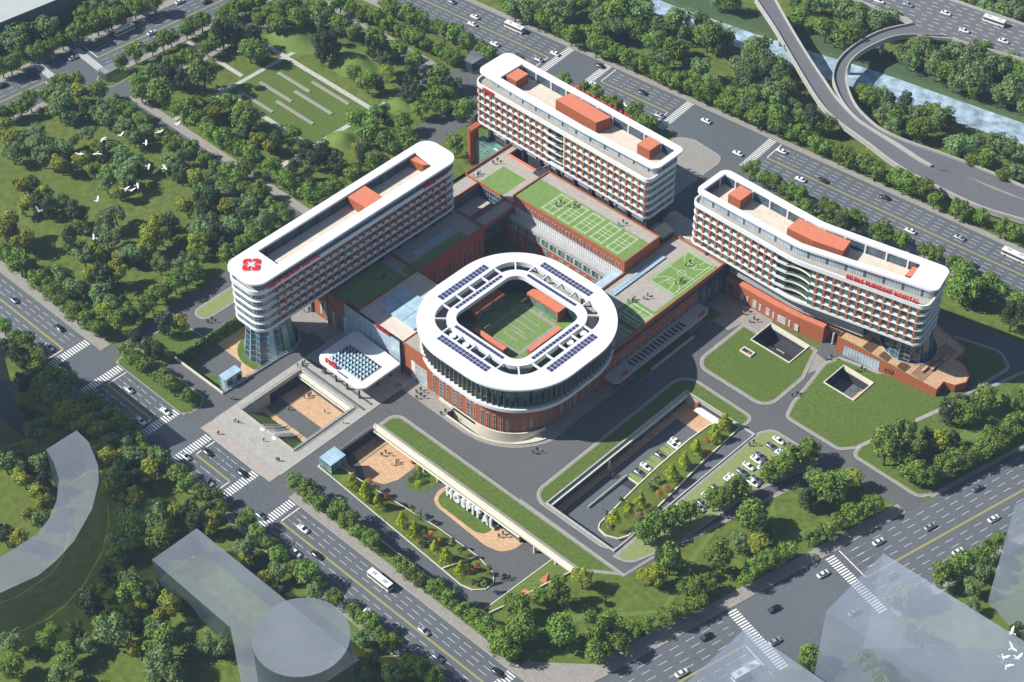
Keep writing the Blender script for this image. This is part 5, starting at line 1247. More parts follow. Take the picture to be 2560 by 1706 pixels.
# ramp trench round the ring building
rt = thing('curved_ramp', 'curved cream walled ramp trench at the rounded corner of the ring building', 'ramp')
def ztr(i, n): return -4.2+4.1*abs(2*i/n-1)**1.5
inn = arc(19.2,-90,-22,24); out_ = arc(22.6,-90,-22,24); n_ = len(inn); b = MB()
zb = lambda i: -4.2*math.sin(math.pi*min(1, max(0, 1-i/(n_-1)))**.8*.5)
for i in range(n_-1):
    z0, z1 = zb(i), zb(i+1)
    b.face([(*inn[i], z0),(*out_[i], z0),(*out_[i+1], z1),(*inn[i+1], z1)], 'concrete')
    b.face([(*inn[i+1], z1),(*inn[i], z0),(*inn[i], 1.1),(*inn[i+1], 1.1)][::-1], 'cream'); b.face([(*out_[i], z0),(*out_[i+1], z1),(*out_[i+1], .2),(*out_[i], .2)], 'cream')
b.box(8.5,-40.9,-4.3,18.95,-37.5,-4.2,'concrete'); b.face([(8.5,-37.5,-4.2),(18.9,-37.5,-4.2),(18.9,-37.5,1.1),(8.5,-37.5,1.1)], 'cream'); b.face([(8.5,-40.9,-4.2),(18.9,-40.9,-4.2),(18.9,-40.9,.2),(8.5,-40.9,.2)][::-1], 'cream'); b.face([(8.5,-40.9,-4.2),(8.5,-37.5,-4.2),(8.5,-37.5,.2),(8.5,-40.9,.2)], 'dark')
b.build('trench', rt)
b = MB(); b.ring([(2,-37.6),(8.5,-37.5)]+arc(19.2,-90,-15,24), [(2,-37.3),(8.5,-37.2)]+arc(18.8,-90,-15,24), 0.1, 1.35, 'cream', closed=False); b.build('inner_wall', rt)
b = MB(); b.ring([(8.2,-41.3),(18.9,-41.3)]+arc(23.0,-90,-20,24), [(8.2,-40.9),(18.9,-40.9)]+arc(22.6,-90,-20,24), 0.1, .6, 'cream', closed=False); b.build('outer_wall', rt)
# ---------------------------------------------------------------- frosted neighbour blocks
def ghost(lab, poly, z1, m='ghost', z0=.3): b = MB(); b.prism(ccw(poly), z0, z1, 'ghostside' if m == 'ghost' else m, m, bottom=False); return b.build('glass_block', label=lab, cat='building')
zc = 20; ghost('curved frosted glass block in the lower left corner', [g(13,x,y,zc) for x, y in ((300,48),(500,-78),(580,0),(640,150),(645,260),(600,440),(480,650),(360,780),(250,870),(0,985),(-300,1060),(-300,830),(0,750),(100,690),(240,600),(320,500),(370,380),(385,240),(350,130))], zc)
zc = 11; a0 = g(13,1285,562,zc); a1 = g(13,992,768,zc); a2 = g(13,1505,1212,zc); a3 = g(13,1640,1900,zc); a4 = g(13,2350,1420,zc)
ghost('low frosted glass block running down to the round drum', [a0,a1,a2,a3,a4], zc)
cx, cy = g(14,400,1270,28); R0 = (Vector(g(14,722,1270,28))-Vector(g(14,78,1270,28))).length/2
ghost('round frosted glass drum at the bottom edge', [(cx+R0*math.cos(rad(a)), cy+R0*math.sin(rad(a))) for a in range(0,360,10)], 28)
zc = 44; a0 = Vector(g(16,910,725,zc)); a1 = Vector(g(16,537,1103,zc)); d = (Vector(g(16,1829,1300,zc))-a0).normalized()*75
ghost('tall frosted glass block in the lower right corner, largest there', [tuple(a0),tuple(a1),tuple(a1+d),tuple(a0+d)], zc, 'ghostblue')
zc = 20; a0 = Vector(g(15,1735,1213,zc)); a1 = Vector(g(15,1350,1568,zc)); a2 = Vector(g(16,530,1568,zc)); ghost('low frosted glass block over the crossing at the bottom right', [tuple(a0),tuple(a1),tuple(a1+(a2-a0)*1.3),tuple(a2+(a2-a0)*.3)], zc, 'ghostblue')
bR = Vector(g(16,1590,1050,0)); ghost('tall frosted glass block cut by the right edge', [tuple(bR),(bR.x+46,bR.y-14),(bR.x+60,bR.y+30),(bR.x+16,bR.y+46)], 45, 'ghostblue')
bL = Vector(g(5,172,1440,0)); ghost('dark smoked glass block cut by the left edge', [tuple(bL),(bL.x-6,bL.y-24),(bL.x-46,bL.y-24),(bL.x-40,bL.y)], 46, 'ghostdark')
p = gl(1,[(-250,250),(365,0),(700,-150),(0,-350)],13); b = MB(); b.prism(ccw([p[0],p[1],p[2],(p[2][0]-60,p[2][1]),(p[0][0]-60,p[0][1])]), 0, 13, 'officewall', 'officeroof'); b.build('office_building', label='pale flat roofed building in the upper left corner', cat='building')
x, y = g(1,720,500,0); ghost('tiny frosted gatehouse at the upper left crossing', rect(x-2.5,y-3.5,x+2.5,y+3.5), 4)
x, y = g(2,1560,420,0); ghost('small frosted box by the top of the north ward', rect(x-3,y-7,x+3,y+7), 5)
# ---------------------------------------------------------------- vehicles
def loft(sections, m_of):
    """closed loft through cross sections (lists of points)"""
    b = MB(); k = 0; n = len(sections[0])
    for s in sections: b.v += [tuple(p) for p in s]
    for i in range(len(sections)-1):
        for j in range(n):
            j2 = (j+1) % n; b.f.append((i*n+j, i*n+j2, (i+1)*n+j2, (i+1)*n+j)); b.m.append(b.mi(m_of(i, j)))
    b.f.append(tuple(range(n))[::-1]); b.m.append(b.mi(m_of(0, 0))); b.f.append(tuple((len(sections)-1)*n+j for j in range(n))); b.m.append(b.mi(m_of(0, 0)))
    return b
PAINT = {'white': mat('white car paint', (.78,.79,.80), .25, spec=.6), 'silver': mat('silver car paint', (.42,.46,.50), .25, .4, spec=.6), 'grey': mat('slate car paint', (.13,.17,.22), .25, .3, spec=.6), 'black': mat('black car paint', (.012,.014,.018), .2, spec=.6)}
T['tyre'] = mat('tyre rubber', (.02,.02,.02), .8); T['carglass'] = mat('car glass', (.02,.035,.045), .06, spec=.9); T['lamp'] = mat('lamp lens', (.75,.75,.70), .2); T['tail'] = mat('tail lens', (.4,.02,.02), .3); T['busyellow'] = mat('yellow stripe paint', (.70,.52,.04), .4)
def car_meshes(paint):
    pm = PAINT[paint]; secs = []
    for x, w_, z0, z1 in ((-2.28,.72,.42,.78),(-2.15,.86,.28,.92),(-1.4,.92,.24,.98),(0,.93,.24,.96),(1.2,.92,.24,.90),(1.95,.86,.26,.80),(2.28,.66,.38,.66)):
        secs.append([(x,-w_,z0),(x,w_,z0),(x,w_*1.02,(z0+z1)/2),(x,w_*.93,z1),(x,-w_*.93,z1),(x,-w_*1.02,(z0+z1)/2)])
    body = loft(secs, lambda i, j: pm); rs = []
    for x, w_, z in ((-1.75,.80,.96),(-1.05,.68,1.40),(.15,.68,1.44),(1.15,.80,.92)): rs.append([(x,-w_,.9),(x,w_,.9),(x,w_*.9,z),(x,-w_*.9,z)])
    body.face([(-.98,-.6,1.43),(.12,-.6,1.47),(.12,.6,1.47),(-.98,.6,1.43)], pm)
    body.box(-1.0,-.64,1.36,.15,.64,1.43,pm)
    cab = loft(rs, lambda i, j: 'carglass'); wh = MB(); 
    n = 12
    for s in (-1, 1):
        k = len(wh.v)
        wh.v += [(.33*math.cos(2*math.pi*i/n), s*.1, .33*math.sin(2*math.pi*i/n)) for i in range(n)]
        wh.f.append(tuple(range(k, k+n)) if s > 0 else tuple(range(k+n-1, k-1, -1))); wh.m.append(wh.mi('tyre'))
    for i in range(n): j = (i+1) % n; wh.f.append((i, j, n+j, n+i)); wh.m.append(wh.mi('tyre'))
    wh.box(-.16,-.12,-.16,.16,.12,.16,'grey')
    hl = MB(); hl.box(-.06,-.2,-.08,.06,.2,.08,'lamp'); tl = MB(); tl.box(-.05,-.2,-.08,.05,.2,.08,'tail')
    return body.mesh('body', True), cab.mesh('windows'), wh.mesh('wheel'), hl.mesh('headlight'), tl.mesh('tail_light')
CM = {}
def car(x, y, z, rot, paint, label, group):
    if not CM.get(paint): CM[paint] = car_meshes(paint)
    b, c, w_, hl, tl = CM[paint]; r = thing('car', label, 'car', (x, y, z), rot, group); r.scale = (.95,.95,.95)
    link('body', b, r); link('windows', c, r)
    for sx in (-1.38, 1.42):
        for sy in (-.84, .84): link('wheel', w_, r, (sx, sy, .33))
    for sy in (-.6, .6): link('headlight', hl, r, (2.2, sy, .6)); link('tail_light', tl, r, (-2.25, sy, .66))
BM = {}
def bus(x, y, z, rot, label):
    if not BM:
        b = MB(); b.box(-4.6,-1.15,.35,4.6,1.15,1.25,PAINT['white']); b.box(-4.6,-1.15,2.25,4.6,1.15,2.75,PAINT['white']); b.box(-4.5,-1.05,1.25,4.5,1.05,2.25,PAINT['white'])
        for xx in (-2.4, 2.2): b.box(xx-.7,-.5,2.75,xx+.7,.5,2.9,'grey')
        b.box(-4.3,-1.17,.62,4.3,1.17,.78,'busyellow'); BM['b'] = b.mesh('body')
        w_ = MB()
        for k in range(8): x0 = -4.35+k*1.1; w_.box(x0,-1.13,1.27,x0+1.0,-1.06,2.23,'carglass'); w_.box(x0,1.06,1.27,x0+1.0,1.13,2.23,'carglass')
        BM['s'] = w_.mesh('side_windows'); w_ = MB(); w_.box(4.5,-1.05,1.2,4.62,1.05,2.35,'carglass'); BM['f'] = w_.mesh('windscreen'); w_ = MB(); w_.box(-4.62,-1.0,1.5,-4.5,1.0,2.25,'carglass'); BM['r'] = w_.mesh('rear_window')
        w_ = MB(); w_.cyl(0,0,-.13,.13,.46,.46,'tyre',14); w_.xform(Matrix.Rotation(rad(90), 4, 'X')); BM['w'] = w_.mesh('wheel')
    r = thing('bus', label, 'bus', (x, y, z), rot, 'white buses')
    for k, nm in (('b','body'),('s','side_windows'),('f','windscreen'),('r','rear_window')): link(nm, BM[k], r)
    for sx in (-2.9, 2.9):
        for sy in (-1.02, 1.02): link('wheel', BM['w'], r, (sx, sy, .46))
ORD = 'first second third fourth fifth sixth seventh eighth ninth tenth eleventh twelfth thirteenth fourteenth fifteenth sixteenth seventeenth eighteenth nineteenth'.split()
def ordw(i):
    if i < 19: return ORD[i]
    n = i+1; t = {20:'twentieth',30:'thirtieth',40:'fortieth',50:'fiftieth',60:'sixtieth'}; tens = {20:'twenty',30:'thirty',40:'forty',50:'fifty',60:'sixty'}
    return t[n] if n % 10 == 0 else tens[n//10*10]+'-'+ORD[n % 10-1]
def cars(where, lst, rot, z=.03, group=None):
    """lst: (crop, x, y, paint); ordinals count each colour from the left of the picture"""
    its = []
    for c, x, y, p in lst: q = g(c, x, y, z+.7); its.append((screen((*q, z))[0], q, p))
    its.sort(key=lambda i: i[0]); cnt = {}; tot = {}
    for i in its: tot[i[2]] = tot.get(i[2], 0)+1
    for sx, q, p in its:
        k = cnt.get(p, 0); cnt[p] = k+1
        lab = ('%s car %s' % (p, where)) if tot[p] == 1 else '%s %s car from the left %s' % (ordw(k), p, where)
        car(q[0], q[1], z, rot if not callable(rot) else rot(*q), p, lab, group or 'cars '+where)
cars('on the entrance avenue', [(5,90,520,'grey'),(5,168,755,'white'),(5,388,705,'black'),(5,320,830,'white'),(5,640,1130,'silver'),(5,842,1105,'silver'),(5,1080,1248,'white'),(5,920,1312,'white'),
      (13,1212,90,'silver'),(13,1355,62,'black'),(13,1582,200,'black'),(13,1362,258,'white'),(13,1702,475,'grey'),(14,412,563,'white'),(14,365,720,'white'),(14,502,735,'black'),(14,848,1115,'white'),(14,1200,1230,'silver'),(14,1293,1403,'grey'),(14,1684,1502,'black')], 0)
an = math.atan2(19.5, 221.3)
cars('on the avenue behind the wards', [(2,1535,108,'white'),(2,1517,155,'white'),(2,1665,287,'white'),(3,95,285,'white'),(3,490,348,'white'),(3,383,387,'silver'),(3,783,428,'black'),(3,745,550,'white'),(3,1060,602,'black'),(3,962,686,'white'),(3,1172,753,'silver'),
      (3,1477,788,'white'),(3,1685,1000,'white'),(4,247,985,'white'),(4,370,1170,'white'),(4,515,1177,'black'),(4,920,1288,'black'),(4,1088,1507,'white'),(4,1408,1550,'silver'),(2,1380,8,'grey'),(12,1490,290,'black')], an+math.pi)
aT = math.atan2(108.4, 8.4); aB = math.atan2(133.9, 32)
cars('on the upper left avenue', [(1,478,375,'white'),(1,992,212,'white'),(1,210,493,'black'),(1,20,557,'black'),(1,1175,10,'white'),(1,1352,10,'black')], aT)
cars('on the lower right avenue', [(16,1527,297,'grey'),(16,1217,548,'silver'),(16,880,647,'white'),(16,1632,497,'white'),(16,1400,711,'white'),(16,518,858,'white'),(16,972,873,'grey'),(16,720,1108,'silver'),(16,200,1085,'black'),(16,203,1298,'silver'),(15,1483,1267,'black'),(15,1318,1505,'white')], aB)
cars('on the elevated highway', [(4,1072,28,'silver'),(4,1320,85,'white'),(4,1440,198,'white'),(4,1697,267,'white'),(4,885,5,'white')], math.atan2(*reversed(tuple(Vector(g(4,1829,320,8.6))-Vector(g(4,1000,40,8.6)))[:2])), z=8.62)
pk = math.radians(-2)
cars('in the sunken parking bays', [(11,1020,530,'white'),(11,1003,553,'white'),(11,915,622,'grey'),(11,823,695,'white'),(11,780,735,'grey')], pk, z=-4.8)
cars('in the surface car park', [(11,1690,523,'white'),(11,1643,563,'grey'),(11,1780,567,'grey'),(11,1730,601,'white'),(11,1705,612,'white'),(11,1570,627,'grey'),(11,1545,650,'white'),(11,1495,692,'white'),(11,1450,730,'grey'),(11,1393,765,'white'),(11,1370,785,'white'),
      (11,1640,690,'grey'),(11,1590,715,'white'),(11,1545,778,'grey'),(11,1523,800,'white'),(11,1285,840,'grey'),(11,1190,935,'grey'),(11,1168,965,'white'),(11,1050,970,'white'),(11,1225,890,'white'),(16,60,262,'white'),(16,85,238,'grey'),(16,110,180,'white')][:20], pk, z=.15)
for c, x, y, r, lab, z in ((14,915,900,0,'white bus on the entrance avenue beside the street trees',.03),(1,812,195,aT,'white bus on the upper left avenue',.03),(3,225,178,an+math.pi,'white bus on the avenue behind the wards, left of the north ward',.03),
                    (4,1635,136,aB-.95,'white bus on the elevated highway',8.62),(12,1765,230,an+math.pi,'white bus on the avenue behind the wards, at the right edge',.03),(15,1735,1500,aB,'pale bus seen through the frosted block at the bottom',.03)):
    x, y = g(c, x, y, z+1.4)
    if z > 1: dd = Vector(g(4,1829,320,8.6))-Vector(g(4,1000,40,8.6)); r = math.atan2(dd.y, dd.x)
    bus(x, y, z, r, lab)
# ---------------------------------------------------------------- people
T['cloth'] = mat('dark jacket cloth', (.025,.028,.035), .9); T['cloth2'] = mat('brown coat cloth', (.10,.05,.035), .9); T['cloth3'] = mat('blue coat cloth', (.04,.07,.14), .9); T['trouser'] = mat('dark trousers', (.015,.016,.022), .9); T['hair'] = mat('black hair', (.01,.009,.008), .7); T['clothlight'] = mat('pale shirt cloth', (.45,.45,.42), .9)
def person_mesh(pose, top):
    """one continuous skinned body: joints and radii, then materials by height"""
    hip = .92; sw = {'stand':0, 'walk':.26, 'stride':.38}[pose]
    J = [(0,0,hip,.15),(0,0,1.15,.145),(0,0,1.40,.16),(0,0,1.50,.06),(0,.01,1.60,.10),(0,.01,1.70,.095)]
    E = [(0,1),(1,2),(2,3),(3,4),(4,5)]
    for s in (-1, 1):
        k = len(J); J += [(s*.10,0,hip-.08,.105),(s*.11,.06+s*sw*.5*1,.50,.07),(s*.11,s*sw*.5-.02+(.0),.09,.048),(s*.11,s*sw*.5+.14,.05,.042)]; E += [(0,k),(k,k+1),(k+1,k+2),(k+2,k+3)]
        k = len(J); J += [(s*.20,0,1.40,.065),(s*.26,-s*sw*.35,1.13,.048),(s*.25,-s*sw*.5+.09,.90,.038),(s*.245,-s*sw*.5+.13,.80,.035)]; E += [(2,k),(k,k+1),(k+1,k+2),(k+2,k+3)]
    me = bpy.data.meshes.new('p'); me.from_pydata([j[:3] for j in J], E, []); o = bpy.data.objects.new('p', me); C.objects.link(o)
    md = o.modifiers.new('s', 'SKIN'); ms = o.modifiers.new('u', 'SUBSURF'); ms.levels = 1
    for i, j in enumerate(J): me.skin_vertices[0].data[i].radius = (j[3], j[3]*(.75 if i in (0,1,2) else 1)); me.skin_vertices[0].data[i].use_root = i == 0
    dg = bpy.context.evaluated_depsgraph_get(); dg.update(); m2 = bpy.data.meshes.new_from_object(o.evaluated_get(dg)); bpy.data.objects.remove(o)
    m2.materials.clear()
    for q in (top, 'trouser', 'skin', 'hair'): m2.materials.append(T[q])
    for p in m2.polygons:
        z = p.center.z; x = abs(p.center.x); p.material_index = 3 if z > 1.69 or (z > 1.58 and p.center.y < -.03) else 2 if z > 1.51 or (x > .2 and z < .86) else 0 if z > .93 or x > .19 else 1
        p.use_smooth = True
    m2.transform(Matrix.Scale(1.08, 4)); return m2
PM = [person_mesh('stand','cloth'), person_mesh('walk','cloth'), person_mesh('stride','cloth2'), person_mesh('walk','cloth3'), person_mesh('stand','clothlight')]
PD = ['dark clothes','dark clothes, walking','brown coat','blue coat','pale shirt']
prnd = random.Random(11)
def people(where, lst):
    """lst: (crop, x, y foot position, z)"""
    its = []
    for c, x, y, z in lst: q = g(c, x, y, z); its.append((screen((*q, z))[0], q, z))
    its.sort(key=lambda i: i[0])
    for k, (sx, q, z) in enumerate(its):
        i = prnd.choice([0,1,1,0,2,3,4]); link('person', PM[i], None, (q[0], q[1], z), prnd.uniform(0, 6.28), '%s person from left %s, %s' % (ordw(k), where, PD[i]), 'person', 'people '+where)
G3 = [(-28,8),(-20,12),(0,-8),(6,-9),(25,8)]; G4 = [(-30,12),(-2,8),(0,-6),(4,2),(14,-10)]; G2 = [(0,0),(7,-2)]
def grp(c, x, y, z, pat): return [(c, x+a, y+b, z) for a, b in pat]
for where, l in (('on the plaza at the garden corner',grp(9,208,648,.15,[(-8,0),(-2,3),(15,0)])),('on the plaza near the grass steps',grp(9,240,800,.15,[(-16,0),(-4,-2),(14,8)])),('at the plaza edge by the avenue',grp(9,118,880,.15,G2)),
  ('in the middle of the lower plaza',grp(9,418,925,.15,[(0,0)])),('at the lower corner of the plaza',grp(9,505,1052,.15,[(-2,0),(6,0),(14,3)])),('on the plaza beside the dark stone bands',grp(9,670,425,.15,G4)),
  ('on the road by the plaza court',grp(9,938,808,.05,[(0,0)])),('on the timber of the plaza court',grp(9,712,632,-5.4,G4)+grp(9,815,738,-5.4,[(0,0)])),('on the paved strip of the plaza court',grp(9,578,722,-5.4,G2)),
  ('beside the entrance canopy',grp(9,1300,560,.15,[(-18,2),(0,0),(6,2),(14,4)])),('before the ring building, upper group',grp(9,1440,600,.15,G3)),('before the ring building, lower group',grp(9,1440,636,.15,G3)),
  ('at the mouth of the curved ramp',grp(9,1600,742,.15,G3)),('on the timber by the drop-off wall, upper group',grp(9,1212,1010,-5.1,G3)),('on the timber by the drop-off wall, lower group',grp(9,1283,1070,-5.1,G4)),
  ('on the timber below the letter L',grp(14,1715,612,-5.1,G3)),('on the drop-off drive',grp(14,1750,895,-5.1,G4)),('on the curved path below the ring building',grp(10,1025,1385,.2,G3)),('by the near end of the side canopy',grp(10,1555,970,.1,G3)),
  ('beyond the near end of the side canopy',grp(10,1630,935,.1,[(-20,0),(0,-4),(18,4)])),('under the west ward',grp(9,712,68,.1,G4)),('on the road behind the west tower',grp(9,76,140,.05,G3)),('on the west wing turf',grp(6,1065,1035,14.06,G4)),
  ('on the terrace by the north ward, left group',grp(7,118,232,14.05,G4)),('on the terrace by the north ward, right group',grp(7,242,148,14.05,G3)),('on the first badminton court',grp(7,655,422,19.08,G3)),('on the second badminton court',grp(7,748,432,19.08,G4)),
  ('on the paving beside the badminton courts',grp(7,1062,552,19.05,G3)),('on the basketball court, far group',grp(7,1500,815,14.08,G3)),('on the basketball court, near group',grp(7,1438,930,14.08,G4)),('on the roof turf by the ring building',grp(7,1128,1052,14.08,G4)),
  ('on the roof paving by the ring building',grp(7,1222,1030,14.05,G3)),('on the paving by the brick podium, upper group',grp(8,435,1000,.1,G3)),('on the paving by the brick podium, lower group',grp(8,480,1052,.1,G3)),('at the passage under the east ward',grp(8,985,1295,.1,G3)),
  ('before the terrace shopfront',grp(8,1182,1375,.12,G3)),('on the road between the east lawns',grp(8,762,1535,.05,G4)),('on the floor of the smaller sunken court',grp(12,720,1118,-5.1,[(-24,0),(22,0)])),('in the sunken car court',grp(11,605,765,-4.9,G4)),
  ('in the surface car park',grp(11,1522,552,.2,G3))): people(where, l)
# ---------------------------------------------------------------- white birds
T['bird'] = mat('white feathers', (.82,.82,.80), .7)
def bird_mesh(flap):
    b = MB(); secs = []
    for x, r in ((-.55,.02),(-.35,.10),(0,.16),(.3,.12),(.42,.08),(.52,.09),(.62,.02)): secs.append([(x, r*math.cos(a*math.pi/3), r*.8*math.sin(a*math.pi/3)) for a in range(6)])
    b = loft(secs, lambda i, j: 'bird')
    for s in (-1, 1):
        a = rad(flap); p = [(.25,s*.1,.05),(.38,s*.7,.05+.7*math.sin(a)),(.05,s*1.5,.05+1.3*math.sin(a)),(-.15,s*.9,.05+.8*math.sin(a)),(-.2,s*.1,.03)]
        b.face(p, 'bird'); b.face([(x,y,z+.04) for x, y, z in p][::-1], 'bird')
        for i in range(5): q = p[i]; r_ = p[(i+1) % 5]; b.face([q, r_, (r_[0],r_[1],r_[2]+.04), (q[0],q[1],q[2]+.04)], 'bird')
    t = [(-.5,-.05,0),(-.85,-.22,0),(-.9,0,0),(-.85,.22,0),(-.5,.05,0)]; b.face(t, 'bird'); b.face([(x,y,z+.03) for x,y,z in t][::-1], 'bird')
    return b.mesh('bird')
BMS = [bird_mesh(10), bird_mesh(35), bird_mesh(55), bird_mesh(-15)]; brnd = random.Random(5); lst = []
for c, x, y in ((1,1153,815),(1,1042,863),(1,676,908),(1,787,887),(1,953,937),(1,521,1008),(1,636,1003),(1,970,1085),(1,1075,1098),(1,818,1238),(1,857,1246),(1,897,1210),(1,635,1313),(1,257,1381),(5,614,122),(16,1748,1245),(16,1752,1347),(16,1692,1407),(16,1784,1410),(16,1713,1463)):
    z = 60 if c != 16 else 70; q = g(c, x, y, z); lst.append((screen((*q, z))[0], q, z, c))
for reg in (0, 1):
    l = sorted([i for i in lst if (i[3] == 16) == bool(reg)])
    for k, (sx, q, z, c) in enumerate(l):
        link('bird', BMS[brnd.randrange(4)], None, (q[0], q[1], z), brnd.uniform(0, 6.28), '%s white bird from left, flying over the %s' % (ordw(k), 'lower right corner' if reg else 'left park'), 'bird', 'white birds in flight', scale=(1.2,)*3)
# ---------------------------------------------------------------- red sculpture and small things of the slope
x, y = g(15,425,905,.1); b = MB(); b.face([(-1.8,-.9,0),(.6,-.4,0),(.7,.9,4.6)],'orange'); b.face([(.6,-.4,0),(1.4,.9,0),(.7,.9,4.6)],'brick'); b.face([(1.4,.9,0),(-1.8,-.9,0),(.7,.9,4.6)],'brick')
b.build('sculpture', loc=(x, y, -.5), label='tall pointed orange sculpture on the grass slope', cat='sculpture')
x, y = g(15,305,985,.1); b = MB(); b.prism([(-1.6,-.8),(1.5,-.5),(1.9,.9),(-1.2,.7)], 0, 1.2, 'brick', 'orange'); b.build('sculpture', loc=(x, y, -.8), label='low orange block sculpture beside the cream wall', cat='sculpture')
# ---------------------------------------------------------------- trees
def crown_mesh(seed, kind, mt, nleaf, nl):
    """leaf clumps spread over uneven lumps; unit tree: height 1, crown radius about .42"""
    r = random.Random(seed); b = MB(); lumps = []
    if kind == 'round':
        for i in range(nl):
            a = r.uniform(0, 6.28); f = r.uniform(0, 1)**.6; z = .56+r.uniform(-.24,.26)*(1-f*.4); lumps.append((Vector((f*.26*math.cos(a), f*.26*math.sin(a), z)), r.uniform(.12,.20)))
    elif kind == 'tall':
        for i in range(nl):
            a = r.uniform(0, 6.28); z = r.uniform(.28,.88); f = .22*math.sin(math.pi*(z-.15)/.85)**.7; lumps.append((Vector((f*math.cos(a), f*math.sin(a), z)), r.uniform(.10,.17)))
    elif kind == 'umbrella':
        for i in range(nl):
            a = r.uniform(0, 6.28); f = r.uniform(0, 1)**.5; lumps.append((Vector((f*.34*math.cos(a), f*.34*math.sin(a), .80-.20*f*f+r.uniform(-.04,.03))), r.uniform(.09,.15)))
    elif kind == 'cone':
        for i in range(nl):
            z = r.uniform(.30,.93); f = (1.0-z)*.46; a = r.uniform(0, 6.28); lumps.append((Vector((f*math.cos(a), f*math.sin(a), z)), .06+(1-z)*.17))
    elif kind == 'bush':
        for i in range(nl):
            a = r.uniform(0, 6.28); f = r.uniform(0, 1)**.5*.35; lumps.append((Vector((f*math.cos(a), f*math.sin(a), r.uniform(.3,.62))), r.uniform(.16,.26)))
    per = nleaf//len(lumps)
    for c, R in lumps:
        for k in range(per):
            d = Vector((r.gauss(0,1), r.gauss(0,1), r.gauss(0,1)+.25)).normalized(); p = c+Vector((d.x*R, d.y*R, d.z*R*.85))*r.uniform(.72,1.08)
            n = (d+Vector((r.uniform(-.6,.6), r.uniform(-.6,.6), r.uniform(-.5,.7)))).normalized(); u = n.orthogonal().normalized(); u = Matrix.Rotation(r.uniform(0, 6.28), 3, n) @ u; v = n.cross(u); s = r.uniform(.022,.045)*(1.25 if kind in ('cone','bush') else 1)
            b.face([p-u*s, p-v*s*.75, p+u*s, p+v*s*.75], mt)
    return b.mesh('crown')
def trunk_mesh(seed, kind):
    r = random.Random(seed); b = MB(); h0 = {'round':.42,'tall':.35,'umbrella':.55,'cone':.85,'bush':.3}[kind]; pr = Vector((0,0,0))
    def limb(a, c, ra, rc, n=6):
        d = (c-a).normalized(); u = d.orthogonal().normalized(); v = d.cross(u); k = len(b.v)
        for p, q in ((a, ra), (c, rc)): b.v += [tuple(p+u*q*math.cos(2*math.pi*i/n)+v*q*math.sin(2*math.pi*i/n)) for i in range(n)]
        for i in range(n): j = (i+1) % n; b.f.append((k+i, k+j, k+n+j, k+n+i)); b.m.append(b.mi('trunk'))
    top = Vector((r.uniform(-.02,.02), r.uniform(-.02,.02), h0)); limb(pr, top, .028, .018 if kind != 'cone' else .006)
    if kind != 'cone':
        for i in range(5):
            a = i*1.26+r.uniform(-.3,.3); e = top+Vector((.2*math.cos(a), .2*math.sin(a), r.uniform(.14,.26))); limb(top-Vector((0,0,.06*(i % 3))), e, .014, .005)
    return b.mesh('trunk')
TK = {  # letter: (kind, leaf material, leaves, lumps, variants, adjective, name, height/diameter)
 's':('round','mid',1500,17,4,'round green','street_tree',1.22), 'b':('round','mid',1700,20,4,'broad green','park_tree',1.15), 't':('tall','mid',1500,18,3,'tall green','park_tree',1.45),
 'o':('round','olive',1500,17,3,'yellow green','olive_tree',1.15), 'd':('tall','dark',1400,16,3,'dark green','dark_tree',1.35), 'u':('umbrella','blue',1500,20,3,'grey green domed','spreading_tree',1.1),
 'g':('round','blue',1600,18,3,'grey green','broadleaf_tree',1.2), 'c':('cone','lime',1300,26,2,'lime green conical','conical_tree',1.95), 'r':('round','rust',700,10,1,'rust orange','rust_tree',1.3), 'p':('cone','pale',500,12,1,'pale leafy young','young_tree',1.3)}
PR = {}
for k, (kd, lm, nle, nl, nv, adj, nm, hd) in TK.items():
    PR[k] = [(crown_mesh(100*ord(k)+i, kd, L[lm], nle, nl), trunk_mesh(ord(k)+i, kd)) for i in range(nv)]
trnd = random.Random(21); NT = {}
MPP = lambda p: (Vector(p)-CAMP).length/F
def plant(where, items, z=0.0, jitter=.2):
    """items: (kind letter, crop, x, y, crown diameter in crop pixels) measured at the crown centre"""
    its = []
    for k, c, x, y, dpx in items:
        hd = TK[k][7]; q = g(c, x, y, z+4); dm = dpx*(1.22 if k == 's' else 1.27 if k in 'botudg' else 1.04 if k == 'c' else 1.16)/2.613*MPP((*q, z+4)); H = dm*hd
        q = g(c, x, y, z+H*.56); zz = z(*q) if callable(z) else z; its.append((screen((*q, z))[0], k, q, H))
    its.sort(key=lambda i: i[0]); cnt = {}; tot = {}
    for i in its: tot[i[1]] = tot.get(i[1], 0)+1
    for sx, k, q, H in its:
        if any(inside(q[0], q[1], h) for h in ((H_PLAZA, H_TOWER, H_PIT1, H_PIT2, H_RIVER) if z > -1 else ())): continue
        n = cnt.get(k, 0); cnt[k] = n+1; kd, lm, _, _, nv, adj, nm, hd = TK[k]
        lab = ('%s tree %s' % (adj, where)) if tot[k] == 1 else '%s %s tree from left %s' % (ordw(n), adj, where)
        cr, tk = trnd.choice(PR[k]); s = H*trnd.uniform(1-jitter*.6, 1+jitter*.6); w_ = s/ (hd)*1.16/1.0
        r = thing(nm, lab, 'tree', (q[0], q[1], z), trnd.uniform(0, 6.28), {'street_tree':'street trees','conical_tree':'lime green conical trees','rust_tree':'rust orange trees','young_tree':'pale young trees'}.get(nm, adj+' trees'))
        sc = (w_, w_*trnd.uniform(.92,1.08), s); link('crown', cr, r, scale=sc); link('trunk', tk, r, scale=sc); NT[nm] = NT.get(nm, 0)+1
def row(k, c, pts, d=112): return [(k, c, x, y, d*trnd.uniform(.92,1.08)) for x, y in pts]
def mix(c, s):
    out = []
    for t in s.split():
        k = t[0]; x, y, *d = t[1:].split(','); out.append((k, c, float(x), float(y), float(d[0]) if d else 105))
    return out
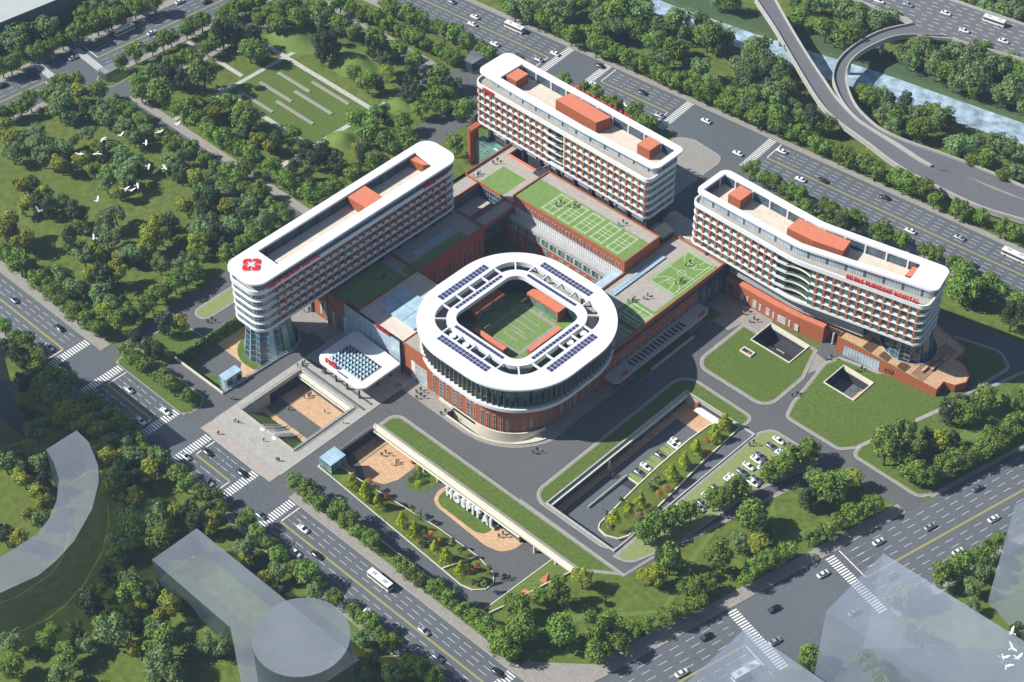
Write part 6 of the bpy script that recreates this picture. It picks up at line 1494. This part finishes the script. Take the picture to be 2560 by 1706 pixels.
# street rows along the entrance avenue
plant('between avenue and entrance ramp', row('s',14,[(355,250),(430,300),(470,350),(535,390),(640,450),(705,505),(775,570),(850,635),(1040,785),(1095,835),(1155,885),(1285,960),(1370,1015),(1450,1095),(1530,1140),(1595,1190),(1715,1275),(1790,1325)],130)+row('s',15,[(40,1205),(120,1275),(205,1350)],130))
plant('on the near side of the entrance avenue', row('s',5,[(20,690),(95,770),(170,800),(215,870),(255,920),(355,1000),(445,1055),(590,1150),(640,1210),(720,1270),(785,1320),(850,1375),(905,1430),(1010,1520),(1065,1560)],118)+row('s',14,[(40,510),(100,585),(178,655),(265,740),(380,820),(440,850),(520,905),(612,1010),(760,1125),(840,1180),(900,1250),(1000,1320),(1110,1430),(1190,1480),(1265,1540)],128)+row('s',13,[(1160,190),(1210,260),(1330,330),(1400,350),(1450,420)],128))
plant('beside the avenue below the left park', row('s',5,[(20,215),(75,250),(130,300),(235,390),(300,430),(350,475),(400,515),(445,560),(495,605),(575,650),(640,690)],122)+mix(5,'d880,770,100 d970,820,100 d1030,850,90')+row('s',5,[(820,840),(880,895),(950,945),(1060,1015),(1130,1080),(1215,1130)],120))
plant('along the drive west of the ward', row('s',5,[(775,650),(850,605),(930,565),(1010,480),(1075,445),(1140,410),(1205,370),(1270,330)],125)+row('s',6,[(40,880),(100,840),(160,800),(220,770),(280,730)],110)+mix(5,'d1065,690,95 o1180,670,130'))
# left park
plant('in the left park lawn', mix(1,'b310,600,130 g380,610,120 g430,600,110 o495,620,120 g400,680,150 b500,520,110 b420,530,100 s360,540,90 b640,590,120 u385,730,110 g445,760,90 d570,730,90 g655,725,130 g700,770,110 u950,850,110 g245,860,110 o60,900,140 g180,910,130 g80,1000,110 u255,950,130 g340,935,120 g435,965,110 g275,1020,120 o395,1060,130 o460,905,110 o520,1040,125 u575,880,120 o625,950,110 d690,1010,110 g740,960,110 u820,840,110 g870,890,110 u790,1020,120 o610,1110,100 b715,1130,130 g690,1190,110 u820,1170,120 u900,1075,115 g820,1080,100 o775,1240,110 u1095,1075,120 o1120,1130,80 d1180,1125,120 o1300,1160,130 g1370,1180,110 g1310,1245,110 o1030,1450,110 d1110,1480,120 o1055,1530,130 o1225,1345,130 d1310,1300,110 d1380,1290,110 u1470,1270,115 o1480,1345,120 d1340,1380,120 g1545,1330,110 g1620,1350,115 o150,1210,120 d215,1210,110 o290,1265,115 o150,1330,130 d245,1320,110 d320,1350,110 u390,1310,110 d490,1390,120 o510,1475,90 g690,1440,120 u755,1410,110 o30,1500,140 g690,1545,120 g1290,1510,130 g1370,1470,120 g1510,1490,110 d1590,1430,110 g1700,1470,130 g1760,1420,110 o30,800,110'))
plant('in the left park above the avenue', mix(5,'o60,60,170 o150,130,140 g20,190,110 d490,140,140 u545,240,125 u720,130,170 o640,210,110 o760,220,110 u830,230,130 g890,230,110 o960,200,120 d980,160,90 g1040,290,110 o1000,100,160 d1100,50,120 g1260,60,110 o1290,140,130 g1350,100,120 o1280,190,110 d1420,110,110 g1490,70,110 g410,360,130 g480,440,120 o520,460,100 o600,370,120 d670,370,130 o760,350,140 g650,460,125 g650,520,110 g740,540,120 o690,590,120 u1150,300,110 g1230,280,110 d1230,320,70 g1300,30,90 g1650,30,130 g1560,40,110 d1460,150,90'))
plant('lining the park walk on its lower side', row('s',1,[(745,650),(800,695),(850,725),(905,765),(955,800),(1055,860),(1110,905),(1145,945),(1235,965),(1330,1030),(1415,1080),(1490,1130),(1560,1170),(1610,1215),(1670,1260)],110)+row('s',6,[(20,420),(70,340),(40,330),(110,390),(170,440),(230,500),(250,460),(320,550),(380,590),(430,630)],115)+mix(1,'g1195,1010,110'))
plant('lining the park walk on its upper side', row('s',1,[(1190,725),(1280,770),(1340,820),(1390,860),(1445,900),(1510,940),(1560,965),(1650,1020)],112)+row('s',2,[(80,1010),(200,1100),(260,1150),(320,1190),(360,1200),(440,1250),(500,1270),(560,1240),(630,1220)],118)+mix(2,'b730,1120,120 d480,1040,110 d550,1000,120 d420,980,120 d640,1060,120 o450,1130,100 d370,1110,120 b40,1090,110'))
plant('in the park around the stone slabs', mix(1,'b900,540,110 b960,490,120 g1010,470,120 b1050,600,170 b920,600,110 d1090,490,110 d1150,510,100 d1200,520,110 t1325,460,160 b1350,300,110 b1400,260,110 d1450,230,120 d1530,220,120 g1560,210,100 b1670,320,150 d1650,240,110 b1380,680,120 o1390,740,100 b1500,670,110 b1290,690,110 b1600,770,170 o1600,690,100 d1600,870,100 o1690,900,120 o1760,940,110')+mix(2,'b60,740,130 b330,880,150 d230,930,110 o110,880,90 d30,870,100 b60,310,150 d540,280,150 d600,300,110 d600,240,80 d530,360,90 b740,470,100 d870,320,100 b830,510,150 d910,540,90 o960,480,90 b920,330,100 d960,410,100 b1040,310,110 b1130,390,110 d1120,450,90 d1100,490,80 d1080,610,80 d1160,600,110 g1200,580,100 b1290,500,150 b1400,530,110 b1260,640,130 b1350,620,110 b1180,700,120 b1310,700,110 b900,740,100 d950,740,80 b1060,790,130 b780,790,130 b830,850,150 b960,900,150 b1090,920,150 d840,900,90 d820,1010,110 o770,970,90 b900,1040,150 b1000,950,110 b1400,940,140 b1450,720,120 b1500,700,100'))
plant('at the top of the park', mix(2,'b150,110,110 b235,150,120 b200,60,100 b290,60,130 b350,110,110 b410,120,130 b440,40,110 b350,30,110 b510,60,110 g520,110,130 b600,130,110 b650,160,120 b740,190,110 b570,70,100 b30,40,90 b70,10,90'))
plant('along the upper left avenue, campus side', row('s',1,[(790,385),(878,345),(990,300),(1060,265),(1112,240),(1212,185),(1262,155),(1312,128),(1440,85),(1490,62),(1535,45),(1580,35),(1630,20),(1690,0)],108)+row('s',1,[(1130,405),(1180,375),(1230,360)],115)+row('s',1,[(20,720),(75,705),(130,690),(190,655)],110)+mix(1,'b1700,120,100 b1780,90,110 b1800,160,110 b1450,160,110 b1530,130,100'))
plant('beyond the upper left avenue', row('s',1,[(230,335),(285,305),(340,285),(400,250),(462,225),(530,195),(630,150),(715,110),(775,85),(875,50),(950,25),(1005,5),(10,440),(62,412),(112,380)],112)+mix(1,'g60,270,130 g130,290,120 g180,120,110 b250,110,120 g90,210,130 g180,190,110 g240,200,100 g320,190,130 g30,230,110 b530,100,110 g600,40,110 g660,60,100 g510,15,110 b580,110,80 g730,30,90 g820,10,90'))
plant('in the outer row behind the ward', row('s',2,[(1095,80),(1140,110),(1185,125),(1285,165),(1335,190),(1400,215),(1490,275),(1575,300),(1630,335),(1800,400),(1000,50),(960,20)],108))
plant('in the inner double row behind the ward', row('s',2,[(650,20),(720,40),(790,70),(850,90),(905,110),(965,150),(1050,195),(1105,215),(1160,245),(1220,280),(1310,320),(1350,345),(1395,375)],108)+row('s',2,[(860,220),(920,260),(880,240)],110))
plant('behind the north ward', row('s',3,[(240,385),(560,540),(680,600),(740,620),(800,655),(870,690),(1010,745),(1060,780),(1110,800)],112))
plant('behind the east ward', row('s',4,[(45,1110),(135,1150),(200,1185),(260,1215),(320,1235),(375,1260),(520,1340),(590,1370),(650,1400),(700,1420),(750,1435),(890,1520),(940,1540)],110)+mix(12,'b500,10,110 b560,40,100')+row('s',12,[(885,75),(940,95),(1040,130),(1190,195),(1250,220),(1365,270)],115)+mix(12,'d650,30,110 b1440,340,140 b1450,440,190 b1600,410,140 b1680,450,130 o1420,470,120 d1540,480,110 b1780,540,140 d1760,620,150 b1540,400,110')+mix(4,'o210,1290,90 o270,1320,80 b410,1350,110 d640,1450,110'))
plant('across the avenue behind the wards', row('s',3,[(375,110),(430,130),(490,160),(550,185),(600,215),(760,290),(800,305),(855,320),(960,370),(1010,390),(1085,410),(1170,460),(1250,510),(1320,520),(1380,545),(1430,580),(1490,600),(1590,660),(1650,680),(1710,700),(1770,720),(1829,760)],118)+row('s',4,[(100,760),(235,810),(300,850),(370,870),(475,930),(545,950),(630,1000),(690,1020),(755,1040),(810,1070),(860,1110),(995,1160),(1050,1190),(1120,1210),(1175,1230),(1250,1290),(1395,1350),(1450,1370),(1545,1410),(1690,1480),(1750,1510)],118))
plant('in the river wood, near bank', mix(3,'g230,50,130 g310,70,130 b180,20,110 g420,20,120 g480,50,130 g560,70,120 b620,30,110 g700,10,110 g770,20,100 b900,50,180 g950,20,150 g1040,90,150 g1070,20,130 g780,140,120 g860,110,120 b700,200,110 b750,220,120 g890,190,130 b980,180,130 b820,190,110 g1040,200,110 b1140,250,150 g1170,180,120 b1240,170,120 g1290,120,160 g1350,190,130 g1440,120,120 b1490,230,160 g1530,190,120 g1560,290,110 g1620,240,120 b1270,320,150 g1330,290,110 g1200,390,110 g1450,450,120 g1510,530,110 b1550,590,100 g1690,440,130 g1740,470,120 g1780,340,160 g1800,400,130 g1750,520,110 g1810,590,110 d1700,520,90 b1640,600,110'))
plant('in the wood between avenue and ramp', mix(4,'g80,300,170 g140,390,150 b60,380,130 g30,440,130 g120,470,130 g230,480,130 g180,560,120 b280,570,130 g100,600,150 b30,620,140 g190,640,130 g20,700,130 b120,740,120 b220,750,130 g330,690,90 b360,760,110 d440,780,120 b530,810,120 g250,420,110 d60,520,120 d130,540,110'))
plant('in the upper meadow by the river', mix(4,'b350,115,115 b540,190,130 b670,250,160 g640,50,130 g700,70,120 g770,100,130 g880,140,140 g960,120,120 g590,20,110 g520,10,110 g440,20,110 g730,160,110 g330,10,90 g1010,170,0.1')[:-1])
plant('inside the ramp loop', mix(4,'g1030,340,110 g1100,380,120 g1180,310,130 g1120,290,100 g1260,440,130 g1240,400,110 b1330,450,130 g1300,500,120 g1370,330,110 g1290,340,100 g1430,450,130 g1500,370,160 b1540,330,130 g1520,500,170 g1580,420,130 b1510,560,130 g1640,390,130 g1700,430,130 b1740,400,110 g1670,610,130 g1760,580,150 g1380,520,120 g1440,520,110 b1820,480,110 g1820,690,90'))
plant('on the river bank right of the ramps', mix(4,'b790,580,120 b830,630,130 g900,640,110 d960,650,80 g920,720,140 b980,750,120 d1060,670,90 g1130,740,120 b1220,720,150 g1280,760,130 b1140,830,150 g1210,830,130 b1330,790,110 g970,820,100 g1370,930,120 g1430,950,150 g1540,920,100 g1640,930,110 g1700,960,110 b1490,1030,110 b1570,1030,130 g1750,970,110 b1690,1130,100 g1780,1110,120 g1810,1000,100'))
plant('far beyond the elevated highway', mix(4,'g1480,10,100 g1560,30,110 g1640,80,110 g1700,90,110 g1780,110,110 g1820,90,110 g1420,5,90 g1720,20,110 g1800,30,110 g1620,10,100'))
plant('at the top edge near the river', mix(4,'g20,10,0.1')[:0]+mix(3,'b1640,15,110 g1560,5,90'))
# lower left wood
plant('in the lower left wood', mix(5,'d110,890,110 d60,850,110 d150,1040,130 o220,980,120 u285,1070,130 o290,1150,110 u350,1140,140 g235,970,100 o150,1210,90 g235,1380,150 d200,1290,90 u480,1200,140 o440,1260,130 o520,1270,130 g620,1290,120 o560,1330,120 o640,1360,130 g720,1450,120 g820,1450,120 o700,1530,120 o790,1540,110 g870,1540,120 o640,1500,80 o660,1540,90 o130,1510,110 g60,1520,120 b250,900,110 d170,940,100 o400,1310,110 b500,1340,100'))
plant('in the wood around the frosted blocks', mix(13,'g30,120,150 g110,130,140 o150,230,140 d270,260,110 o210,100,110 g270,120,120 o250,330,110 o190,470,120 o290,410,110 g260,490,120 o120,630,150 d30,600,130 o400,30,0.1')[:-1]+mix(13,'g870,100,130 o740,100,140 o660,60,100 g740,220,150 o740,310,130 d870,250,120 o880,360,140 o980,180,150 g1020,90,120 o920,40,110 g1010,440,130 g840,490,150 b870,570,150 g1040,520,150 b1040,620,150 o1150,430,130 d1240,440,120 d1290,530,120 o1400,520,130 g770,640,150 b760,710,140 d710,860,140 g860,900,130 b850,1000,150 o920,1050,110 d1020,990,120 o1110,1030,150 o1080,1140,140 d600,1040,160 o650,980,90 b310,1240,170 g740,1240,180 o650,1180,120 g90,1300,130 d500,1230,120 g560,1310,120 b420,1370,170 o880,1340,120 g1010,1200,130 b1050,1290,200 g1040,1400,200 d900,1220,90 g1230,1270,130 g1340,1310,130 g1450,1330,120 g400,1500,160 b60,1450,170 g1130,1500,160 g1000,1500,130 g1600,690,140 o1580,780,110 d1360,440,100 o1500,590,0.1')[:-1])
plant('between wood and avenue by the round drum', mix(14,'g40,690,130 o30,780,110 g250,850,120 o170,900,110 g490,970,120 d260,980,90 g790,1280,120 g990,1510,150 g780,1530,120 d880,1420,110 o300,810,80'))
# lower park wood
plant('on the lower park slope', mix(15,'t520,950,185 o670,890,130 b385,1010,110 b240,1060,170 b280,1200,200 b160,1320,160 b215,1370,120 b530,1240,180 t750,1200,170 b860,1170,170 b910,1320,140 b1000,1210,130 b1100,1190,120 b770,1370,160 b1220,1130,130 b1300,1090,130 b1380,1070,130 b1430,1040,110 t1245,750,175 o1080,880,110 o1180,860,150 d1190,740,110 t1560,730,190 g1690,640,130 b1780,460,200 o1800,680,110 b1040,1390,0.1')[:-1])
plant('in the street row above the lower right avenue', row('s',16,[(430,615),(500,575),(560,570),(630,510),(700,470),(760,440),(820,410),(860,390),(10,880),(60,830),(120,790),(170,770),(220,740),(280,700)],125)+row('s',15,[(1350,960),(1420,950),(1480,920),(1600,940),(1640,920)],125)[:3])
plant('in the park beside the campus exit', mix(16,'g455,215,110 b550,290,190 d420,360,130 d450,330,110 o720,235,130 b640,260,110 b60,480,190 o100,650,130 d110,600,110'))
plant('along the surface car park', row('s',11,[(820,1130),(890,1080),(950,1050),(1010,1020),(1060,990),(1120,990),(1270,900),(1320,880),(1390,840),(1450,820),(1640,720),(1700,690),(1760,660),(1800,620)],150)+row('s',16,[(170,190),(250,140),(320,110),(400,60),(440,40)],140))
plant('in the wood by the campus exit, right part', mix(12,'b930,1440,180 t1050,1390,150 b1120,1470,140 d1200,1400,110 o1290,1440,140 d1370,1430,80 d1330,1240,130 b1440,1260,160 d1410,1200,90 b1560,1160,160 d1480,1190,110 b1790,1190,110 b1780,1140,90 g1730,1170,80')+mix(16,'b930,50,180 b1100,180,150 b1070,80,130'))
plant('in the hedge row beside the lower right avenue', row('s',12,[(1829,1300),(1760,1340),(1690,1380),(1620,1410),(1560,1440)],125)+row('s',16,[(1200,220),(1250,190),(1310,160),(1370,130),(1440,90),(1510,60),(1580,40),(1650,10)],130))
plant('across the lower right avenue', row('s',16,[(1290,880),(1340,840),(1400,800),(1460,770),(1520,730),(1580,710),(1680,630)],125)+mix(16,'g1490,930,130 g1560,850,130 b1580,780,120 g1500,1060,110 g1000,1010,150 g1080,970,140 g1160,980,140 g1090,1230,150 g1180,1270,130 g1240,1380,110 b430,1390,150 g440,1470,100 g800,1420,140 b900,1540,150 d1780,1240,110 g1650,840,100'))
# planted strip of the drop-off (lime conical, rust and young trees)
zg = lambda c, x, y: 0
plant('in the planted strip of the drop-off', mix(14,'c740,250,88 c822,312,88 c900,372,88 c1060,497,90 c1140,575,90 c1272,680,92 c1345,735,92 c1445,812,95'), z=-2.4)
plant('beside the pink path of the drop-off', mix(14,'r845,253,52 r893,290,55 r960,350,55 r1243,595,56 r1305,625,50 r1503,840,60 r1550,800,58'), z=-2.6)
plant('at the drive edge of the drop-off', mix(14,'p1118,430,60 p1175,472,60 p1385,645,62 p1442,700,62 p1600,920,66 p1620,825,55'), z=-3.4)
plant('in the dividing garden of the car court', mix(11,'c1338,400,90 c1272,478,90 c1150,572,92 c1078,640,92 c995,725,94 c785,900,95 c705,965,95 c615,1030,98'), z=-2.2)
plant('among the lime trees of the car court', mix(11,'r1228,530,54 r1215,605,56 r960,832,56 r915,875,56 r830,957,56'), z=-2.8)
plant('near the tunnel of the car court', mix(11,'p890,780,60 p840,820,60 p655,920,56 p560,1000,56'), z=-4.0)
# clipped shrubs and flower beds
def shrub(c, x, y, z, d, m, lab, nm='shrub', cat='shrub', grp=None, seed=1):
    q = g(c, x, y, z+.5)
    if (nm, m) not in WC: WC[(nm, m)] = crown_mesh(seed+7, 'bush', L[m] if m in L else T[m], 420, 7)
    link(nm, WC[(nm, m)], None, (q[0], q[1], z-.25*d), trnd.uniform(0, 6), lab, cat, grp, scale=(d, d, d*.9))
for k, (x, y, d) in enumerate(((1155,165,2.2),(1145,215,2.4),(1187,215,2.9),(1108,243,1.9),(1200,250,2.1))): shrub(14, x, y, -5.1, d*1.5, 'lime' if k == 0 else 'mid', '%s clipped bright shrub on the rounded island of the drop-off' % ('topmost','left tall','right tall','leftmost low','rightmost low')[k], grp='clipped shrubs of the island')
shrub(14,1165,272,-5.1,3.4,'lime','low bright yellow green flower bed on the rounded island','flower_bed','flower bed')
for k, (c, x, y, w_) in enumerate(((14,950,420,'upper part of the drop-off strip'),(14,1195,580,'middle part of the drop-off strip'),(14,1185,625,'lower middle of the drop-off strip'),(14,1490,805,'lower end of the drop-off strip'),(11,765,975,'lower end of the car court garden'),(11,1180,625,'middle of the car court garden'),(11,575,1065,'tip of the car court garden'))):
    shrub(c, x, y, -2.4 if k < 4 else -3.6, 2.6, 'pale', 'pale green cloud clipped shrub in the '+w_, grp='cloud clipped shrubs')
T['flower'] = mat('pink flowers', (.50,.20,.25), .9, var=.3, scale=3)
for k, (c, x, y, w_) in enumerate(((14,955,455,'upper drop-off strip'),(14,1195,660,'middle drop-off strip'),(11,775,1000,'car court garden'),(11,1180,650,'upper car court garden'),(11,585,1090,'tip of the car court garden'))):
    shrub(c, x, y, -2.6 if k < 2 else -3.8, 2.0, 'flower', 'low pink flowering shrub in the '+w_, 'flower_bush', 'shrub', 'low pink flowering shrubs')
print('TREES', NT)
# ---------------------------------------------------------------- haze
b = MB(); b.box(-900,-800,-8,900,1000,470,'white'); hz = b.build('haze', kind='stuff', label='thin blue haze over the whole district', cat='haze')
hm = bpy.data.materials.new('haze'); hm.use_nodes = True; n = hm.node_tree; n.nodes.remove(n.nodes['Principled BSDF'])
pv = n.nodes.new('ShaderNodeVolumePrincipled'); pv.inputs['Color'].default_value = (.50,.68,1,1); pv.inputs['Density'].default_value = .00010; pv.inputs['Anisotropy'].default_value = 0.1
n.links.new(pv.outputs[0], n.nodes['Material Output'].inputs['Volume']); hz.data.materials.clear(); hz.data.materials.append(hm)
